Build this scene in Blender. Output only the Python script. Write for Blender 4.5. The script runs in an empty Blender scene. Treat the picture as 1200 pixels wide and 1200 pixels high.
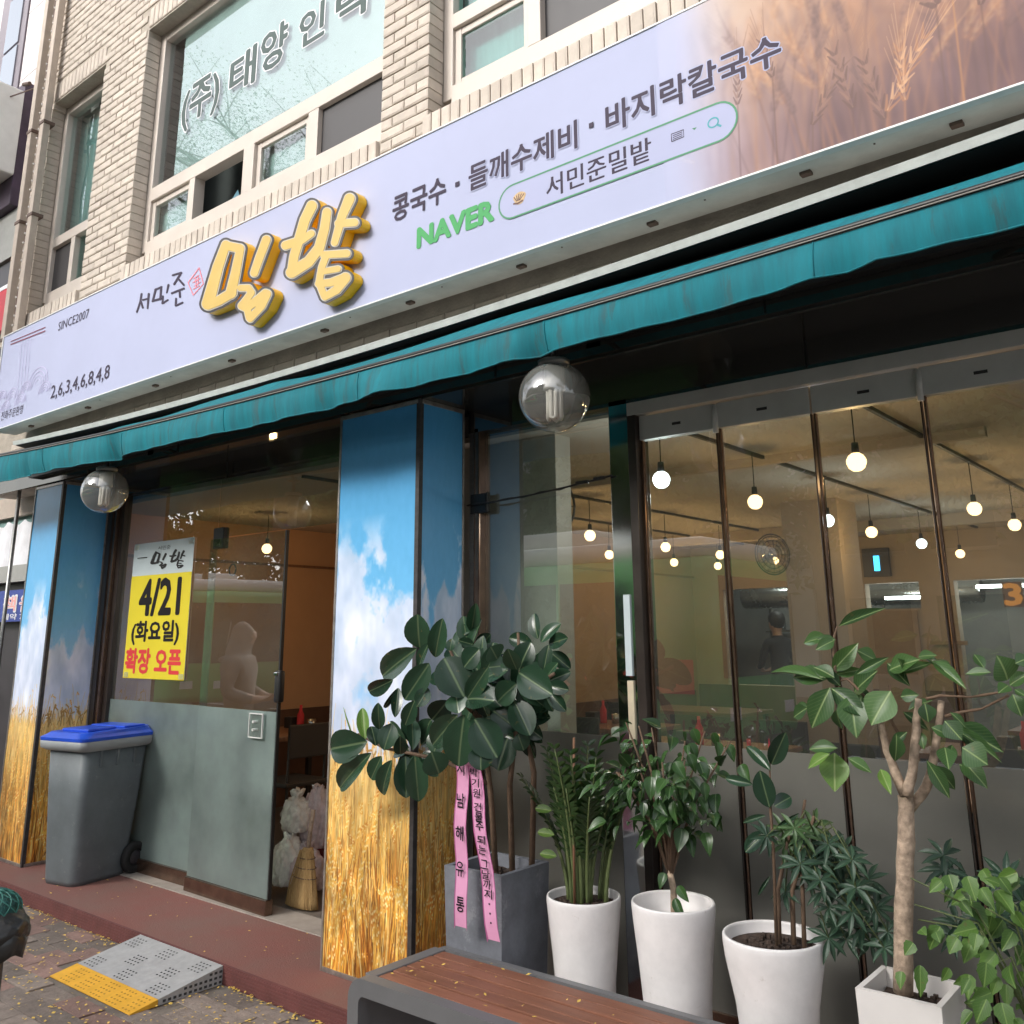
import bpy, bmesh, math, random
import numpy as np
from mathutils import Vector, Matrix
random.seed(7)
R = math.radians
SC = bpy.context.scene
COL = SC.collection

# ---------------------------------------------------------------- camera, sky, sun, exposure
CAM_R = [(0.772932, 0.634438, -0.008071), (0.15884, -0.181168, 0.97054), (-0.614285, 0.751443, 0.240805)]
cam = bpy.data.cameras.new('camera')
cam_o = bpy.data.objects.new('camera', cam)
COL.objects.link(cam_o)
_r, _u, _f = [Vector(v) for v in CAM_R]
_m = Matrix((_r, _u, -_f)).transposed().to_4x4()
_m.translation = Vector((0, 0, 1.6))
cam_o.matrix_world = _m
cam.sensor_width = 36
cam.lens = 32.02
cam.shift_y = -0.1021
cam.clip_start = 0.05
cam.clip_end = 900
SC.camera = cam_o

world = bpy.data.worlds.new('World')
SC.world = world
world.use_nodes = True
nt = world.node_tree
nt.nodes.clear()
sky = nt.nodes.new('ShaderNodeTexSky')
sky.sky_type = 'NISHITA'
sky.sun_disc = False
sky.sun_elevation = R(48)
sky.sun_rotation = R(205)
sky.air_density = 1.0
sky.dust_density = 3.0
hsv = nt.nodes.new('ShaderNodeHueSaturation')
hsv.inputs['Saturation'].default_value = 0.32
bg = nt.nodes.new('ShaderNodeBackground')
bg.inputs['Strength'].default_value = 0.15
out = nt.nodes.new('ShaderNodeOutputWorld')
nt.links.new(sky.outputs[0], hsv.inputs['Color'])
nt.links.new(hsv.outputs[0], bg.inputs['Color'])
nt.links.new(bg.outputs[0], out.inputs['Surface'])

sun = bpy.data.lights.new('sun', 'SUN')
sun.energy = 0.85
sun.angle = R(14)
sun.color = (1.0, 0.96, 0.9)
sun_o = bpy.data.objects.new('sun', sun)
COL.objects.link(sun_o)
# light comes from the street side, high, a little from the left
_d = Vector((0.26, 0.84, -0.50)).normalized()
sun_o.rotation_euler = _d.to_track_quat('-Z', 'Y').to_euler()
sky.sun_elevation = math.asin(-_d.z)
sky.sun_rotation = math.atan2(-_d.x, -_d.y)

SC.view_settings.view_transform = 'Standard'
SC.view_settings.look = 'None'
SC.view_settings.gamma = 1.0
SC.view_settings.use_curve_mapping = False
SC.view_settings.exposure = 1.12
SC.cycles.max_bounces = 10
SC.cycles.transparent_max_bounces = 24
SC.cycles.sample_clamp_indirect = 6.0
SC.cycles.use_denoising = True

# ---------------------------------------------------------------- materials
def lin(c):
    return tuple(((v / 255) / 12.92 if v / 255 <= 0.04045 else ((v / 255 + 0.055) / 1.055) ** 2.4) for v in c)

def new_mat(name):
    m = bpy.data.materials.new(name)
    m.use_nodes = True
    n = m.node_tree
    n.nodes.clear()
    o = n.nodes.new('ShaderNodeOutputMaterial')
    return m, n, o

def mat(name, col, rough=0.6, metal=0.0, var=0.12, scale=6.0, bump=0.0, bscale=60.0, spec=0.5, rand=0.0, col2=None, cscale=None, stretch=None, coat=0.0, spots=None):
    """Principled surface whose base colour wanders a little with object-space noise (wear, grain)."""
    m, n, o = new_mat(name)
    N, L = n.nodes.new, n.links.new
    p = N('ShaderNodeBsdfPrincipled')
    p.inputs['Roughness'].default_value = rough
    p.inputs['Metallic'].default_value = metal
    p.inputs['Specular IOR Level'].default_value = spec
    p.inputs['Coat Weight'].default_value = coat
    tc = N('ShaderNodeNewGeometry')
    src = tc.outputs['Position']
    if stretch:
        mp = N('ShaderNodeMapping'); mp.inputs['Scale'].default_value = stretch
        L(src, mp.inputs['Vector']); src = mp.outputs[0]
    nz = N('ShaderNodeTexNoise')
    nz.inputs['Scale'].default_value = cscale or scale
    nz.inputs['Detail'].default_value = 5
    nz.inputs['Roughness'].default_value = 0.65
    L(src, nz.inputs['Vector'])
    rp = N('ShaderNodeValToRGB')
    e = rp.color_ramp.elements
    a = tuple(v * (1 - var) for v in col) if col2 is None else col2
    b = tuple(min(1, v * (1 + var)) for v in col) if col2 is None else col
    e[0].position = 0.3; e[0].color = (*a, 1)
    e[1].position = 0.7; e[1].color = (*b, 1)
    L(nz.outputs['Fac'], rp.inputs['Fac'])
    c = rp.outputs['Color']
    if rand:
        oi = N('ShaderNodeObjectInfo')
        mr = N('ShaderNodeMapRange'); mr.inputs['To Min'].default_value = 1 - rand; mr.inputs['To Max'].default_value = 1 + rand
        L(oi.outputs['Random'], mr.inputs['Value'])
        hs = N('ShaderNodeHueSaturation')
        L(mr.outputs[0], hs.inputs['Value']); L(c, hs.inputs['Color']); c = hs.outputs[0]
    if spots:      # splashes, stains and scuffs with a shape of their own
        sc_, sscale, thr, amt = spots
        ns = N('ShaderNodeTexNoise'); ns.inputs['Scale'].default_value = sscale; ns.inputs['Detail'].default_value = 8; ns.inputs['Roughness'].default_value = 0.72
        L(src, ns.inputs['Vector'])
        ms_ = N('ShaderNodeMapRange'); ms_.inputs['From Min'].default_value = thr; ms_.inputs['From Max'].default_value = thr + 0.07; ms_.inputs['To Max'].default_value = amt
        L(ns.outputs['Fac'], ms_.inputs['Value'])
        mxs = N('ShaderNodeMix'); mxs.data_type = 'RGBA'; mxs.inputs['B'].default_value = (*sc_, 1)
        L(ms_.outputs[0], mxs.inputs['Factor']); L(c, mxs.inputs['A']); c = mxs.outputs['Result']
    L(c, p.inputs['Base Color'])
    mr2 = N('ShaderNodeMapRange')
    mr2.inputs['To Min'].default_value = max(0.02, rough - 0.08); mr2.inputs['To Max'].default_value = min(1, rough + 0.1)
    L(nz.outputs['Fac'], mr2.inputs['Value']); L(mr2.outputs[0], p.inputs['Roughness'])
    if bump:
        nb = N('ShaderNodeTexNoise'); nb.inputs['Scale'].default_value = bscale; nb.inputs['Detail'].default_value = 4
        L(src, nb.inputs['Vector'])
        bp = N('ShaderNodeBump'); bp.inputs['Strength'].default_value = bump; bp.inputs['Distance'].default_value = 0.01
        L(nb.outputs['Fac'], bp.inputs['Height']); L(bp.outputs[0], p.inputs['Normal'])
    L(p.outputs[0], o.inputs['Surface'])
    return m

def glass(name, tint=(1, 1, 1), base=0.0, gain=1.6, rough=0.0, dirt=0.0):
    """Pane glass: mirror reflection by Fresnel over a tinted clear pane."""
    m, n, o = new_mat(name)
    N, L = n.nodes.new, n.links.new
    fr = N('ShaderNodeFresnel'); fr.inputs['IOR'].default_value = 1.5
    ma = N('ShaderNodeMath'); ma.operation = 'MULTIPLY_ADD'; ma.inputs[1].default_value = gain; ma.inputs[2].default_value = base
    L(fr.outputs[0], ma.inputs[0])
    g = N('ShaderNodeNewGeometry')
    inv = N('ShaderNodeMath'); inv.operation = 'SUBTRACT'; inv.inputs[0].default_value = 1
    L(g.outputs['Backfacing'], inv.inputs[1])
    mu = N('ShaderNodeMath'); mu.operation = 'MULTIPLY'; mu.use_clamp = True
    L(ma.outputs[0], mu.inputs[0]); L(inv.outputs[0], mu.inputs[1])
    tr = N('ShaderNodeBsdfTransparent'); tr.inputs['Color'].default_value = (*tint, 1)
    gl = N('ShaderNodeBsdfGlossy'); gl.inputs['Roughness'].default_value = rough
    gl.inputs['Color'].default_value = (0.95, 0.97, 1, 1)
    mx = N('ShaderNodeMixShader')
    L(mu.outputs[0], mx.inputs['Fac']); L(tr.outputs[0], mx.inputs[1]); L(gl.outputs[0], mx.inputs[2])
    last = mx
    if dirt:
        df = N('ShaderNodeBsdfDiffuse'); df.inputs['Color'].default_value = (0.5, 0.5, 0.46, 1)
        nz = N('ShaderNodeTexNoise'); nz.inputs['Scale'].default_value = 2.3; nz.inputs['Detail'].default_value = 6
        L(g.outputs['Position'], nz.inputs['Vector'])
        mr = N('ShaderNodeMapRange'); mr.inputs['From Min'].default_value = 0.35; mr.inputs['From Max'].default_value = 0.8
        mr.inputs['To Min'].default_value = dirt * 0.3; mr.inputs['To Max'].default_value = dirt
        L(nz.outputs['Fac'], mr.inputs['Value'])
        m2 = N('ShaderNodeMixShader')
        L(mr.outputs[0], m2.inputs['Fac']); L(mx.outputs[0], m2.inputs[1]); L(df.outputs[0], m2.inputs[2])
        last = m2
    L(last.outputs[0], o.inputs['Surface'])
    return m

def frosted(name, col, see=0.35, blur=0.45, gloss=0.0):
    """Milky film: scatters most of the light, lets blurred shapes through."""
    m, n, o = new_mat(name)
    N, L = n.nodes.new, n.links.new
    df = N('ShaderNodeBsdfDiffuse'); df.inputs['Color'].default_value = (*col, 1)
    tl = N('ShaderNodeBsdfTranslucent'); tl.inputs['Color'].default_value = (*col, 1)
    tr = N('ShaderNodeBsdfRefraction'); tr.inputs['Color'].default_value = (0.85, 0.9, 0.87, 1); tr.inputs['IOR'].default_value = 1.02; tr.inputs['Roughness'].default_value = blur
    nz = N('ShaderNodeTexNoise'); nz.inputs['Scale'].default_value = 2.2; nz.inputs['Detail'].default_value = 6
    g = N('ShaderNodeNewGeometry'); L(g.outputs['Position'], nz.inputs['Vector'])
    a = N('ShaderNodeMixShader'); a.inputs['Fac'].default_value = 0.4
    L(df.outputs[0], a.inputs[1]); L(tl.outputs[0], a.inputs[2])
    b = N('ShaderNodeMixShader')
    mr = N('ShaderNodeMapRange'); mr.inputs['From Min'].default_value = .3; mr.inputs['From Max'].default_value = .7; mr.inputs['To Min'].default_value = see * 0.6; mr.inputs['To Max'].default_value = see * 1.4
    L(nz.outputs['Fac'], mr.inputs['Value']); L(mr.outputs[0], b.inputs['Fac'])
    L(a.outputs[0], b.inputs[1]); L(tr.outputs[0], b.inputs[2])
    last = b
    if gloss:
        fr = N('ShaderNodeFresnel'); fr.inputs['IOR'].default_value = 1.5
        ma = N('ShaderNodeMath'); ma.operation = 'MULTIPLY'; ma.inputs[1].default_value = gloss; ma.use_clamp = True; L(fr.outputs[0], ma.inputs[0])
        gl = N('ShaderNodeBsdfGlossy'); gl.inputs['Roughness'].default_value = 0.28
        c = N('ShaderNodeMixShader'); L(ma.outputs[0], c.inputs['Fac']); L(b.outputs[0], c.inputs[1]); L(gl.outputs[0], c.inputs[2]); last = c
    L(last.outputs[0], o.inputs['Surface'])
    return m

def emit(name, col, s):
    m, n, o = new_mat(name)
    e = n.nodes.new('ShaderNodeEmission')
    e.inputs['Color'].default_value = (*col, 1); e.inputs['Strength'].default_value = s
    n.links.new(e.outputs[0], o.inputs['Surface'])
    return m

def leaf_mat(name, dark, light, rib, rough=0.38, veins=9, trans=0.12, vamt=0.28):
    """Leaf: pale midrib and side veins along UV, tone per object, a bit of light through."""
    m, n, o = new_mat(name)
    N, L = n.nodes.new, n.links.new
    uv = N('ShaderNodeUVMap'); sx = N('ShaderNodeSeparateXYZ'); L(uv.outputs[0], sx.inputs[0])
    ab = N('ShaderNodeMath'); ab.operation = 'SUBTRACT'; ab.inputs[1].default_value = 0.5; L(sx.outputs['X'], ab.inputs[0])
    ab2 = N('ShaderNodeMath'); ab2.operation = 'ABSOLUTE'; L(ab.outputs[0], ab2.inputs[0])
    rib_f = N('ShaderNodeMapRange'); rib_f.inputs['From Min'].default_value = 0.012; rib_f.inputs['From Max'].default_value = 0.045
    rib_f.inputs['To Min'].default_value = 1; rib_f.inputs['To Max'].default_value = 0
    L(ab2.outputs[0], rib_f.inputs['Value'])
    ph = N('ShaderNodeMath'); ph.operation = 'MULTIPLY_ADD'; ph.inputs[1].default_value = -0.8
    L(ab2.outputs[0], ph.inputs[0]); L(sx.outputs['Y'], ph.inputs[2])
    sn = N('ShaderNodeMath'); sn.operation = 'MULTIPLY'; sn.inputs[1].default_value = 6.283 * veins; L(ph.outputs[0], sn.inputs[0])
    s2 = N('ShaderNodeMath'); s2.operation = 'SINE'; L(sn.outputs[0], s2.inputs[0])
    vm = N('ShaderNodeMapRange'); vm.inputs['From Min'].default_value = 0.86; vm.inputs['From Max'].default_value = 1; vm.inputs['To Max'].default_value = vamt
    L(s2.outputs[0], vm.inputs['Value'])
    mxf = N('ShaderNodeMath'); mxf.operation = 'MAXIMUM'; L(rib_f.outputs[0], mxf.inputs[0]); L(vm.outputs[0], mxf.inputs[1])
    oi = N('ShaderNodeObjectInfo')
    nz = N('ShaderNodeTexNoise'); nz.inputs['Scale'].default_value = 14
    g = N('ShaderNodeNewGeometry'); L(g.outputs['Position'], nz.inputs['Vector'])
    av = N('ShaderNodeMath'); av.operation = 'MULTIPLY_ADD'; av.inputs[1].default_value = 0.6; L(oi.outputs['Random'], av.inputs[0])
    a3 = N('ShaderNodeMath'); a3.operation = 'MULTIPLY'; a3.inputs[1].default_value = 0.4; L(nz.outputs['Fac'], a3.inputs[0]); L(a3.outputs[0], av.inputs[2])
    mc = N('ShaderNodeMix'); mc.data_type = 'RGBA'
    mc.inputs['A'].default_value = (*dark, 1); mc.inputs['B'].default_value = (*light, 1)
    L(av.outputs[0], mc.inputs['Factor'])
    mr = N('ShaderNodeMix'); mr.data_type = 'RGBA'; mr.inputs['B'].default_value = (*rib, 1)
    L(mxf.outputs[0], mr.inputs['Factor']); L(mc.outputs['Result'], mr.inputs['A'])
    p = N('ShaderNodeBsdfPrincipled'); p.inputs['Roughness'].default_value = rough
    n2 = N('ShaderNodeTexNoise'); n2.inputs['Scale'].default_value = 38; n2.inputs['Detail'].default_value = 6; L(g.outputs['Position'], n2.inputs['Vector'])
    bm_ = N('ShaderNodeMapRange'); bm_.inputs['From Min'].default_value = 0.66; bm_.inputs['From Max'].default_value = 0.74; bm_.inputs['To Max'].default_value = 0.55
    L(n2.outputs['Fac'], bm_.inputs['Value'])
    mb_ = N('ShaderNodeMix'); mb_.data_type = 'RGBA'; mb_.inputs['B'].default_value = (0.16, 0.12, 0.04, 1)
    L(bm_.outputs[0], mb_.inputs['Factor']); L(mr.outputs['Result'], mb_.inputs['A']); mr = mb_
    L(mr.outputs['Result'], p.inputs['Base Color'])
    bp = N('ShaderNodeBump'); bp.inputs['Strength'].default_value = 0.25; bp.inputs['Distance'].default_value = 0.004
    L(mxf.outputs[0], bp.inputs['Height']); bp.invert = True; L(bp.outputs[0], p.inputs['Normal'])
    tl = N('ShaderNodeBsdfTranslucent'); L(mr.outputs['Result'], tl.inputs['Color'])
    ms = N('ShaderNodeMixShader'); ms.inputs['Fac'].default_value = trans
    L(p.outputs[0], ms.inputs[1]); L(tl.outputs[0], ms.inputs[2])
    L(ms.outputs[0], o.inputs['Surface'])
    return m

def image_mat(name, arr, rough=0.45, coat=0.0):
    """Flat print: a picture painted by this script (numpy), shown through UV."""
    h, w = arr.shape[:2]
    im = bpy.data.images.new(name, w, h, alpha=False)
    px = np.ones((h, w, 4), np.float32)
    px[..., :3] = np.clip(arr[::-1], 0, 1)
    im.pixels.foreach_set(px.ravel()); im.update(); im.pack()
    m, n, o = new_mat(name)
    N, L = n.nodes.new, n.links.new
    uv = N('ShaderNodeUVMap'); t = N('ShaderNodeTexImage'); t.image = im; t.extension = 'EXTEND'
    L(uv.outputs[0], t.inputs['Vector'])
    p = N('ShaderNodeBsdfPrincipled'); p.inputs['Roughness'].default_value = rough
    L(t.outputs['Color'], p.inputs['Base Color']); L(p.outputs[0], o.inputs['Surface'])
    return m

# ---------------------------------------------------------------- mesh helpers
class MB:
    def __init__(s): s.v, s.f, s.m, s.uv = [], [], [], []
    def face(s, idx, mi=0, uv=None):
        s.f.append(idx); s.m.append(mi); s.uv.append(uv)
    def quad(s, a, b, c, d, mi=0, uv=((0, 0), (1, 0), (1, 1), (0, 1))):
        i = len(s.v); s.v += [tuple(a), tuple(b), tuple(c), tuple(d)]; s.face((i, i + 1, i + 2, i + 3), mi, uv); return s
    def box(s, lo, hi, mi=0, mtx=None, bev=0.0):
        x0, y0, z0 = lo; x1, y1, z1 = hi
        if bev > 0:
            bm = bmesh.new(); bmesh.ops.create_cube(bm, size=1)
            for v in bm.verts:
                v.co = Vector((x0 + (v.co.x + .5) * (x1 - x0), y0 + (v.co.y + .5) * (y1 - y0), z0 + (v.co.z + .5) * (z1 - z0)))
            bmesh.ops.bevel(bm, geom=bm.edges[:] , offset=bev, segments=2, profile=0.6, affect='EDGES')
            s.bm(bm, mi, mtx); return s
        i = len(s.v)
        c = [(x0, y0, z0), (x1, y0, z0), (x1, y1, z0), (x0, y1, z0), (x0, y0, z1), (x1, y0, z1), (x1, y1, z1), (x0, y1, z1)]
        if mtx is not None: c = [tuple(mtx @ Vector(p)) for p in c]
        s.v += c
        for q in ((0, 3, 2, 1), (4, 5, 6, 7), (0, 1, 5, 4), (1, 2, 6, 5), (2, 3, 7, 6), (3, 0, 4, 7)):
            s.face(tuple(i + k for k in q), mi)
        return s
    def bm(s, bm, mi=0, mtx=None):
        i = len(s.v); bm.verts.index_update()
        for v in bm.verts: s.v.append(tuple(mtx @ v.co if mtx is not None else v.co))
        for f in bm.faces: s.face(tuple(i + v.index for v in f.verts), mi)
        bm.free(); return s
    def tube(s, pts, r, n=8, mi=0, caps=True):
        pts = [Vector(p) for p in pts]
        rr = r if isinstance(r, (list, tuple)) else [r] * len(pts)
        base = len(s.v); up = None
        for k, p in enumerate(pts):
            t = (pts[min(k + 1, len(pts) - 1)] - pts[max(k - 1, 0)]).normalized()
            if up is None:
                up = t.orthogonal().normalized()
            else:
                up = (up - t * up.dot(t))
                up = up.normalized() if up.length > 1e-6 else t.orthogonal().normalized()
            w = t.cross(up)
            for j in range(n):
                a = 2 * math.pi * j / n
                s.v.append(tuple(p + (up * math.cos(a) + w * math.sin(a)) * rr[k]))
        for k in range(len(pts) - 1):
            for j in range(n):
                a = base + k * n + j; b = base + k * n + (j + 1) % n
                s.face((a, b, b + n, a + n), mi)
        if caps:
            s.face(tuple(base + j for j in range(n))[::-1], mi)
            e = base + (len(pts) - 1) * n
            s.face(tuple(e + j for j in range(n)), mi)
        return s
    def lathe(s, prof, c=(0, 0, 0), n=32, mi=0, sx=1, sy=1):
        base = len(s.v)
        for r, z in prof:
            for j in range(n):
                a = 2 * math.pi * j / n
                s.v.append((c[0] + r * math.cos(a) * sx, c[1] + r * math.sin(a) * sy, c[2] + z))
        for k in range(len(prof) - 1):
            for j in range(n):
                a = base + k * n + j; b = base + k * n + (j + 1) % n
                s.face((a, b, b + n, a + n), mi)
        return s
    def sphere(s, c, r, n=16, m=10, mi=0, sc=(1, 1, 1)):
        bm = bmesh.new(); bmesh.ops.create_uvsphere(bm, u_segments=n, v_segments=m, radius=r)
        return s.bm(bm, mi, Matrix.Translation(c) @ Matrix.Diagonal((*sc, 1)))
    def mesh(s, name, mats, smooth=False):
        me = bpy.data.meshes.new(name)
        me.from_pydata(s.v, [], s.f)
        for m in (mats if isinstance(mats, (list, tuple)) else [mats]): me.materials.append(m)
        me.polygons.foreach_set('material_index', s.m)
        if any(u is not None for u in s.uv):
            l = me.uv_layers.new(name='UVMap'); k = 0
            for f, u in zip(s.f, s.uv):
                for q in range(len(f)):
                    l.data[k].uv = u[q] if u else (0, 0); k += 1
        if smooth: me.polygons.foreach_set('use_smooth', [True] * len(s.f))
        me.update()
        return me
    def build(s, name, mats, parent=None, smooth=False, loc=None):
        return obj(name, s.mesh(name, mats, smooth), parent, loc)

def obj(name, me, parent=None, loc=None, mtx=None):
    o = bpy.data.objects.new(name, me); COL.objects.link(o)
    if parent is not None: o.parent = parent
    if loc is not None: o.location = loc
    if mtx is not None: o.matrix_basis = mtx
    return o

def tag(o, label=None, cat=None, group=None, kind=None):
    if label: o['label'] = label
    if cat: o['category'] = cat
    if group: o['group'] = group
    if kind: o['kind'] = kind
    return o

def thing(name, label, cat, group=None, loc=(0, 0, 0), rz=0.0):
    o = bpy.data.objects.new(name, None); COL.objects.link(o)
    o.empty_display_size = 0.1
    o.location = loc; o.rotation_euler = (0, 0, rz)
    return tag(o, label, cat, group)

def kids(o): return [c for c in bpy.data.objects if c.parent == o]

def copy_tree(o, parent=None, _k=None):
    if _k is None:
        _k = {}
        for c in bpy.data.objects:
            if c.parent: _k.setdefault(c.parent.name, []).append(c)
    c = o.copy(); COL.objects.link(c)
    if parent is not None: c.parent = parent
    for ch in _k.get(o.name, []): copy_tree(ch, c, _k)
    return c

def text(name, body, x0, x1, z0, z1, y, m, parent=None, bold=0.0, shear=0.0):
    """Flat lettering standing in the XZ plane, facing -Y, fitted into a box; bold thickens the strokes (share of the letter height)."""
    c = bpy.data.curves.new(name, 'FONT'); c.body = body; c.shear = shear; c.resolution_u = 2
    t = bpy.data.objects.new(name, c); COL.objects.link(t)
    me = bpy.data.meshes.new_from_object(t.evaluated_get(bpy.context.evaluated_depsgraph_get()))
    bpy.data.objects.remove(t); bpy.data.curves.remove(c)
    n = len(me.vertices); co = np.empty(n * 3, np.float32); me.vertices.foreach_get('co', co); co = co.reshape(-1, 3)
    faces = [tuple(p.vertices) for p in me.polygons]; bpy.data.meshes.remove(me)
    a, b = co.min(0), co.max(0)
    sx = (x1 - x0) / max(b[0] - a[0], 1e-6); sz = (z1 - z0) / max(b[1] - a[1], 1e-6)
    offs = [(0, 0)]
    if bold:
        rr_ = bold * .62
        offs += [(rr_ * math.cos(q), rr_ * math.sin(q)) for q in np.linspace(0, 6.2832, 9)[:-1]]
    V, Fc = [], []
    for k, (ox, oz) in enumerate(offs):
        q = np.empty_like(co)
        q[:, 0] = x0 + (co[:, 0] - a[0] + ox) * sx; q[:, 2] = z0 + (co[:, 1] - a[1] + oz) * sz; q[:, 1] = y - .00004 * k
        base = len(V) ; V += q.tolist(); Fc += [tuple(v + base for v in f) for f in faces]
    me = bpy.data.meshes.new(name); me.from_pydata(V, [], Fc); me.materials.append(m); me.update()
    return obj(name, me, parent)

def outline_mesh(loops, y, depth, name, m, parent=None):
    """Filled outline (with holes) in XZ, extruded back by depth."""
    from mathutils.geometry import delaunay_2d_cdt
    pts, ed = [], []
    L_ = [[p for k, p in enumerate(lp) if p != lp[k - 1]] for lp in loops]
    for lp in L_:
        i = len(pts); pts += [Vector(p) for p in lp]; ed += [(i + k, i + (k + 1) % len(lp)) for k in range(len(lp))]
    vs, _e, fs, *_ = delaunay_2d_cdt(pts, ed, [], 0, 1e-6)
    def inside(x, z):
        c = False
        for lp in L_:
            for k in range(len(lp)):
                (ax, az), (bx_, bz) = lp[k - 1], lp[k]
                if (az > z) != (bz > z) and x < (bx_ - ax) * (z - az) / (bz - az) + ax: c = not c
        return c
    b = MB(); n = len(vs)
    b.v = [(v.x, y, v.y) for v in vs]
    for f in fs:
        cx = sum(vs[k].x for k in f) / 3; cz = sum(vs[k].y for k in f) / 3
        if inside(cx, cz): b.face(tuple(f))
    for lp in L_:
        ar = sum(lp[k - 1][0] * lp[k][1] - lp[k][0] * lp[k - 1][1] for k in range(len(lp)))
        for k in range(len(lp)):
            p, q = lp[k - 1], lp[k]
            b.quad((p[0], y, p[1]), (p[0], y + depth, p[1]), (q[0], y + depth, q[1]), (q[0], y, q[1]), 0, None)
    return b.build(name, m, parent)

def polyline_mesh(pts, w, y, name, m, parent=None, mb=None):
    """Thin printed line in XZ."""
    b = mb or MB()
    P = [Vector((p[0], p[1])) for p in pts]
    L = []
    for k, p in enumerate(P):
        t = (P[min(k + 1, len(P) - 1)] - P[max(k - 1, 0)]).normalized(); nn = Vector((-t.y, t.x)) * w / 2
        L.append((p - nn, p + nn))
    for (a, a2), (c, c2) in zip(L[:-1], L[1:]):
        b.quad((a.x, y, a.y), (c.x, y, c.y), (c2.x, y, c2.y), (a2.x, y, a2.y))
    return b if mb is not None else b.build(name, m, parent)
# ---------------------------------------------------------------- printed pictures, painted here with numpy
def fbm(h, w, fy, fx, rng, oct=5, gain=0.55):
    a = np.zeros((h, w), np.float32); amp = 1; tot = 0
    for k in range(oct):
        gy, gx = int(fy * 2 ** k) + 2, int(fx * 2 ** k) + 2
        g = rng.random((gy + 1, gx + 1)).astype(np.float32)
        y = np.linspace(0, gy - 1.001, h); x = np.linspace(0, gx - 1.001, w)
        yi, xi = y.astype(int), x.astype(int); ty, tx = y - yi, x - xi
        ty = (ty * ty * (3 - 2 * ty))[:, None]; tx = (tx * tx * (3 - 2 * tx))[None]
        A = g[yi][:, xi]; B = g[yi][:, xi + 1]; C = g[yi + 1][:, xi]; D = g[yi + 1][:, xi + 1]
        a += amp * ((A * (1 - tx) + B * tx) * (1 - ty) + (C * (1 - tx) + D * tx) * ty); tot += amp; amp *= gain
    return a / tot

def stroke(img, a, b, ra, rb, col, al=1.0, soft=0.7):
    h, w = img.shape[:2]; m = max(ra, rb) + soft + 1
    x0 = int(max(0, min(a[0], b[0]) - m)); x1 = int(min(w, max(a[0], b[0]) + m + 1))
    y0 = int(max(0, min(a[1], b[1]) - m)); y1 = int(min(h, max(a[1], b[1]) + m + 1))
    if x1 <= x0 or y1 <= y0: return
    X = np.arange(x0, x1, dtype=np.float32)[None] - a[0]; Y = np.arange(y0, y1, dtype=np.float32)[:, None] - a[1]
    dx, dy = b[0] - a[0], b[1] - a[1]; L = dx * dx + dy * dy + 1e-6
    t = np.clip((X * dx + Y * dy) / L, 0, 1)
    d = np.hypot(X - t * dx, Y - t * dy) - (ra + (rb - ra) * t)
    k = np.clip(0.5 - d / (2 * soft), 0, 1)[..., None] * al
    img[y0:y1, x0:x1] += (np.array(col, np.float32) - img[y0:y1, x0:x1]) * k

def blur(img, r):
    for ax in (0, 1):
        for _ in range(2):
            p = np.concatenate([np.repeat(img.take([0], ax), r, ax), img, np.repeat(img.take([-1], ax), r, ax)], ax)
            c = np.cumsum(np.concatenate([np.zeros_like(p.take([0], ax)), p], ax), ax, dtype=np.float64)
            n = img.shape[ax]
            img = ((c.take(range(2 * r + 1, 2 * r + 1 + n), ax) - c.take(range(0, n), ax)) / (2 * r + 1)).astype(np.float32)
    return img

def ear(img, x, y, ang, L, w, col, hi, al, soft, awn=0.0):
    """One head of wheat: paired grains along an axis, bristles beyond."""
    ca, sa = math.cos(ang), math.sin(ang)
    n = 7
    for k in range(n):
        t = k / (n - 1); px, py = x + ca * L * t, y + sa * L * t
        for s in (-1, 1):
            a2 = ang + s * 0.5
            q = (px + math.cos(a2) * L * 0.22, py + math.sin(a2) * L * 0.22)
            stroke(img, (px - sa * s * w * .5, py + ca * s * w * .5), q, w * 0.62, w * 0.22, hi if (k + s) % 3 == 0 else col, al, soft)
    if awn:
        for k in range(10):
            a2 = ang + (k - 4.5) * 0.05
            sx, sy = x + ca * L * (k % 5) / 5, y + sa * L * (k % 5) / 5
            stroke(img, (sx, sy), (sx + math.cos(a2) * L * awn, sy + math.sin(a2) * L * awn), 0.8, 0.3, hi, al * 0.8, soft)

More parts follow.
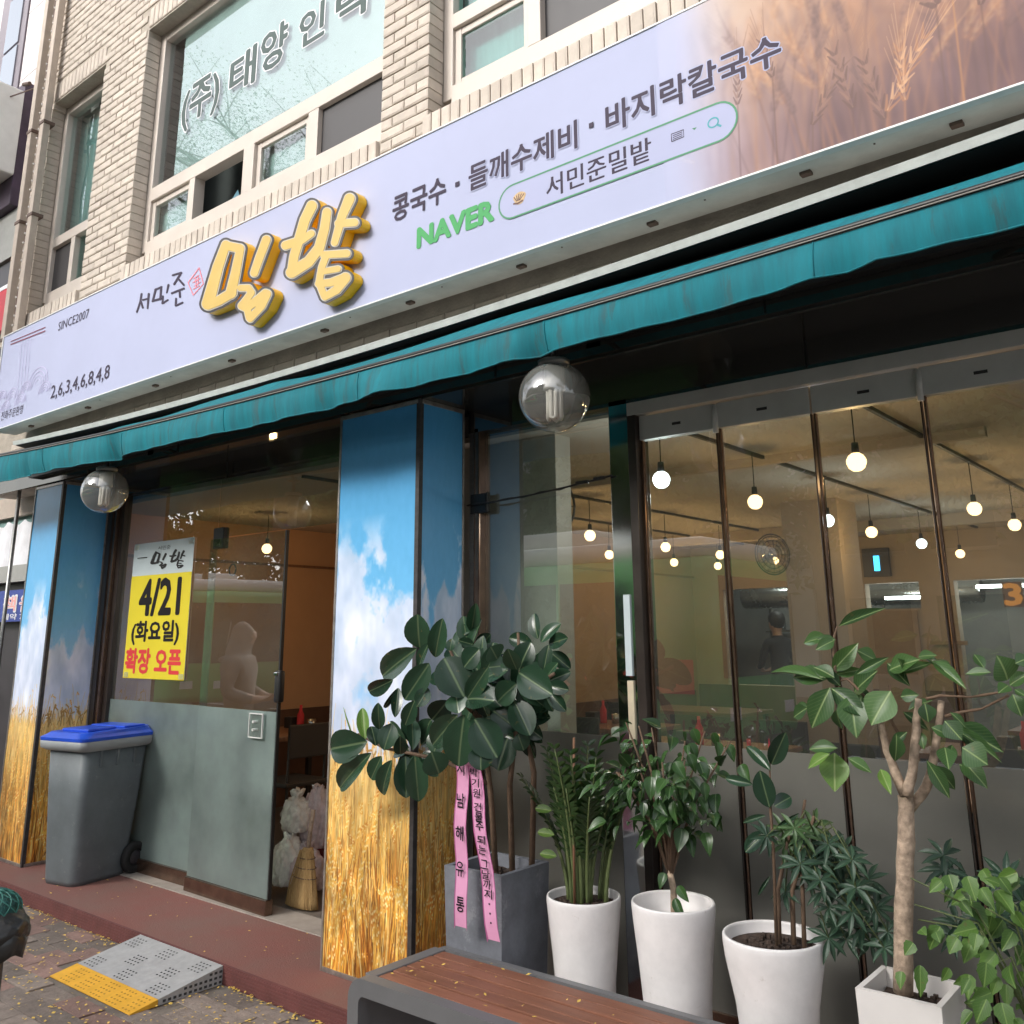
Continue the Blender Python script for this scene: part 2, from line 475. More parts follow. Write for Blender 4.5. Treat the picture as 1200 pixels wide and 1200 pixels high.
def paint_field(seed, w, h, cloud_top, wheat_top, cloud_amt):
    rng = np.random.default_rng(seed)
    v = np.linspace(0, 1, h, dtype=np.float32)[:, None, None]
    top, mid, low = (np.array(c, np.float32) / 255 for c in ((78, 160, 216), (112, 188, 236), (198, 216, 246)))
    img = np.where(v < 0.35, top + (mid - top) * v / 0.35, mid + (low - mid) * np.clip((v - 0.35) / 0.3, 0, 1)) * np.ones((h, w, 1), np.float32)
    n = fbm(h, w, 6, 1.7, rng, 6, 0.6)
    base = np.clip((v[..., 0] - cloud_top) / 0.16, 0, 1)
    k = np.clip((n - 0.60 + 0.34 * base + cloud_amt * (v[..., 0] > cloud_top - .1)) / 0.09, 0, 1) * np.clip((v[..., 0] - cloud_top + 0.1) / 0.08, 0, 1)
    sh = fbm(h, w, 9, 3, rng, 4)
    cl = np.array((222, 227, 246), np.float32) / 255 + (sh[..., None] - 0.5) * 0.30
    img = img + (cl - img) * (k * (0.62 + 0.5 * sh))[..., None]
    # the wheat
    y0 = int(h * wheat_top)
    vv = np.clip((np.arange(h) - y0) / (h - y0), 0, 1)[:, None, None]
    g1, g2 = np.array((240, 208, 136), np.float32) / 255, np.array((150, 74, 14), np.float32) / 255
    edge = y0 + (rng.random(w) * 22).astype(int)
    mask = (np.arange(h)[:, None] >= edge[None])[..., None]
    field = (g1 + (g2 - g1) * vv) * np.ones((h, w, 1), np.float32)
    img = np.where(mask, field, img).astype(np.float32)
    pal = np.array([(248, 216, 132), (238, 184, 84), (228, 164, 64), (250, 230, 172), (210, 134, 50), (168, 98, 36), (112, 58, 22)], np.float32) / 255
    pr = [.2, .24, .22, .1, .12, .08, .04]; pr2 = [.12, .2, .2, .06, .16, .12, .14]
    N = 2700
    for k in range(N):
        t = (k / N) ** 0.85
        yb = y0 + 10 + t * (h - y0 + 60) + rng.normal() * 20
        x = rng.random() * (w + 40) - 20
        L = 30 + 130 * t * rng.random() + 30 * rng.random()
        lean = rng.normal() * 0.07 + .12 * math.sin(x * .045 + yb * .012)
        c = pal[rng.choice(7, p=pr2 if t > .45 else pr)]; c = c + (np.array((.97, .86, .62), np.float32) - c) * max(0, .62 - t * .9)
        r = 0.55 + 1.15 * t * rng.random()
        xm = x + lean * L * .5; xt = xm + (lean + rng.normal() * .08) * L * .6
        stroke(img, (x, yb), (xm, yb - L * .5), r, r, c, .85, .7)
        stroke(img, (xm, yb - L * .5), (xt, yb - L), r, r * .5, c, .85, .7)
        if rng.random() < 0.10:
            s = 7 + 20 * t
            ear(img, xt, yb - L, -math.pi / 2 + lean + rng.normal() * .5, s, 1.2 + 2.2 * t, pal[rng.choice([1, 2, 4])], pal[3], .9, .7, 0)
    for k in range(26):
        x = rng.random() * w; y = y0 + rng.random() * 16; L = 10 + rng.random() * 26; d = rng.normal() * .3
        stroke(img, (x, y + 14), (x + d * L, y - L * .6), .8, .7, (.62, .45, .2), .9, .6)
        ear(img, x + d * L, y - L * .6, -1.57 + d * 2.2, 11, 1.6, (.66, .48, .22), (.8, .64, .36), .9, .6, 0)
    dk = fbm(h, w, 26, 16, rng, 4); img[y0:] *= (1 + (dk[y0:] - .5) * (.3 + .6 * vv[y0:, :, 0]))[..., None]
    img += (fbm(h, w, 60, 20, rng, 2)[..., None] - .5) * .03
    return img

def paint_sign(w, h):
    """Right end of the sign: lavender fading into a dusk wheat field."""
    rng = np.random.default_rng(12)
    x = np.linspace(0, 1, w, dtype=np.float32)[None, :, None]; y = np.linspace(0, 1, h, dtype=np.float32)[:, None, None]
    lav = np.array((173, 177, 206), np.float32) / 255
    a, b, c, d = (np.array(q, np.float32) / 255 for q in ((236, 214, 200), (224, 168, 124), (150, 112, 112), (124, 88, 92)))
    top = a + (b - a) * np.clip((x - .1) / .5, 0, 1)
    top = top + (np.array((168, 116, 92), np.float32) / 255 - top) * np.clip((x - .66) / .3, 0, 1)
    bot = np.array((196, 164, 168), np.float32) / 255 + (d - np.array((196, 164, 168), np.float32) / 255) * np.clip((x - .12) / .4, 0, 1)
    img = (top + (bot - top) * np.clip(y * 1.25 - .08, 0, 1) ** 1.1).astype(np.float32)
    n = fbm(h, w, 5, 9, rng, 5)[..., None]
    img += (n - .5) * .16
    for k in range(150):      # far stalks, very soft
        px = w * (.12 + .9 * rng.random()); L = h * (.3 + .5 * rng.random()); al = .10 + .12 * rng.random()
        col = (.86, .62, .44) if rng.random() < .5 else (.44, .31, .31)
        stroke(img, (px, h + 10), (px + rng.normal() * 30, h - L), 3, 2, col, al, 4)
        ear(img, px, h - L, -1.57 + rng.normal() * .35, 50 + 40 * rng.random(), 7, col, col, al * .7, 5)
    img = blur(img, 4)
    for k in range(44):
        px = w * (.26 + .76 * rng.random()); L = h * (.22 + .55 * rng.random()); lean = rng.normal() * .18
        warm = rng.random() < .55
        col = (.74, .5, .36) if warm else (.42, .3, .29); hi = (.94, .72, .52) if warm else (.56, .42, .4)
        al = .3 + .25 * rng.random()
        stroke(img, (px, h + 5), (px + lean * L, h - L), 2.2, 1.4, col, al, 2)
        ear(img, px + lean * L, h - L, -1.57 + lean * 2.5, 60 + 50 * rng.random(), 7, col, hi, al * .75, 2.6, 1.5)
    img = blur(img, 2)
    for (px, py, ang, L, ww, hot, aw) in ((.25, .62, -1.5, 105, 8, 0, 1.2), (.36, .55, -1.75, 100, 8, 0, 1.3), (.46, .86, -1.0, 130, 9, 0, 1.6), (.57, .85, -1.75, 150, 10, 0, 1.2),
                                         (.645, .95, -1.75, 150, 10, 0, 1.4), (.655, .92, -1.0, 165, 10, 1, 1.5), (.80, .52, -2.15, 150, 19, 0, 1.0), (.84, .5, -.9, 60, 8, 2, 4.2), (.7, .9, -1.55, 120, 9, 1, 1.2), (.1, .84, -.4, 40, 6, 3, 2.6), (.9, .6, -1.3, 120, 9, 0, 1.3)):
        col, hi = [((.46, .32, .29), (.64, .47, .4)), ((.76, .52, .37), (.96, .74, .55)), ((.9, .62, .36), (1., .76, .5)), ((.84, .66, .58), (.96, .82, .72))][hot]
        if hot == 3: ang = math.pi + .55
        X, Y = px * w, py * h
        stroke(img, (X - 6, h + 5), (X, Y), 2.2, 1.8, col, .5, 1.8)
        ear(img, X, Y, ang, L, ww * .62, col, hi, .8, 1.2, aw)
    f = np.clip((x - .02 + (fbm(h, w, 2, 4, rng, 3)[..., None] - .5) * .06) / .3, 0, 1); f = f * f * (3 - 2 * f)
    return (lav + (img * .84 - lav) * f).astype(np.float32)
# ---------------------------------------------------------------- palette
M = dict(
    brick=mat('brick_clay', (0.57, 0.50, 0.43), 0.85, var=0.12, scale=9, bump=0.12, bscale=70, rand=0.10, spots=((0.36, 0.31, 0.26), 2.4, .60, .35)),
    mortar=mat('mortar', (0.42, 0.37, 0.31), 0.95, var=0.2, bump=0.4),
    upvc=mat('window_frame_paint', (0.58, 0.515, 0.455), 0.45, var=0.06, scale=3),
    glass_up=glass('upper_window_glass', (0.86, 0.93, 0.92), 0.14, 1.3, 0.02),
    glass_low=glass('side_upper_glass', (0.70, 0.86, 0.84), 0.04, 1.2),
    glass=glass('shop_glass', (0.84, 0.89, 0.86), 0.15, 2.0, dirt=0.06),
    glass_film=mat('pale_window_film', (0.45, 0.49, 0.48), 0.6, var=0.08, scale=2),
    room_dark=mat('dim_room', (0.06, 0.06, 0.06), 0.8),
    curtain=mat('grey_green_blind', (0.24, 0.38, 0.37), 0.8, var=0.2, scale=3, stretch=(4, 1, .6)),
    blind_pale=mat('pale_blind', (0.42, 0.50, 0.49), 0.8, var=0.15, scale=3),
    mesh_dark=mat('insect_mesh', (0.045, 0.042, 0.045), 0.5),
    sign_face=mat('sign_lavender', lin((176, 181, 208)), 0.6, var=0.06, scale=.7, spec=0.2),
    sign_edge=mat('sign_trim_white', (0.74, 0.74, 0.73), 0.4, var=0.08),
    soffit=mat('sign_soffit_sheet', (0.66, 0.65, 0.61), 0.5, var=0.16, scale=5),
    sign_grey=mat('sign_lettering_grey', lin((70, 63, 78)), 0.5, var=0.05, spec=0.1),
    window_grey=mat('window_lettering_grey', lin((92, 104, 102)), 0.6, var=0.04, spec=0.1),
    sign_halo=mat('sign_lettering_halo', lin((175, 179, 208)), 0.6, var=0.02, spec=0.2),
    sign_green=mat('sign_green', lin((88, 165, 106)), 0.5, var=0.04, spec=0.1),
    sign_dgreen=mat('sign_search_outline', lin((96, 150, 118)), 0.5, var=0.04, spec=0.1),
    sign_teal=mat('sign_teal', lin((96, 170, 180)), 0.5, var=0.04, spec=0.1),
    sign_faint=mat('sign_faint_print', lin((196, 192, 222)), 0.5, var=0.02, spec=0.1),
    sign_red=mat('sign_maroon', lin((132, 84, 100)), 0.5, var=0.06, spec=0.1),
    stamp_red=mat('stamp_red', lin((226, 138, 150)), 0.5, var=0.06, spec=0.1),
    let_face=mat('letter_cream', lin((208, 176, 92)), 0.35, var=0.04, coat=0.2),
    let_trim=mat('letter_silver_line', lin((196, 190, 180)), 0.35, var=0.05),
    let_dark=mat('letter_charcoal', lin((56, 51, 53)), 0.35, var=0.08, coat=0.2),
    let_side=mat('letter_yellow_return', lin((255, 196, 8)), 0.4, var=0.04),
    shell_tan=mat('shell_tan', lin((206, 178, 140)), 0.5, var=0.2, scale=60, spec=0.1),
    shell_brown=mat('shell_brown', lin((120, 96, 90)), 0.5, var=0.2, spec=0.1),
    awning=mat('teal_awning_cloth', lin((0, 124, 136)), 0.8, col2=lin((0, 98, 110)), scale=5, stretch=(5, 1, .7), bump=0.15, bscale=300, spots=((0.03, 0.10, 0.11), 3.2, .56, .75)),
    alu=mat('aluminium_rail', (0.52, 0.53, 0.50), 0.42, metal=0.0, var=0.14, scale=10),
    black_metal=mat('black_metal', (0.018, 0.018, 0.018), 0.4, var=0.2),
    black_gloss=mat('black_gloss_panel', (0.005, 0.005, 0.0045), 0.04, var=0.1, spec=0.08),
    grey_metal=mat('brushed_grey_metal', (0.30, 0.30, 0.29), 0.35, metal=0.7, var=0.12, stretch=(1, 1, 12)),
    top_rail=mat('door_top_rail', (0.52, 0.53, 0.51), 0.42, metal=0.15, var=0.08),
    bronze=mat('bronze_door_edge', (0.20, 0.13, 0.095), 0.22, metal=0.8, var=0.3, scale=14),
    dark_frame=mat('dark_brown_frame', (0.035, 0.027, 0.023), 0.3, var=0.3),
    mirror=mat('polished_steel', (0.72, 0.74, 0.72), 0.05, metal=1.0, var=0.02),
    trim=mat('pillar_trim_steel', (0.36, 0.33, 0.30), 0.35, metal=0.6, var=0.3, scale=20),
    trim_dark=mat('pillar_corner_gap', (0.05, 0.045, 0.045), 0.5, var=0.4, scale=30),
    film_door=frosted('door_frost_film', (0.44, 0.56, 0.53), 0.52, .24, 1.6),
    film_side=frosted('window_frost_film', (0.27, 0.265, 0.24), 0.32, .45, 1.2),
    plywood=mat('grey_board', (0.46, 0.45, 0.41), 0.8, var=0.1),
    wall_in=mat('interior_ochre_wall', (0.40, 0.285, 0.185), 0.8, var=0.08, scale=2),
    wall_in2=mat('interior_beige_wall', (0.44, 0.36, 0.27), 0.8, var=0.06, scale=2),
    wall_orange=mat('brightened_orange_wall', (0.60, 0.36, 0.20), 0.8, var=0.06, scale=2),  # orange wall, its colour lightened in place of more lamp light
    wainscot=mat('brown_wainscot', (0.13, 0.065, 0.04), 0.5, var=0.15),
    ceil=mat('interior_ceiling', (0.55, 0.49, 0.41), 0.85, var=0.05, scale=2),
    floor_in=mat('interior_floor', (0.16, 0.14, 0.12), 0.35, var=0.2),
    wood=mat('table_wood', (0.22, 0.11, 0.06), 0.4, var=0.25, scale=5, stretch=(1, 10, 1)),
    chair=mat('chair_dark', (0.03, 0.025, 0.022), 0.5),
    steel=mat('kitchen_steel', (0.5, 0.52, 0.52), 0.25, metal=1, var=0.1),
    white_plastic=mat('white_plastic', (0.72, 0.72, 0.70), 0.4, var=0.05),
    bulb_warm=emit('warm_bulb', (1.0, 0.60, 0.28), 2.8),
    bulb_white=emit('white_bulb', (0.90, 0.95, 1.0), 4),
    led_blue=emit('blue_lit_sign', (0.05, 0.45, 0.9), 3.0),
    led_orange=emit('orange_lit_sign', (1.0, 0.36, 0.06), 0.3),
    led_white=emit('white_tube', (0.95, 0.98, 1.0), 22.0),
    step=mat('red_step_paint', (0.24, 0.085, 0.07), 0.85, col2=(0.20, 0.115, 0.095), cscale=1.6, bump=0.45, bscale=140),
    step_edge=mat('red_rubber_riser', (0.15, 0.05, 0.045), 0.8, var=0.25, bump=0.4, bscale=60),
    threshold=mat('worn_stone_threshold', (0.34, 0.30, 0.26), 0.8, var=0.2),
    paver=mat('slate_paver', (0.215, 0.175, 0.15), 0.8, var=0.22, scale=12, bump=0.5, bscale=50, rand=0.3),
    paver_red=mat('red_paver', (0.26, 0.165, 0.14), 0.8, var=0.22, scale=12, bump=0.5, bscale=50, rand=0.25),
    ground=mat('pavement_bed', (0.24, 0.21, 0.175), 0.9, col2=(0.13, 0.105, 0.09), cscale=2.2, bump=0.5, bscale=30),
    asphalt=mat('asphalt', (0.05, 0.05, 0.052), 0.85, var=0.25, scale=30, bump=0.4, bscale=120),
    kerb=mat('kerb_stone', (0.36, 0.35, 0.33), 0.8, var=0.15),
    line=mat('road_paint', (0.75, 0.74, 0.70), 0.7, var=0.15),
    petal=mat('yellow_petal', lin((226, 190, 92)), 0.7, var=0.25, scale=30),
    ramp_grey=mat('ramp_grey_plastic', (0.40, 0.40, 0.40), 0.6, var=0.12, scale=20),
    ramp_yellow=mat('ramp_yellow_plastic', (0.80, 0.42, 0.035), 0.55, var=0.1, scale=20),
    slot=mat('ramp_slot', (0.05, 0.05, 0.05), 0.8),
    bin=mat('bin_grey_plastic', (0.125, 0.145, 0.155), 0.5, var=0.16, scale=6, bump=0.08, bscale=200, spots=((0.24, 0.25, 0.25), 16, .60, .45)),
    bin_rim=mat('bin_rim_plastic', (0.30, 0.32, 0.33), 0.45, var=0.1),
    bin_lid=mat('bin_lid_blue', (0.016, 0.08, 0.58), 0.35, var=0.1, scale=10),
    rubber=mat('black_rubber', (0.014, 0.014, 0.014), 0.75, var=0.2),
    bench_metal=mat('bench_grey_paint', (0.20, 0.20, 0.205), 0.42, metal=0.3, var=0.08),
    bench_wood=mat('bench_wood', (0.30, 0.125, 0.075), 0.5, col2=(0.20, 0.078, 0.045), cscale=3, stretch=(1.2, 16, 16), bump=0.12, bscale=8, rand=0.14),
    pot_white=mat('white_pot', (0.84, 0.81, 0.80), 0.42, var=0.07, scale=11, coat=0.1, spots=((0.42, 0.36, 0.29), 13, .63, .45)),
    pot_cream=mat('cream_pot', (0.78, 0.74, 0.71), 0.5, var=0.05, scale=4, spots=((0.42, 0.36, 0.29), 15, .63, .4)),
    pot_grey=mat('grey_planter', (0.175, 0.185, 0.21), 0.75, var=0.3, scale=6, bump=0.25, bscale=40, spots=((0.32, 0.33, 0.35), 8, .58, .5)),
    soil=mat('potting_soil', (0.06, 0.04, 0.03), 0.95, var=0.5, scale=60, bump=0.9, bscale=90),
    bark=mat('pale_bark', (0.40, 0.30, 0.22), 0.85, var=0.42, scale=34, bump=0.6, bscale=60),
    twig=mat('brown_twig', (0.15, 0.095, 0.06), 0.8, var=0.25, scale=30, bump=0.4),
    stem_green=mat('green_stem', (0.10, 0.13, 0.045), 0.6, var=0.25, scale=20),
    ribbon=mat('pink_ribbon', lin((226, 160, 196)), 0.42, var=0.05, scale=14),
    ribbon_edge=mat('ribbon_edge', lin((176, 92, 140)), 0.5, var=0.05),
    ink=mat('black_ink', (0.02, 0.018, 0.02), 0.6, spec=0.1),
    ink_soft=mat('dark_brush_ink', (0.05, 0.05, 0.05), 0.6, spec=0.1),
    poster_w=mat('poster_white', (0.52, 0.60, 0.62), 0.5, var=0.04),
    poster_y=mat('poster_yellow', (0.70, 0.58, 0.025), 0.5, var=0.03),
    poster_r=mat('poster_red', (0.62, 0.055, 0.06), 0.5, var=0.05, spec=0.1),
    globe=glass('smoked_mirror_globe', (0.86, 0.85, 0.82), 0.10, 1.8, 0.06, 0.36),
    cfl=mat('lamp_tube_white', (0.80, 0.79, 0.74), 0.4, var=0.04),
    pipe=mat('conduit_beige', (0.50, 0.42, 0.35), 0.6, var=0.12, scale=9),
    clamp=mat('brown_clamp', (0.14, 0.09, 0.07), 0.6, var=0.2),
    nb_wall=mat('neighbour_panel', (0.68, 0.63, 0.63), 0.6, var=0.06, scale=2),
    nb_grey=mat('neighbour_grey', (0.36, 0.36, 0.34), 0.6, var=0.12),
    nb_dark=mat('neighbour_dark', (0.045, 0.04, 0.045), 0.4, var=0.3),
    nb_purple=mat('neighbour_purple_edge', (0.07, 0.045, 0.075), 0.5, var=0.3),
    nb_mauve=mat('neighbour_mauve_frame', (0.22, 0.19, 0.22), 0.5, var=0.1),
    nb_sign=mat('neighbour_sign_white', (0.84, 0.84, 0.80), 0.5, var=0.06),
    nb_glass=glass('neighbour_glass', (0.2, 0.3, 0.36), 0.35, 1.4),
    blue_banner=mat('blue_banner', (0.045, 0.075, 0.32), 0.5, var=0.1),
    pink_print=mat('banner_pink', (0.86, 0.45, 0.42), 0.5, spec=0.1),
    white_print=mat('banner_white', (0.80, 0.80, 0.84), 0.5),
    red_sign=mat('red_sign', (0.55, 0.03, 0.05), 0.5), green_sign=mat('green_sign', (0.03, 0.16, 0.10), 0.5),
    bag_white=mat('crumpled_bag_white', (0.74, 0.71, 0.66), 0.5, var=0.2, scale=20, bump=0.6, bscale=30),
    bag_pink=mat('crumpled_bag_pinkish', (0.56, 0.46, 0.47), 0.5, var=0.25, scale=20, bump=0.6, bscale=30),
    bag_black=mat('black_plastic_bag', (0.035, 0.034, 0.033), 0.33, var=0.3, scale=6, bump=0.35, bscale=16),
    net_green=mat('green_net', (0.015, 0.085, 0.075), 0.6, var=0.5, scale=90, bump=0.8, bscale=120),
    straw=mat('broom_straw', (0.50, 0.33, 0.14), 0.8, col2=(0.34, 0.21, 0.08), cscale=4, stretch=(60, 60, 3), bump=0.6, bscale=6),
    red_plastic=mat('red_plastic', (0.35, 0.02, 0.04), 0.4),
    skin=mat('skin', (0.50, 0.32, 0.23), 0.55, var=0.06), hair=mat('black_hair', (0.015, 0.013, 0.012), 0.5, bump=0.5),
    cloth_dark=mat('dark_shirt', (0.02, 0.022, 0.028), 0.85), cloth_pale=mat('pale_hooded_top', (0.25, 0.225, 0.195), 0.9, var=0.25, scale=7, bump=0.9, bscale=9),
    jeans=mat('dark_trousers', (0.03, 0.035, 0.055), 0.9),
    bus_green=mat('bus_green_paint', (0.14, 0.46, 0.14), 0.3, var=0.06, coat=0.4), bus_cream=mat('bus_cream_roof', (0.82, 0.80, 0.74), 0.4, var=0.05),
    bus_glass=mat('bus_dark_glass', (0.02, 0.025, 0.03), 0.08, spec=0.8), ad_red=mat('bus_red_banner', (0.62, 0.10, 0.06), 0.5),
    far_wall=mat('far_building_wall', (0.40, 0.37, 0.33), 0.8, var=0.1, scale=1), far_wall2=mat('far_building_pale_wall', (0.55, 0.54, 0.52), 0.8, var=0.08, scale=1),
    far_win=mat('far_window_glass', (0.06, 0.08, 0.10), 0.1, spec=0.8),
)
def gloss_black(name):
    m, n, o = new_mat(name)
    d = n.nodes.new('ShaderNodeBsdfDiffuse'); d.inputs['Color'].default_value = (0.035, 0.034, 0.031, 1)
    g = n.nodes.new('ShaderNodeBsdfGlossy'); g.inputs['Roughness'].default_value = 0.05; g.inputs['Color'].default_value = (0.9, 0.88, 0.84, 1)
    x = n.nodes.new('ShaderNodeMixShader'); x.inputs['Fac'].default_value = 0.2
    n.links.new(d.outputs[0], x.inputs[1]); n.links.new(g.outputs[0], x.inputs[2]); n.links.new(x.outputs[0], o.inputs['Surface'])
    return m
M['black_gloss'] = gloss_black('black_gloss_sheet')
L_RUB = leaf_mat('rubber_leaf', (0.008, 0.024, 0.014), (0.036, 0.088, 0.044), (0.11, 0.16, 0.08), 0.25, 13, 0.05, 0.05)
L_FIC = leaf_mat('ficus_leaf', (0.014, 0.045, 0.016), (0.075, 0.16, 0.045), (0.24, 0.33, 0.13), 0.36, 9, 0.16)
L_BRI = leaf_mat('young_ficus_leaf', (0.12, 0.24, 0.04), (0.19, 0.34, 0.07), (0.36, 0.46, 0.18), 0.4, 9, 0.25)
L_ZZ = leaf_mat('zz_leaf', (0.012, 0.034, 0.010), (0.036, 0.082, 0.020), (0.06, 0.11, 0.03), 0.3, 5, 0.08)
L_ZZB = leaf_mat('zz_young_leaf', (0.06, 0.12, 0.025), (0.12, 0.20, 0.04), (0.25, 0.33, 0.09), 0.35, 5, 0.2)
L_BUSH = leaf_mat('glossy_bush_leaf', (0.008, 0.028, 0.010), (0.06, 0.14, 0.035), (0.09, 0.16, 0.06), 0.26, 7, 0.08)
L_SCH = leaf_mat('umbrella_leaf', (0.014, 0.040, 0.024), (0.038, 0.088, 0.048), (0.07, 0.12, 0.07), 0.38, 6, 0.1)
L_VINE = leaf_mat('bright_vine_leaf', (0.03, 0.085, 0.016), (0.13, 0.25, 0.045), (0.20, 0.31, 0.08), 0.42, 7, 0.22)
L_TREE = leaf_mat('street_tree_leaf', (0.08, 0.13, 0.035), (0.14, 0.20, 0.06), (0.14, 0.19, 0.07), 0.55, 5, 0.4)
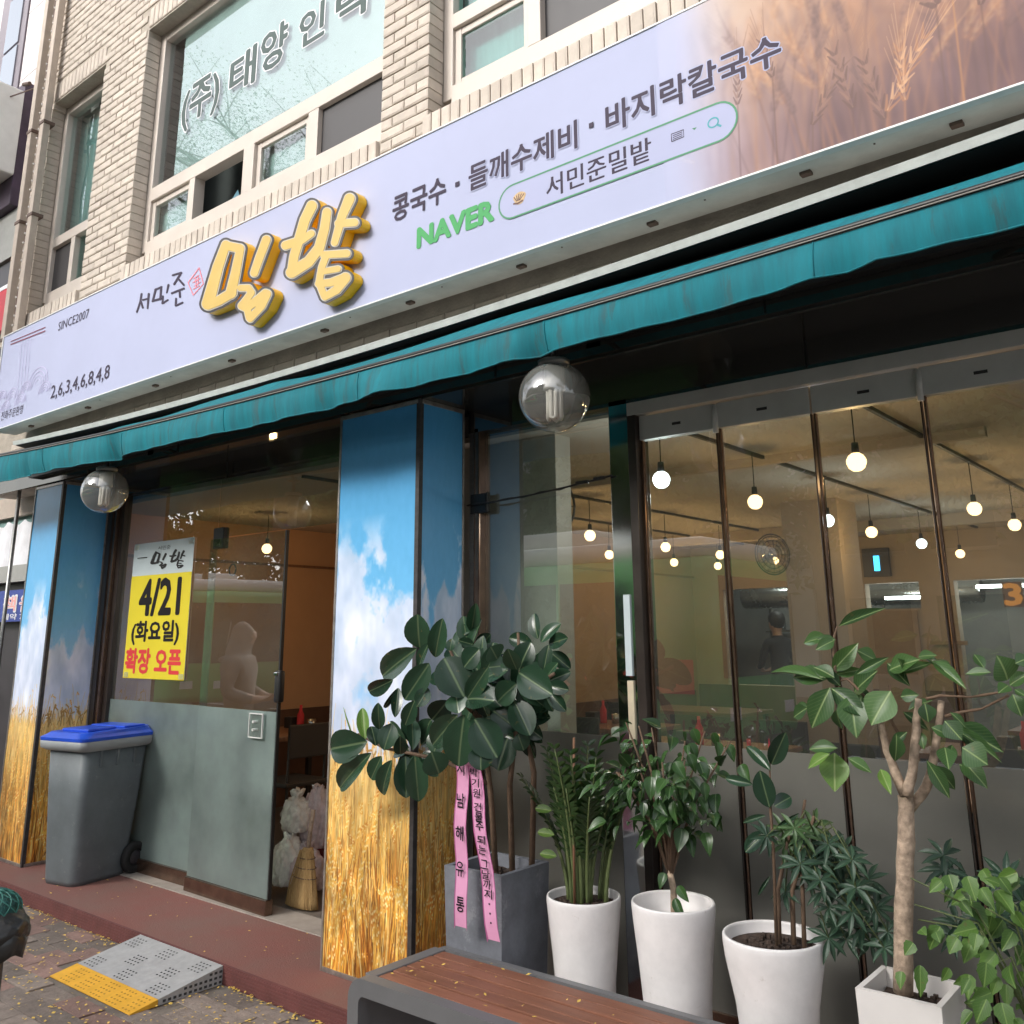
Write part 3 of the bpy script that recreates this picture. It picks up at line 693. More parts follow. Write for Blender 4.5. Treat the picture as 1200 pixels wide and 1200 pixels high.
LETTERS={'mil_face':[[[-4.055,3.772],[-4.045,3.772],[-4.033,3.769],[-4.021,3.763],[-4.013,3.757],[-4.004,3.75],[-3.999,3.743],[-3.995,3.734],[-3.995,3.727],[-4.06,3.618],[-4.095,3.554],[-4.102,3.548],[-4.11,3.545],[-4.118,3.545],[-4.13,3.548],[-4.143,3.553],[-4.151,3.558],[-4.16,3.566],[-4.165,3.572],[-4.167,3.578],[-4.167,3.586],[-4.135,3.654],[-4.073,3.765],[-4.065,3.771]],[[-4.452,3.861],[-4.443,3.859],[-4.429,3.855],[-4.416,3.848],[-4.402,3.838],[-4.278,3.787],[-4.259,3.775],[-4.248,3.761],[-4.245,3.745],[-4.27,3.6],[-4.286,3.534],[-4.283,3.531],[-4.271,3.534],[-4.258,3.533],[-4.175,3.512],[-4.162,3.506],[-4.155,3.5],[-4.118,3.461],[-4.112,3.449],[-4.116,3.44],[-4.146,3.417],[-4.145,3.415],[-4.11,3.423],[-4.038,3.445],[-4.026,3.446],[-4.01,3.443],[-3.985,3.432],[-3.973,3.424],[-3.963,3.412],[-3.961,3.401],[-3.963,3.394],[-4.01,3.334],[-4.118,3.283],[-4.127,3.282],[-4.135,3.282],[-4.147,3.285],[-4.155,3.289],[-4.177,3.307],[-4.186,3.324],[-4.201,3.36],[-4.203,3.362],[-4.246,3.384],[-4.255,3.389],[-4.265,3.401],[-4.269,3.412],[-4.263,3.421],[-4.224,3.442],[-4.186,3.468],[-4.186,3.47],[-4.191,3.476],[-4.195,3.479],[-4.263,3.498],[-4.277,3.506],[-4.285,3.517],[-4.289,3.517],[-4.293,3.5],[-4.291,3.489],[-4.293,3.482],[-4.297,3.477],[-4.309,3.47],[-4.321,3.468],[-4.338,3.469],[-4.438,3.456],[-4.551,3.456],[-4.573,3.459],[-4.596,3.467],[-4.614,3.476],[-4.628,3.488],[-4.638,3.501],[-4.642,3.513],[-4.641,3.523],[-4.554,3.732],[-4.477,3.854],[-4.467,3.86]],[[-4.404,3.783],[-4.448,3.685],[-4.499,3.523],[-4.498,3.52],[-4.489,3.52],[-4.451,3.524],[-4.4,3.531],[-4.396,3.533],[-4.361,3.635],[-4.328,3.752],[-4.333,3.756],[-4.4,3.783]],[[-4.1,3.364],[-4.138,3.355],[-4.133,3.343],[-4.129,3.343],[-4.094,3.362],[-4.096,3.364]]],'mil_body':[[[-4.054,3.794],[-4.039,3.79],[-4.023,3.783],[-4.006,3.774],[-3.993,3.763],[-3.983,3.752],[-3.974,3.74],[-3.971,3.728],[-3.971,3.718],[-4.074,3.539],[-4.081,3.532],[-4.092,3.528],[-4.105,3.527],[-4.117,3.528],[-4.133,3.531],[-4.149,3.537],[-4.166,3.546],[-4.179,3.555],[-4.191,3.567],[-4.197,3.577],[-4.202,3.588],[-4.202,3.598],[-4.168,3.672],[-4.105,3.783],[-4.096,3.791],[-4.083,3.795],[-4.069,3.796]],[[-4.467,3.885],[-4.45,3.882],[-4.432,3.876],[-4.414,3.867],[-4.395,3.855],[-4.271,3.804],[-4.258,3.796],[-4.245,3.786],[-4.235,3.777],[-4.226,3.765],[-4.22,3.752],[-4.219,3.736],[-4.245,3.592],[-4.253,3.553],[-4.252,3.551],[-4.181,3.533],[-4.169,3.529],[-4.156,3.522],[-4.143,3.514],[-4.135,3.507],[-4.094,3.46],[-4.09,3.458],[-4.059,3.467],[-4.044,3.468],[-4.024,3.466],[-4.0,3.458],[-3.98,3.448],[-3.963,3.437],[-3.949,3.424],[-3.94,3.409],[-3.937,3.396],[-3.94,3.385],[-3.99,3.321],[-4.106,3.266],[-4.122,3.264],[-4.138,3.266],[-4.158,3.272],[-4.175,3.28],[-4.196,3.296],[-4.208,3.307],[-4.213,3.316],[-4.223,3.338],[-4.231,3.356],[-4.27,3.377],[-4.288,3.391],[-4.299,3.404],[-4.304,3.418],[-4.303,3.428],[-4.297,3.437],[-4.239,3.472],[-4.244,3.474],[-4.261,3.479],[-4.265,3.479],[-4.269,3.469],[-4.275,3.462],[-4.291,3.453],[-4.307,3.45],[-4.332,3.449],[-4.428,3.437],[-4.549,3.437],[-4.566,3.439],[-4.589,3.445],[-4.608,3.452],[-4.627,3.461],[-4.642,3.471],[-4.657,3.483],[-4.668,3.496],[-4.676,3.508],[-4.681,3.523],[-4.68,3.536],[-4.59,3.751],[-4.513,3.874],[-4.505,3.88],[-4.494,3.884],[-4.481,3.886]],[[-4.384,3.756],[-4.421,3.673],[-4.459,3.553],[-4.46,3.551],[-4.458,3.549],[-4.45,3.55],[-4.43,3.554],[-4.396,3.65],[-4.369,3.749],[-4.371,3.753],[-4.38,3.756]]],'mil_trim':[[[-4.047,3.778],[-4.034,3.774],[-4.021,3.769],[-4.009,3.762],[-4.001,3.754],[-3.994,3.747],[-3.988,3.737],[-3.986,3.729],[-3.987,3.722],[-4.052,3.613],[-4.087,3.549],[-4.097,3.541],[-4.113,3.539],[-4.126,3.541],[-4.138,3.545],[-4.151,3.551],[-4.159,3.557],[-4.168,3.565],[-4.173,3.572],[-4.176,3.58],[-4.177,3.588],[-4.144,3.659],[-4.081,3.77],[-4.074,3.776],[-4.066,3.778]],[[-4.457,3.868],[-4.444,3.865],[-4.43,3.861],[-4.412,3.852],[-4.398,3.842],[-4.274,3.791],[-4.255,3.779],[-4.247,3.772],[-4.24,3.762],[-4.236,3.753],[-4.235,3.742],[-4.261,3.598],[-4.273,3.544],[-4.272,3.541],[-4.179,3.519],[-4.167,3.515],[-4.156,3.508],[-4.145,3.5],[-4.108,3.458],[-4.103,3.447],[-4.105,3.44],[-4.109,3.433],[-4.107,3.432],[-4.042,3.452],[-4.023,3.452],[-4.003,3.446],[-3.979,3.434],[-3.962,3.421],[-3.954,3.409],[-3.952,3.399],[-3.954,3.392],[-4.002,3.33],[-4.115,3.277],[-4.126,3.276],[-4.142,3.278],[-4.155,3.283],[-4.168,3.291],[-4.181,3.302],[-4.187,3.309],[-4.203,3.345],[-4.21,3.36],[-4.25,3.38],[-4.265,3.39],[-4.275,3.403],[-4.278,3.414],[-4.276,3.421],[-4.272,3.425],[-4.233,3.447],[-4.197,3.471],[-4.197,3.473],[-4.199,3.474],[-4.258,3.49],[-4.271,3.495],[-4.279,3.501],[-4.283,3.5],[-4.284,3.498],[-4.281,3.487],[-4.285,3.476],[-4.3,3.466],[-4.309,3.463],[-4.321,3.461],[-4.337,3.462],[-4.433,3.449],[-4.55,3.449],[-4.563,3.451],[-4.581,3.455],[-4.595,3.46],[-4.61,3.467],[-4.633,3.484],[-4.643,3.494],[-4.649,3.504],[-4.653,3.515],[-4.652,3.526],[-4.563,3.738],[-4.486,3.86],[-4.474,3.866]],[[-4.394,3.775],[-4.438,3.679],[-4.486,3.53],[-4.485,3.527],[-4.456,3.531],[-4.408,3.537],[-4.405,3.539],[-4.37,3.64],[-4.339,3.75],[-4.341,3.754]]],'bat_face':[[[-3.353,3.798],[-3.344,3.797],[-3.334,3.794],[-3.324,3.789],[-3.314,3.782],[-3.307,3.776],[-3.3,3.766],[-3.297,3.758],[-3.296,3.751],[-3.299,3.742],[-3.356,3.669],[-3.36,3.66],[-3.356,3.658],[-3.293,3.642],[-3.283,3.638],[-3.273,3.631],[-3.267,3.624],[-3.262,3.616],[-3.261,3.609],[-3.264,3.602],[-3.268,3.599],[-3.275,3.597],[-3.281,3.597],[-3.377,3.621],[-3.395,3.581],[-3.414,3.54],[-3.417,3.536],[-3.423,3.533],[-3.432,3.533],[-3.439,3.534],[-3.453,3.541],[-3.459,3.546],[-3.464,3.552],[-3.467,3.558],[-3.467,3.565],[-3.44,3.647],[-3.446,3.658],[-3.446,3.668],[-3.441,3.673],[-3.431,3.677],[-3.422,3.703],[-3.373,3.791],[-3.364,3.797]],[[-3.662,3.858],[-3.65,3.857],[-3.639,3.853],[-3.628,3.848],[-3.62,3.842],[-3.612,3.835],[-3.604,3.825],[-3.6,3.816],[-3.599,3.808],[-3.602,3.799],[-3.657,3.735],[-3.68,3.683],[-3.677,3.68],[-3.645,3.684],[-3.631,3.68],[-3.62,3.674],[-3.611,3.665],[-3.606,3.656],[-3.607,3.649],[-3.611,3.644],[-3.617,3.641],[-3.691,3.624],[-3.705,3.624],[-3.735,3.555],[-3.739,3.529],[-3.737,3.528],[-3.678,3.536],[-3.602,3.582],[-3.564,3.673],[-3.547,3.765],[-3.542,3.77],[-3.532,3.774],[-3.518,3.772],[-3.504,3.767],[-3.493,3.76],[-3.486,3.752],[-3.48,3.743],[-3.478,3.733],[-3.489,3.64],[-3.523,3.541],[-3.53,3.533],[-3.527,3.53],[-3.34,3.486],[-3.33,3.481],[-3.321,3.474],[-3.316,3.468],[-3.313,3.46],[-3.313,3.453],[-3.317,3.447],[-3.325,3.444],[-3.335,3.443],[-3.476,3.479],[-3.48,3.479],[-3.507,3.432],[-3.405,3.416],[-3.398,3.414],[-3.392,3.409],[-3.384,3.401],[-3.381,3.396],[-3.382,3.389],[-3.385,3.385],[-3.39,3.383],[-3.397,3.382],[-3.43,3.387],[-3.515,3.399],[-3.52,3.372],[-3.465,3.362],[-3.376,3.362],[-3.368,3.365],[-3.36,3.365],[-3.347,3.363],[-3.33,3.357],[-3.32,3.35],[-3.314,3.343],[-3.31,3.337],[-3.307,3.33],[-3.306,3.323],[-3.308,3.317],[-3.312,3.311],[-3.387,3.264],[-3.485,3.252],[-3.498,3.253],[-3.512,3.259],[-3.526,3.272],[-3.565,3.342],[-3.577,3.352],[-3.584,3.363],[-3.584,3.37],[-3.578,3.378],[-3.562,3.457],[-3.539,3.497],[-3.549,3.507],[-3.553,3.516],[-3.616,3.474],[-3.764,3.448],[-3.782,3.45],[-3.793,3.453],[-3.805,3.458],[-3.82,3.468],[-3.828,3.477],[-3.833,3.484],[-3.837,3.492],[-3.837,3.502],[-3.832,3.511],[-3.824,3.516],[-3.813,3.586],[-3.798,3.627],[-3.8,3.628],[-3.845,3.631],[-3.856,3.634],[-3.864,3.637],[-3.876,3.644],[-3.887,3.655],[-3.893,3.667],[-3.892,3.676],[-3.884,3.684],[-3.872,3.686],[-3.778,3.678],[-3.738,3.78],[-3.682,3.852],[-3.674,3.857]],[[-3.436,3.316],[-3.449,3.317],[-3.503,3.328],[-3.506,3.327],[-3.493,3.303],[-3.491,3.3],[-3.488,3.298],[-3.435,3.31],[-3.429,3.314],[-3.432,3.316]]],'bat_body':[[[-3.351,3.818],[-3.338,3.814],[-3.325,3.808],[-3.312,3.8],[-3.301,3.792],[-3.291,3.781],[-3.284,3.772],[-3.279,3.763],[-3.276,3.753],[-3.276,3.741],[-3.279,3.732],[-3.327,3.67],[-3.324,3.668],[-3.288,3.658],[-3.275,3.651],[-3.261,3.641],[-3.251,3.63],[-3.245,3.618],[-3.242,3.608],[-3.243,3.597],[-3.247,3.589],[-3.254,3.584],[-3.265,3.581],[-3.274,3.581],[-3.287,3.582],[-3.36,3.601],[-3.362,3.601],[-3.394,3.53],[-3.402,3.521],[-3.402,3.519],[-3.398,3.518],[-3.342,3.504],[-3.325,3.495],[-3.312,3.486],[-3.305,3.478],[-3.299,3.471],[-3.293,3.455],[-3.295,3.442],[-3.303,3.433],[-3.318,3.427],[-3.336,3.428],[-3.465,3.46],[-3.473,3.447],[-3.47,3.445],[-3.417,3.437],[-3.407,3.434],[-3.393,3.428],[-3.379,3.419],[-3.372,3.413],[-3.366,3.404],[-3.362,3.396],[-3.361,3.386],[-3.358,3.384],[-3.338,3.378],[-3.322,3.369],[-3.307,3.358],[-3.296,3.346],[-3.29,3.336],[-3.286,3.323],[-3.287,3.312],[-3.291,3.304],[-3.296,3.299],[-3.366,3.253],[-3.376,3.249],[-3.481,3.236],[-3.494,3.237],[-3.511,3.241],[-3.522,3.246],[-3.532,3.253],[-3.55,3.269],[-3.589,3.337],[-3.604,3.353],[-3.612,3.367],[-3.613,3.38],[-3.608,3.392],[-3.593,3.459],[-3.594,3.461],[-3.608,3.457],[-3.648,3.45],[-3.748,3.432],[-3.766,3.431],[-3.785,3.434],[-3.807,3.441],[-3.826,3.451],[-3.842,3.463],[-3.853,3.473],[-3.862,3.485],[-3.867,3.496],[-3.869,3.509],[-3.865,3.523],[-3.855,3.532],[-3.844,3.599],[-3.839,3.612],[-3.859,3.617],[-3.878,3.626],[-3.894,3.635],[-3.908,3.647],[-3.918,3.66],[-3.925,3.674],[-3.925,3.687],[-3.92,3.698],[-3.909,3.705],[-3.893,3.708],[-3.806,3.702],[-3.767,3.798],[-3.711,3.87],[-3.703,3.877],[-3.692,3.88],[-3.678,3.881],[-3.663,3.88],[-3.645,3.874],[-3.63,3.867],[-3.615,3.858],[-3.6,3.846],[-3.589,3.833],[-3.582,3.821],[-3.579,3.813],[-3.577,3.802],[-3.581,3.789],[-3.636,3.723],[-3.644,3.705],[-3.64,3.702],[-3.629,3.698],[-3.618,3.692],[-3.607,3.684],[-3.599,3.677],[-3.596,3.679],[-3.593,3.687],[-3.577,3.778],[-3.572,3.786],[-3.565,3.791],[-3.558,3.794],[-3.548,3.796],[-3.537,3.795],[-3.523,3.793],[-3.509,3.788],[-3.498,3.782],[-3.479,3.768],[-3.466,3.753],[-3.458,3.738],[-3.457,3.727],[-3.46,3.697],[-3.459,3.695],[-3.449,3.72],[-3.398,3.81],[-3.389,3.816],[-3.379,3.819],[-3.365,3.82]],[[-3.623,3.62],[-3.687,3.606],[-3.706,3.56],[-3.707,3.558],[-3.704,3.556],[-3.699,3.558],[-3.629,3.6],[-3.621,3.618]],[[-3.494,3.556],[-3.498,3.544],[-3.497,3.541],[-3.483,3.538],[-3.476,3.538],[-3.483,3.545],[-3.491,3.555]]],'bat_trim':[[[-3.345,3.803],[-3.334,3.8],[-3.324,3.795],[-3.314,3.789],[-3.304,3.78],[-3.298,3.773],[-3.292,3.764],[-3.289,3.756],[-3.289,3.748],[-3.292,3.738],[-3.35,3.664],[-3.347,3.661],[-3.294,3.647],[-3.277,3.64],[-3.266,3.631],[-3.258,3.622],[-3.255,3.614],[-3.254,3.604],[-3.257,3.598],[-3.262,3.594],[-3.268,3.592],[-3.278,3.591],[-3.288,3.593],[-3.371,3.614],[-3.394,3.565],[-3.408,3.533],[-3.415,3.529],[-3.426,3.527],[-3.442,3.53],[-3.452,3.535],[-3.459,3.539],[-3.466,3.546],[-3.472,3.554],[-3.474,3.56],[-3.475,3.567],[-3.448,3.649],[-3.453,3.661],[-3.453,3.672],[-3.447,3.678],[-3.438,3.682],[-3.429,3.708],[-3.38,3.795],[-3.374,3.8],[-3.367,3.803],[-3.358,3.804]],[[-3.654,3.863],[-3.644,3.86],[-3.632,3.856],[-3.621,3.849],[-3.61,3.84],[-3.602,3.831],[-3.595,3.822],[-3.592,3.813],[-3.591,3.806],[-3.595,3.795],[-3.649,3.73],[-3.666,3.692],[-3.663,3.689],[-3.649,3.69],[-3.638,3.688],[-3.628,3.684],[-3.619,3.68],[-3.609,3.671],[-3.602,3.662],[-3.598,3.654],[-3.598,3.647],[-3.602,3.64],[-3.61,3.636],[-3.684,3.619],[-3.698,3.618],[-3.727,3.55],[-3.73,3.539],[-3.727,3.536],[-3.682,3.542],[-3.609,3.587],[-3.571,3.677],[-3.556,3.765],[-3.553,3.771],[-3.544,3.778],[-3.529,3.78],[-3.511,3.776],[-3.497,3.769],[-3.486,3.76],[-3.477,3.75],[-3.472,3.741],[-3.47,3.731],[-3.482,3.636],[-3.517,3.534],[-3.513,3.532],[-3.341,3.491],[-3.327,3.485],[-3.317,3.477],[-3.309,3.465],[-3.306,3.455],[-3.308,3.447],[-3.313,3.441],[-3.322,3.438],[-3.331,3.438],[-3.472,3.473],[-3.474,3.472],[-3.495,3.436],[-3.493,3.435],[-3.412,3.423],[-3.402,3.42],[-3.392,3.415],[-3.385,3.411],[-3.377,3.402],[-3.374,3.394],[-3.374,3.387],[-3.377,3.382],[-3.383,3.378],[-3.39,3.377],[-3.396,3.377],[-3.453,3.385],[-3.507,3.393],[-3.511,3.377],[-3.51,3.375],[-3.465,3.367],[-3.383,3.368],[-3.363,3.371],[-3.347,3.369],[-3.337,3.365],[-3.327,3.36],[-3.317,3.353],[-3.31,3.347],[-3.304,3.338],[-3.3,3.331],[-3.299,3.323],[-3.299,3.317],[-3.306,3.307],[-3.38,3.26],[-3.482,3.247],[-3.498,3.248],[-3.508,3.252],[-3.515,3.255],[-3.528,3.265],[-3.533,3.271],[-3.572,3.341],[-3.584,3.352],[-3.588,3.357],[-3.592,3.365],[-3.591,3.374],[-3.586,3.38],[-3.57,3.459],[-3.548,3.498],[-3.552,3.503],[-3.556,3.505],[-3.603,3.473],[-3.612,3.468],[-3.76,3.442],[-3.771,3.442],[-3.782,3.444],[-3.797,3.449],[-3.808,3.454],[-3.818,3.46],[-3.828,3.468],[-3.837,3.477],[-3.842,3.486],[-3.846,3.497],[-3.845,3.507],[-3.84,3.515],[-3.832,3.52],[-3.821,3.589],[-3.81,3.62],[-3.811,3.623],[-3.841,3.625],[-3.852,3.627],[-3.864,3.631],[-3.875,3.637],[-3.888,3.648],[-3.898,3.661],[-3.902,3.672],[-3.9,3.681],[-3.891,3.689],[-3.876,3.692],[-3.785,3.685],[-3.744,3.787],[-3.687,3.859],[-3.673,3.864]],[[-3.493,3.321],[-3.495,3.319],[-3.488,3.307],[-3.486,3.306],[-3.485,3.305],[-3.47,3.308],[-3.456,3.312],[-3.459,3.314]]],'brush_seo':[[[-5.41,3.793],[-5.401,3.791],[-5.396,3.789],[-5.39,3.783],[-5.388,3.78],[-5.392,3.682],[-5.395,3.678],[-5.401,3.678],[-5.408,3.681],[-5.412,3.685],[-5.414,3.712],[-5.416,3.745],[-5.418,3.747],[-5.473,3.753],[-5.481,3.757],[-5.485,3.761],[-5.486,3.764],[-5.483,3.766],[-5.478,3.767],[-5.417,3.76],[-5.418,3.789],[-5.415,3.792]],[[-5.508,3.816],[-5.502,3.816],[-5.494,3.813],[-5.488,3.81],[-5.485,3.806],[-5.49,3.761],[-5.453,3.704],[-5.451,3.699],[-5.455,3.696],[-5.46,3.696],[-5.466,3.697],[-5.473,3.701],[-5.496,3.735],[-5.499,3.736],[-5.512,3.713],[-5.528,3.684],[-5.534,3.684],[-5.542,3.687],[-5.548,3.69],[-5.55,3.694],[-5.518,3.758],[-5.512,3.813]]],'brush_min':[[[-5.171,3.794],[-5.163,3.793],[-5.158,3.79],[-5.152,3.785],[-5.151,3.782],[-5.169,3.732],[-5.174,3.731],[-5.179,3.732],[-5.184,3.735],[-5.186,3.738],[-5.179,3.79],[-5.176,3.793]],[[-5.262,3.803],[-5.254,3.802],[-5.243,3.798],[-5.237,3.794],[-5.235,3.79],[-5.239,3.785],[-5.237,3.716],[-5.233,3.712],[-5.231,3.707],[-5.232,3.728],[-5.23,3.73],[-5.222,3.73],[-5.214,3.726],[-5.21,3.721],[-5.207,3.683],[-5.161,3.688],[-5.152,3.686],[-5.146,3.681],[-5.146,3.678],[-5.148,3.675],[-5.202,3.668],[-5.218,3.667],[-5.223,3.669],[-5.228,3.673],[-5.23,3.676],[-5.231,3.703],[-5.234,3.705],[-5.243,3.702],[-5.257,3.705],[-5.33,3.712],[-5.341,3.711],[-5.352,3.715],[-5.358,3.721],[-5.336,3.794],[-5.338,3.797],[-5.337,3.8],[-5.327,3.804],[-5.316,3.802],[-5.267,3.801]],[[-5.27,3.786],[-5.308,3.786],[-5.326,3.729],[-5.326,3.728],[-5.324,3.727],[-5.267,3.722],[-5.264,3.723],[-5.266,3.785]]],'brush_jun':[[[-5.032,3.84],[-5.023,3.839],[-5.016,3.836],[-5.012,3.832],[-5.01,3.827],[-5.041,3.8],[-4.971,3.74],[-4.968,3.736],[-4.969,3.732],[-4.976,3.73],[-4.981,3.732],[-4.986,3.734],[-5.053,3.791],[-5.073,3.775],[-5.084,3.766],[-5.092,3.765],[-5.099,3.768],[-5.105,3.771],[-5.108,3.775],[-5.108,3.779],[-5.049,3.826],[-5.051,3.827],[-5.122,3.834],[-5.128,3.837],[-5.133,3.841],[-5.135,3.845],[-5.134,3.847],[-5.127,3.849]],[[-4.986,3.722],[-4.977,3.721],[-4.969,3.718],[-4.965,3.714],[-4.964,3.709],[-4.965,3.707],[-4.97,3.706],[-5.01,3.707],[-5.012,3.706],[-5.001,3.663],[-5.005,3.659],[-5.009,3.659],[-5.015,3.66],[-5.02,3.663],[-5.024,3.668],[-5.034,3.706],[-5.036,3.707],[-5.048,3.708],[-5.113,3.71],[-5.121,3.713],[-5.126,3.717],[-5.127,3.722],[-5.123,3.725]],[[-5.064,3.673],[-5.058,3.673],[-5.053,3.671],[-5.046,3.664],[-5.043,3.628],[-5.041,3.627],[-4.978,3.627],[-4.97,3.624],[-4.966,3.618],[-4.968,3.614],[-4.976,3.613],[-5.049,3.612],[-5.057,3.614],[-5.062,3.616],[-5.067,3.623],[-5.069,3.669],[-5.068,3.672]]],'stamp':[[[-4.821,3.813],[-4.816,3.812],[-4.812,3.808],[-4.75,3.687],[-4.855,3.638],[-4.858,3.638],[-4.863,3.64],[-4.937,3.743]],[[-4.819,3.803],[-4.926,3.739],[-4.862,3.651],[-4.857,3.646],[-4.76,3.69]]],'stamp_lines':[[[-4.823,3.764],[-4.814,3.762],[-4.811,3.759],[-4.816,3.757],[-4.814,3.737],[-4.801,3.738],[-4.797,3.736],[-4.796,3.733],[-4.799,3.732],[-4.814,3.73],[-4.813,3.709],[-4.792,3.711],[-4.788,3.71],[-4.786,3.709],[-4.786,3.706],[-4.812,3.702],[-4.812,3.695],[-4.814,3.694],[-4.819,3.696],[-4.823,3.701],[-4.833,3.699],[-4.83,3.688],[-4.828,3.687],[-4.802,3.689],[-4.798,3.687],[-4.797,3.686],[-4.798,3.684],[-4.854,3.679],[-4.863,3.678],[-4.866,3.68],[-4.868,3.683],[-4.866,3.684],[-4.838,3.686],[-4.837,3.687],[-4.841,3.698],[-4.852,3.697],[-4.856,3.698],[-4.859,3.7],[-4.858,3.702],[-4.842,3.705],[-4.847,3.725],[-4.849,3.727],[-4.875,3.724],[-4.879,3.725],[-4.881,3.728],[-4.879,3.73],[-4.849,3.733],[-4.854,3.752],[-4.854,3.753],[-4.856,3.753],[-4.873,3.751],[-4.877,3.754],[-4.878,3.756],[-4.825,3.762]],[[-4.828,3.756],[-4.846,3.753],[-4.84,3.734],[-4.823,3.736],[-4.824,3.754],[-4.826,3.756]],[[-4.825,3.729],[-4.839,3.728],[-4.839,3.727],[-4.834,3.706],[-4.821,3.708],[-4.823,3.727]]]}
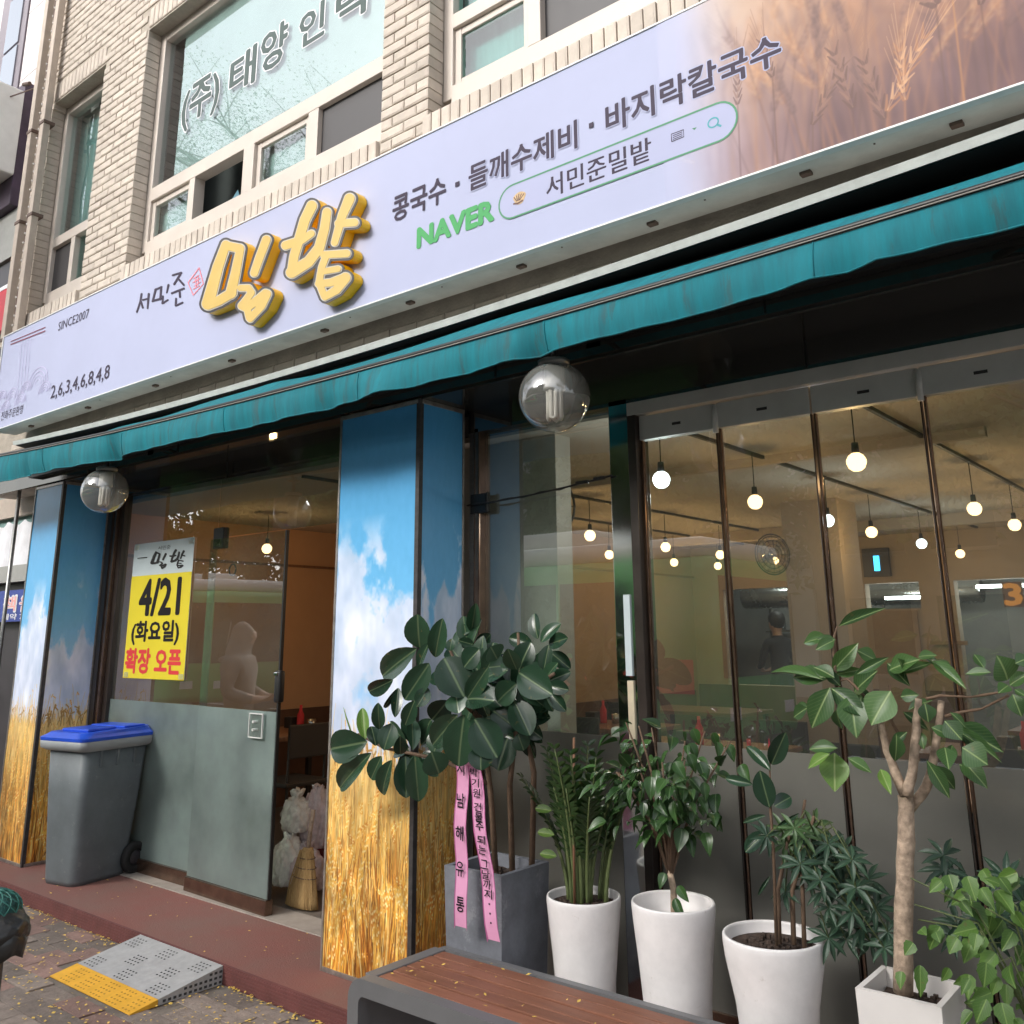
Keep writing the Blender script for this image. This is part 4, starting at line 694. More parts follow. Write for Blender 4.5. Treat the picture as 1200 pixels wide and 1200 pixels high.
PLANTS={'rub':[[-2.927,2.93,1.542,-2.89,2.87,1.682,0.108,0],[-2.833,2.93,1.504,-2.759,2.888,1.662,0.075,0],[-2.946,2.93,1.538,-3.222,2.956,1.409,0.102,0],[-3.092,2.93,1.404,-3.266,2.93,1.341,0.065,0],[-2.869,2.93,1.478,-2.957,2.871,1.325,0.098,0],[-2.932,2.93,1.46,-2.866,2.912,1.564,0.045,0],[-2.883,2.86,1.328,-2.929,2.847,1.223,0.061,0],[-3.058,2.93,1.37,-3.02,2.879,1.254,0.045,0],[-3.071,2.93,1.365,-3.173,2.948,1.268,0.023,0],[-2.874,2.93,1.375,-2.884,2.874,1.302,0.062,0],[-2.546,2.8,1.356,-2.638,2.777,1.509,0.14,0],[-2.529,2.8,1.353,-2.42,2.792,1.468,0.069,0],[-2.529,2.8,1.349,-2.383,2.782,1.359,0.104,0],[-2.545,2.8,1.29,-2.583,2.8,1.088,0.122,0],[-2.491,2.8,1.277,-2.391,2.819,1.139,0.119,0],[-2.579,2.8,1.288,-2.768,2.845,1.156,0.091,0],[-2.59,2.8,1.366,-2.546,2.764,1.3,0.082,0],[-2.547,2.8,1.47,-2.477,2.808,1.542,0.082,0],[-2.404,2.97,1.455,-2.354,2.984,1.567,0.087,0],[-2.404,2.97,1.447,-2.213,2.935,1.371,0.114,0],[-2.414,2.97,1.458,-2.404,2.9,1.54,0.066,0],[-2.563,2.97,1.464,-2.502,3.017,1.472,0.077,0],[-2.518,2.97,1.498,-2.522,2.936,1.547,0.093,0],[-2.415,2.97,1.403,-2.502,2.938,1.33,0.091,0],[-2.41,2.97,1.395,-2.387,3.007,1.334,0.066,0],[-2.399,2.97,1.387,-2.286,2.97,1.328,0.049,0],[-2.432,2.97,1.339,-2.339,2.957,1.212,0.098,0],[-2.541,2.97,1.294,-2.43,2.993,1.227,0.108,0],[-2.465,2.97,1.195,-2.464,2.904,1.079,0.098,0],[-2.412,2.97,1.214,-2.393,2.985,1.148,0.065,0],[-2.459,2.8,1.18,-2.437,2.775,1.095,0.087,0],[-2.777,3.1,1.611,-2.7,3.041,1.724,0.054,0],[-2.783,3.1,1.611,-2.866,3.109,1.625,0.046,0],[-2.759,3.1,1.553,-2.699,3.142,1.57,0.036,0],[-2.759,3.1,1.553,-2.816,3.055,1.571,0.045,0],[-2.626,2.8,1.533,-2.62,2.806,1.582,0.034,0],[-3.172,2.86,1.145,-3.414,2.826,1.098,0.128,0],[-3.144,2.86,1.1,-3.416,2.879,0.914,0.087,0],[-3.186,2.86,1.153,-3.231,2.877,1.284,0.05,2],[-3.095,2.86,1.201,-3.065,2.816,1.311,0.054,0],[-3.066,2.86,1.118,-3.05,2.89,1.226,0.08,0],[-3.118,2.86,1.132,-3.158,2.869,1.214,0.063,0],[-3.078,2.86,1.092,-3.159,2.872,0.989,0.067,0],[-3.013,2.86,1.081,-3.121,2.888,0.919,0.071,0],[-2.933,2.86,1.103,-2.903,2.841,0.943,0.099,0],[-2.878,2.86,1.107,-2.87,2.881,0.921,0.086,0],[-2.89,2.86,1.13,-2.93,2.895,1.257,0.057,0],[-2.964,2.86,1.109,-2.906,2.802,1.183,0.052,0],[-2.724,2.8,1.14,-2.707,2.832,1.052,0.1,0],[-2.842,3.02,1.32,-2.919,2.998,1.233,0.098,0],[-2.843,3.02,1.389,-2.935,3.024,1.439,0.091,0],[-2.539,3.02,1.283,-2.545,2.974,1.175,0.118,0],[-2.865,3.02,1.192,-2.891,2.972,1.103,0.106,0],[-2.771,3.02,1.494,-2.864,3.04,1.554,0.081,0],[-2.561,3.02,1.38,-2.601,3.04,1.295,0.103,0],[-2.94,3.02,1.239,-3.0,3.018,1.15,0.081,0],[-2.675,3.02,1.211,-2.734,3.061,1.081,0.113,0]],'fic':[[-1.061,2.893,1.614,-0.901,2.847,1.667,0.03,0],[-1.141,3.005,1.581,-1.248,3.037,1.563,0.04,0],[-1.089,2.919,1.571,-1.132,2.869,1.545,0.034,0],[-1.146,2.947,1.449,-1.352,2.993,1.481,0.032,1],[-1.127,2.979,1.475,-1.036,2.984,1.563,0.049,1],[-1.107,2.939,1.457,-1.175,2.942,1.496,0.042,0],[-1.054,3.009,1.539,-1.004,3.055,1.505,0.042,0],[-1.124,2.996,1.464,-1.043,3.021,1.482,0.028,1],[-1.02,2.891,1.471,-0.924,2.916,1.526,0.027,0],[-1.071,3.0,1.412,-0.975,2.937,1.483,0.061,0],[-1.115,2.916,1.428,-1.179,2.89,1.303,0.068,0],[-1.067,2.949,1.405,-1.037,2.89,1.289,0.077,0],[-0.934,2.924,1.423,-0.99,2.877,1.327,0.085,1],[-0.959,3.01,1.48,-0.857,2.966,1.519,0.054,1],[-0.934,3.002,1.468,-0.833,3.035,1.508,0.027,1],[-0.821,2.97,1.51,-0.719,2.915,1.44,0.032,1],[-0.868,3.005,1.521,-0.807,2.971,1.529,0.027,0],[-0.906,2.921,1.409,-0.852,2.911,1.417,0.033,0],[-1.218,2.981,1.361,-1.286,3.013,1.325,0.039,0],[-1.132,3.001,1.357,-1.142,3.047,1.286,0.035,0],[-0.92,2.89,1.305,-0.934,2.905,1.218,0.039,0],[-1.143,2.98,1.229,-1.137,2.936,1.12,0.075,2],[-1.127,2.901,1.235,-1.206,2.897,1.188,0.031,2],[-1.07,2.89,1.228,-1.004,2.905,1.191,0.03,1],[-1.006,2.98,1.192,-0.962,2.917,1.135,0.03,2],[-0.866,2.97,1.228,-0.814,2.982,1.123,0.038,0],[-0.779,3.01,1.231,-0.711,2.984,1.165,0.044,0],[-0.93,3.004,1.359,-0.86,3.004,1.309,0.027,0],[-0.821,2.893,1.329,-0.767,2.903,1.304,0.031,0],[-0.794,2.953,1.332,-0.651,2.963,1.245,0.028,0],[-0.783,2.892,1.349,-0.74,2.885,1.299,0.05,0],[-0.843,2.932,1.392,-0.836,2.928,1.337,0.045,0],[-0.62,2.957,1.461,-0.622,2.91,1.528,0.074,0],[-0.623,2.988,1.445,-0.566,2.978,1.483,0.037,1],[-0.614,2.93,1.448,-0.629,2.875,1.433,0.031,0],[-0.62,2.998,1.421,-0.602,2.986,1.36,0.044,0],[-0.666,2.983,1.48,-0.736,2.977,1.476,0.026,0],[-0.592,2.943,1.507,-0.555,2.965,1.525,0.037,0],[-0.879,2.981,1.306,-0.868,2.959,1.26,0.026,0],[-0.791,2.894,1.277,-0.768,2.826,1.228,0.043,0],[-0.744,2.891,1.28,-0.68,2.884,1.24,0.067,0]],'p3':[[-1.374,3.02,1.173,-1.297,2.975,1.28,0.059,0],[-1.379,3.02,1.154,-1.47,3.039,1.227,0.04,0],[-1.446,3.02,1.105,-1.538,2.997,1.121,0.033,0],[-1.391,3.02,1.039,-1.406,2.996,1.154,0.072,0],[-1.374,3.02,1.044,-1.33,3.059,1.074,0.052,0],[-1.407,3.02,1.013,-1.483,2.997,0.987,0.02,0],[-1.411,3.02,0.961,-1.476,2.992,0.898,0.052,0],[-1.405,3.02,0.831,-1.441,2.992,0.773,0.013,0],[-1.368,3.02,0.984,-1.289,3.008,1.031,0.016,0]],'p3stem':[[-1.381,3.03,1.218],[-1.393,3.03,1.035],[-1.392,3.03,0.92],[-1.405,3.03,0.626]],'whorl':[[-1.387,3.106,0.957],[-1.377,3.091,0.918],[-1.294,3.038,0.961],[-1.286,3.105,0.984],[-1.389,3.091,0.773],[-1.309,3.108,0.846],[-1.26,3.08,0.795],[-1.239,3.189,0.841],[-1.153,3.074,0.903],[-1.156,3.131,0.789],[-1.169,3.156,0.691],[-1.263,3.176,0.676],[-1.23,3.085,0.937],[-1.238,3.131,0.893],[-1.236,3.179,0.767],[-1.168,3.074,0.754],[-1.11,3.122,0.764],[-1.079,3.073,0.671],[-1.267,3.068,0.889],[-1.298,3.014,0.882],[-1.3,2.994,0.99],[-1.247,3.085,0.75],[-1.218,3.135,0.653],[-1.161,3.185,0.646],[-1.238,3.018,0.844],[-1.218,3.16,0.814],[-1.151,3.19,0.824],[-1.246,3.156,0.84],[-1.15,3.078,0.823],[-1.075,3.106,0.707],[-1.255,3.085,0.663],[-1.291,3.105,0.926],[-1.208,3.16,0.916],[-1.395,2.991,0.956]],'ftrunk':[[-1.01,3.0,0.603],[-0.984,3.0,0.815],[-0.959,3.0,0.997],[-0.949,3.0,1.083],[-0.948,3.0,1.12]],'fb1':[[-0.945,2.99,1.122],[-0.97,2.99,1.194],[-0.988,2.99,1.268],[-0.994,2.99,1.325]],'fb2':[[-0.933,2.97,1.125],[-0.906,2.97,1.201],[-0.886,2.97,1.313],[-0.87,2.97,1.401]],'fb3':[[-0.949,3.03,1.079],[-0.891,3.03,1.146],[-0.854,3.03,1.254],[-0.823,3.03,1.393]],'ft1':[[-0.855,3.0,1.399],[-0.816,3.0,1.41],[-0.731,3.0,1.409],[-0.63,3.0,1.429]],'ft2':[[-0.816,3.02,1.35],[-0.765,3.02,1.365],[-0.71,3.02,1.376],[-0.636,3.02,1.416]],'ft3':[[-0.99,2.98,1.326],[-1.025,2.98,1.395],[-1.08,2.98,1.453],[-1.12,2.98,1.442]],'ft4':[[-1.12,2.98,1.442],[-1.117,2.98,1.506],[-1.115,2.98,1.567],[-1.097,2.98,1.615]],'ft5':[[-0.934,2.97,1.285],[-0.955,2.97,1.334],[-0.944,2.97,1.373],[-0.951,2.97,1.437]]}
# ---------------------------------------------------------------- the ground
gp = MB(); gp.box((-90, -1.6, -0.3), (60, 60, 0.0)); pavement = tag(gp.build('pavement', M['ground']), kind='structure')
rp_ = MB(); rp_.box((-90, -11.5, -0.4), (60, -1.75, -0.13)); road = tag(rp_.build('road', M['asphalt']), kind='structure')
kb = MB()
for k in range(-40, 12): kb.box((k * 1.0 + 0.004, -1.75, -0.3), (k * 1.0 + 0.996, -1.6, 0.004), bev=0.012)
tag(kb.build('kerb', M['kerb']), kind='structure')
fp = MB(); fp.box((-90, -60, -0.4), (60, -11.5, 0.0)); tag(fp.build('far_pavement', M['ground']), kind='structure')
ln = MB()
for k in range(-12, 6): ln.quad((k * 5, -6.7, -0.126), (k * 5 + 3, -6.7, -0.126), (k * 5 + 3, -6.55, -0.126), (k * 5, -6.55, -0.126))
ln.build('lane_marking', M['line'], road)
# paving blocks near the shop
pm = []
for v in range(4):
    b = MB(); j = random.Random(v)
    b.box((-0.1195, -0.0595, -0.02), (0.1195, 0.0595, 0.004 + 0.001 * v), bev=0.004); pm.append(b)
pms = [[b.mesh('paver', M[k]) for b in pm] for k in ('paver', 'paver_red')]
rr = random.Random(5); n = 0
for r in range(13):
    y = 2.79 - r * 0.122
    for c in range(30):
        x = -7.3 + c * 0.242 + (0.121 if r % 2 else 0)
        if not (-7.2 + r * .36 < x < -2.5) or n >= 240: continue
        if -4.9 < x < -4.12 and y > 2.42: continue
        o = obj('paver', rr.choice(pms[1 if rr.random() < .22 else 0]), pavement, (x, y, rr.uniform(-.003, .002)))
        o.rotation_euler = (rr.gauss(0, .008), rr.gauss(0, .006), rr.gauss(0, .008)); n += 1
# the red step
sp = MB(); sp.box((-9, 2.870, 0.0), (1.6, 3.60, 0.083)); step = tag(sp.build('step', M['step']), kind='structure')
se = MB(); se.box((-9, 2.858, 0.001), (1.6, 2.871, 0.0845)); 
for k in range(5): se.box((-9, 2.8545, 0.010 + k * .015), (1.6, 2.859, 0.017 + k * .015))
se.build('riser', M['step_edge'], step)
th = MB(); th.box((-6.72, 3.41, 0.083), (-3.72, 3.60, 0.0885)); th.build('threshold', M['threshold'], step)

# ---------------------------------------------------------------- the building
bld = thing('shop_building', 'beige brick building with a noodle shop at street level and wide white framed windows upstairs', 'building', loc=(-3.5, 3.1, 0))
BX, BY = 3.5, -3.1
def bpart(b, name, m, parent=None, smooth=False):
    o = b.build(name, m, parent or bld, smooth)
    if parent is None: o.location = (BX, BY, 0)
    return o
OPEN = dict(N=(-7.93, -6.97), B=(-6.27, -3.47), T=(-3.10, -0.60))
ZS, ZT = 4.295, 6.335
w = MB(); Y0, Y1 = 3.1055, 3.34
w.box((-8.3, Y0, 2.76), (1.2, Y1, ZS)); w.box((-8.3, Y0, ZT), (1.2, Y1, 9.6))
for a, b in ((-8.3, -7.93), (-6.97, -6.27), (-3.47, -3.10), (-0.60, 1.2)): w.box((a + .004, Y0, ZS), (b - .004, Y1, ZT))
wall = bpart(w, 'wall', M['mortar'])
w = MB(); w.box((-8.3, 3.605, 2.64), (1.2, 13, 2.75)); w.box((-8.3, 12.9, 0), (1.2, 13.2, 9.6)); w.box((-8.3, 3.36, 9.62), (1.2, 13, 9.8)); w.box((1.0, 3.6, 0), (1.2, 13, 9.4)); w.box((-8.3, 3.6, 0), (-8.12, 13, 9.4))
bpart(w, 'shell', M['nb_grey'])

def brick_mesh(dx, dy, dz, seed):
    """Rock-faced brick, centred; the face towards the street is domed and a little irregular."""
    r = random.Random(seed); b = MB(); x, y, z = dx / 2, dy, dz / 2
    o = [(-x, 0, -z), (x, 0, -z), (x, 0, z), (-x, 0, z)]
    i = [(sx * (x - .007 - r.random() * .006), -.002 - r.random() * .0035, sz * (z - .007 - r.random() * .005)) for sx, sz in ((-1, -1), (1, -1), (1, 1), (-1, 1))]
    k = [(-x, y, -z), (x, y, -z), (x, y, z), (-x, y, z)]
    b.v = o + i + k
    for q in range(4):
        n = (q + 1) % 4
        b.face((q, n, 4 + n, 4 + q)); b.face((8 + q, 8 + n, n, q))
    b.face((4, 5, 6, 7)); b.face((11, 10, 9, 8))
    return b
LB = 0.19; CH = 0.067
stretch_b = [brick_mesh(LB, .11, .057, s) for s in range(5)]
half_b = [brick_mesh(.09, .11, .057, 20 + s) for s in range(3)]
sold_b = [brick_mesh(.0605, .13, .17, 40 + s) for s in range(4)]
SM = [b.mesh('brick', M['brick']) for b in stretch_b]; HM = [b.mesh('brick', M['brick']) for b in half_b]; OM = [b.mesh('brick', M['brick']) for b in sold_b]
bricks = []      # (position, kind, variant, tilt)
rb = random.Random(11)
def run(x0, x1, z, off):
    """One course, its bricks stretched a hair so that it ends flush with both jambs."""
    g = .0085; nh = max(2, round((x1 - x0 + g) / (LB + g) * 2)); u = (x1 - x0 + g) / nh
    h = 0
    while h < nh:
        k_ = 1 if (h == 0 and off) or h == nh - 1 else 2
        L_ = u * k_ - g; x = x0 + h * u
        bricks.append(((x + L_ / 2, 3.1 + rb.uniform(-.0025, .0025), z), 'h' if k_ == 1 else 's', rb.randrange(3), L_ / (.09 if k_ == 1 else LB))); h += k_
k = 0; z = 4.17
while z < 7.75:
    inw = z + .0285 < ZT + 0.0
    if z < ZS + .0: segs = [(-8.3, -7.93), (-6.97, -6.27), (-3.47, -3.10)]
    elif inw: segs = [(-8.3, -7.93), (-6.97, -6.27), (-3.47, -3.10)]
    else: segs = [(-8.3, -4.6)]
    for a, b_ in segs: run(a, b_, z, k % 2)
    z += CH; k += 1
for q, z in enumerate((2.985, 3.052, 3.119)): run(-7.9, 0.2, z, q % 2)
tilt = R(24)
for a, b_ in ((-7.95, -6.95), (-6.29, -3.45), (-3.12, -1.0)):      # sloping brick-on-edge sills
    x = a + .034
    while x < b_ - .02:
        bricks.append(((x, 3.078 + rb.uniform(-.002, .002), 4.20), 'o', rb.randrange(4), 0)); x += .0685
for a, b_ in ((-7.93, -6.97), (-6.27, -4.6)):        # brick-on-edge lintels, seen from below
    x = a + .034
    while x < b_ - .02:
        bricks.append(((x, 3.099, ZT + .1), 'l', rb.randrange(4), 0)); x += .0685
bricks = [b for b in bricks if not (b[1] in 'sh' and ZT - .03 < b[0][2] < ZT + .2 and any(a - .05 < b[0][0] < c + .05 for a, c in ((-7.93, -6.97), (-6.27, -4.6))))]
_f3 = _f.copy()
def depth_of(p): return (Vector(p) - Vector((0, 0, 1.6))).dot(_f3)
def inview(p):
    d = Vector(p) - Vector((0, 0, 1.6)); c = d.dot(_f3)
    u, v = d.dot(_r) / c * 1067 + 600, -d.dot(_u) / c * 1067 + 477
    return -30 < u < 1230 and -30 < v < 1230 and not (3.2 < p[2] < 4.16)
order = sorted(range(len(bricks)), key=lambda i: (not inview(bricks[i][0]), depth_of(bricks[i][0]) * (1.6 if bricks[i][0][2] < 3.2 else 1)))
rest = MB()
for rank, i in enumerate(order):
    p, kind, v, t = bricks[i]
    src, msh = {'s': (stretch_b, SM), 'h': (half_b, HM), 'o': (sold_b, OM), 'l': (sold_b, OM)}[kind]
    rot = Matrix.Rotation(rb.gauss(0, .004), 4, 'Y') @ Matrix.Diagonal((t or 1, 1, 1, 1))
    mt = Matrix.Translation(p) @ rot
    if rank < 290: obj('brick', msh[v], wall, mtx=mt)
    else:
        b0 = src[v]; base = len(rest.v); rest.v += [tuple(mt @ Vector(q)) for q in b0.v]
        for f, mi, uv in zip(b0.f, b0.m, b0.uv): rest.face(tuple(base + q for q in f), mi)
tag(rest.build('brickwork', M['brick'], wall), kind='stuff')
# lintel soffit bricks
def wbox(parent, name, m, lo, hi, bev=.004):
    b = MB(); b.box(lo, hi, bev=bev); return b.build(name, m, parent)

def window(name, x0, x1, z0, z1):
    b = MB(); t = .07
    b.box((x0, 3.215, z0), (x0 + t, 3.30, z1), bev=.006); b.box((x1 - t, 3.215, z0), (x1, 3.30, z1), bev=.006)
    b.box((x0 + t, 3.217, z1 - t), (x1 - t, 3.30, z1), bev=.006); b.box((x0 + t, 3.205, z0 - .13), (x1 - t, 3.30, z0 + t), bev=.006)
    o = bpart(b, 'window', M['upvc']); return o
def pane(win, x0, x1, z0, z1, m, y=3.262):
    b = MB(); b.box((x0, y, z0), (x1, y + .008, z1)); return b.build('pane', m, win)
def sash(win, x0, x1, z0, z1, m, y=3.235, t=.045):
    b = MB()
    b.box((x0, y, z0), (x0 + t, y + .04, z1), bev=.004); b.box((x1 - t, y, z0), (x1, y + .04, z1), bev=.004)
    b.box((x0 + t, y + .002, z1 - t), (x1 - t, y + .04, z1), bev=.004); b.box((x0 + t, y + .002, z0), (x1 - t, y + .04, z0 + t), bev=.004)
    b.build('sash', M['upvc'], win); pane(win, x0 + t, x1 - t, z0 + t, z1 - t, m, y + .014)
def bar(win, lo, hi):
    return wbox(win, 'frame_bar', M['upvc'], lo, hi)
# wide window in the middle
W1 = window('window', -6.27, -3.47, 4.43, 6.335)
bar(W1, (-6.2, 3.212, 4.845), (-3.54, 3.302, 4.955))
bar(W1, (-5.66, 3.214, 4.5), (-5.59, 3.30, 4.845)); bar(W1, (-4.98, 3.208, 4.5), (-4.86, 3.30, 4.845)); bar(W1, (-4.29, 3.214, 4.5), (-4.19, 3.30, 4.845))
pane(W1, -6.2, -3.54, 4.955, 6.265, M['glass_up'])
sash(W1, -6.2, -5.66, 4.5, 4.845, M['glass_up'])
sash(W1, -4.86, -4.29, 4.5, 4.845, M['glass_up'])
b = MB(); b.quad((-6.2, 3.305, 4.5), (-5.66, 3.305, 4.5), (-5.66, 3.305, 4.85), (-6.2, 3.305, 4.85)); b.quad((-4.86, 3.305, 4.5), (-4.29, 3.305, 4.5), (-4.29, 3.305, 4.85), (-4.86, 3.305, 4.85)); b.build('blind', M['blind_pale'], W1)
b = MB(); b.box((-4.19, 3.25, 4.5), (-3.54, 3.254, 4.845)); b.build('insect_screen', M['mesh_dark'], W1)
b = MB(); b.quad((-6.02, 3.285, 5.03), (-3.54, 3.285, 5.03), (-3.54, 3.285, 6.265), (-6.02, 3.285, 6.265)); b.build('window_film', M['glass_film'], W1)
for bd, xa, xb, za, zb in (('(주)', -5.93, -5.44, 5.345, 5.71), ('태', -5.295, -4.99, 5.40, 5.70), ('양', -4.925, -4.635, 5.42, 5.735), ('인', -4.49, -4.235, 5.425, 5.69), ('력', -4.11, -3.83, 5.40, 5.70)):
    text('window_lettering', bd, xa, xb, za, zb, 3.2600, M['white_print'], W1, bold=.085)
    text('window_lettering', bd, xa, xb, za, zb, 3.2585, M['window_grey'], W1, bold=.04)
# an open pane with a small fan behind
fb = MB(); fb.sphere((-5.28, 3.42, 4.62), .05, 10, 6)
for a in range(4): fb.quad((-5.28, 3.41, 4.62), (-5.28 + .13 * math.cos(a * 1.57 + .3), 3.40, 4.62 + .11 * math.sin(a * 1.57 + .3)), (-5.28 + .14 * math.cos(a * 1.57 + 1), 3.41, 4.62 + .12 * math.sin(a * 1.57 + 1)), (-5.28 + .05 * math.cos(a * 1.57 + 1.3), 3.415, 4.62 + .05 * math.sin(a * 1.57 + 1.3)))
fb.build('fan_blades', mat('fan_blue', (0.16, 0.33, 0.42), 0.4), W1)
# narrow window at the left
W2 = window('window', -7.93, -6.97, 4.43, 6.33)
bar(W2, (-7.86, 3.212, 4.93), (-7.04, 3.302, 5.02)); bar(W2, (-7.50, 3.214, 4.5), (-7.43, 3.30, 4.93))
pane(W2, -7.86, -7.04, 5.02, 6.26, M['glass_up'])
b = MB(); b.box((-7.86, 3.25, 4.5), (-7.50, 3.254, 4.93)); b.build('insect_screen', M['mesh_dark'], W2)
pane(W2, -7.43, -7.04, 4.5, 4.93, M['glass_low'])
b = MB(); b.quad((-7.9, 3.36, 4.4), (-7.45, 3.36, 4.4), (-7.45, 3.36, 6.3), (-7.9, 3.36, 6.3)); b.quad((-7.36, 3.30, 4.5), (-6.97, 3.30, 4.5), (-6.97, 3.30, 6.3), (-7.36, 3.30, 6.3)); b.build('blind', M['curtain'], W2)
# right window
W3 = window('window', -3.10, -0.60, 4.43, 6.335)
bar(W3, (-3.03, 3.212, 4.865), (-0.67, 3.302, 4.955)); bar(W3, (-2.50, 3.206, 4.5), (-2.415, 3.30, 4.865)); bar(W3, (-1.6, 3.206, 4.5), (-1.52, 3.30, 4.865))
pane(W3, -3.03, -0.67, 4.955, 6.265, M['glass_low'])
sash(W3, -3.03, -2.50, 4.5, 4.865, M['glass_low'])
b = MB(); b.box((-2.415, 3.25, 4.5), (-1.6, 3.254, 4.865)); b.build('insect_screen', M['mesh_dark'], W3)
pane(W3, -1.52, -0.67, 4.5, 4.865, M['glass_up'])
b = MB(); b.quad((-3.05, 3.33, 4.45), (-1.58, 3.33, 4.45), (-1.58, 3.33, 6.3), (-3.05, 3.33, 6.3)); b.build('blind', M['curtain'], W3)
b = MB(); b.box((-8.1, 3.7, 2.8), (1.0, 3.75, 9.3)); bpart(b, 'upper_room_dark_sheet', M['room_dark'])  # one dark sheet, the unlit room's shade put into its colour

# shop front head, glossy black
b = MB(); b.box((-8.0, 3.085, 2.745), (1.2, 3.107, 3.00)); bpart(b, 'fascia', M['black_gloss'])
b = MB(); b.box((-6.87, 3.107, 2.735), (-3.715, 3.60, 2.76)); b.box((-3.12, 3.107, 2.735), (1.2, 3.60, 2.76)); bpart(b, 'soffit', M['black_gloss'])
b = MB(); b.box((-6.87, 3.48, 2.655), (-3.715, 3.56, 2.735)); b.box((-3.12, 3.455, 2.615), (1.2, 3.58, 2.735)); bpart(b, 'head_panel', M['black_gloss'])
b = MB()
for x in (-5.3, -2.62, -1.3): b.box((x - .004, 3.452, 2.62), (x + .004, 3.456, 2.735)); b.box((x - .004, 3.082, 2.75), (x + .004, 3.086, 3.0))
bpart(b, 'panel_joint', M['black_metal'])

# ---------------------------------------------------------------- interior
def ipart(b, name, m, smooth=False): return bpart(b, name, m, smooth=smooth)
b = MB(); b.box((-8.1, 3.60, 0.0), (1.0, 12.9, 0.09)); ipart(b, 'interior_floor', M['floor_in'])
b = MB(); b.box((-8.1, 3.58, 2.60), (1.0, 12.9, 2.63)); ipart(b, 'interior_ceiling', M['ceil'])
b = MB(); b.box((-7.45, 3.60, 0.09), (-7.30, 6.2, 2.6)); ipart(b, 'doorway_wall', M['wall_orange'])
b = MB(); b.box((-7.3, 6.2, 0.09), (-5.62, 6.32, 2.6)); b.box((-5.62, 6.2, 0.09), (-5.5, 10.2, 2.6)); ipart(b, 'interior_side_wall', M['wall_in'])
b = MB(); b.box((-7.295, 3.60, 0.09), (-7.275, 6.19, 0.93)); b.box((-7.275, 6.17, .09), (-5.48, 6.195, .93)); b.box((-5.495, 6.2, .09), (-5.475, 10.1, .93)); b.box((-5.47, 10.17, .09), (-2.53, 10.199, 1.0)); b.box((-1.2, 10.17, .09), (1.0, 10.199, 1.05)); ipart(b, 'wainscot', M['wainscot'])
b = MB(); b.box((-5.5, 6.19, 2.24), (-5.47, 10.2, 2.262)); b.box((-7.3, 3.6, 2.24), (-7.27, 6.2, 2.262)); ipart(b, 'wall_moulding', M['wood'])
# back wall with kitchen hatch, door and dark store opening
b = MB(); yb = (10.2, 10.35)
b.box((-5.62, yb[0], 2.09), (1.0, yb[1], 2.6)); b.box((-5.62, yb[0], .09), (-5.1, yb[1], 2.09)); b.box((-5.1, yb[0], .09), (-4.2, yb[1], 1.0)); b.box((-4.2, yb[0], .09), (-3.42, yb[1], 2.09)); b.box((-3.42, yb[0], .09), (-2.86, yb[1], 1.82)); b.box((-2.86, yb[0], .09), (-2.52, yb[1], 2.09)); b.box((-1.2, yb[0], .09), (1.0, yb[1], 2.09)); b.box((-2.52, yb[0], .09), (-1.2, yb[1], .5))
ipart(b, 'interior_back_wall', M['wall_in2'])
b = MB(); b.box((-2.95, 7.0, .09), (-2.50, 7.42, 2.6)); ipart(b, 'interior_column', M['wall_in2'])
b = MB(); b.box((-3.40, 3.70, .09), (-2.74, 3.83, 2.6)); ipart(b, 'partition', M['plywood'])
b = MB(); b.box((-8.1, 11.9, 0.09), (1.0, 12.0, 2.6)); ipart(b, 'kitchen_wall', mat('kitchen_tiles', (0.22, 0.23, 0.22), 0.4, var=0.1))
b = MB(); b.box((-3.36, 10.16, .09), (-2.9, 10.19, 1.8)); b.box((-2.80, 10.15, 1.45), (-2.45, 10.19, 1.49)); ipart(b, 'back_door', mat('door_tan', (0.36, 0.27, 0.18), 0.6))
b = MB()
for x in (-1.3, -2.19, -3.92, -4.7): b.box((x - .010, 3.62, 2.58), (x + .010, 10.0, 2.599))
ipart(b, 'lamp_track', M['chair'])
b = MB(); b.box((-5.0, 5.0, 2.55), (-1.0, 5.05, 2.6)); b.box((-5.4, 8.7, 2.50), (0.9, 8.85, 2.6)); ipart(b, 'ceiling_beam', M['wall_in2'])
# ---------------------------------------------------------------- the shop sign
sg = thing('shop_sign', 'long lavender signboard over the awning with yellow raised letters and a wheat picture', 'sign', loc=(-4, 3.03, 3.2))
def sp_(b, name, m, smooth=False):
    o = b.build(name, m, sg, smooth); o.location = (4, -3.03, -3.2); return o
def fix(o): o.location = (4, -3.03, -3.2); return o
Z0, Z1, YF = 3.185, 3.983, 2.850
b = MB(); b.box((-7.66, YF, Z0 + .008), (-0.29, YF + .02, Z1 - .008)); sp_(b, 'sign_panel', M['sign_face'])
b = MB(); b.quad((-1.56, YF - .0022, Z0 + .009), (-0.29, YF - .0022, Z0 + .009), (-0.29, YF - .0022, Z1 - .009), (-1.56, YF - .0022, Z1 - .009))
b.quad((-1.56, YF - .0021, Z0 + .009), (-1.56, YF - .0021, Z1 - .009), (-0.29, YF - .0021, Z1 - .009), (-0.29, YF - .0021, Z0 + .009))
sp_(b, 'wheat_picture', image_mat('wheat_picture', paint_sign(832, 520), 0.6))
b = MB()
b.box((-7.68, YF - .006, Z0), (-0.27, YF + .03, Z0 + .0085), bev=.002); b.box((-7.68, YF - .006, Z1 - .0085), (-0.27, YF + .18, Z1), bev=.002)
b.box((-7.68, YF - .006, Z0 + .0085), (-7.665, YF + .18, Z1 - .0085)); b.box((-0.285, YF - .006, Z0 + .0085), (-0.27, YF + .18, Z1 - .0085))
sp_(b, 'sign_edge', M['sign_edge'])
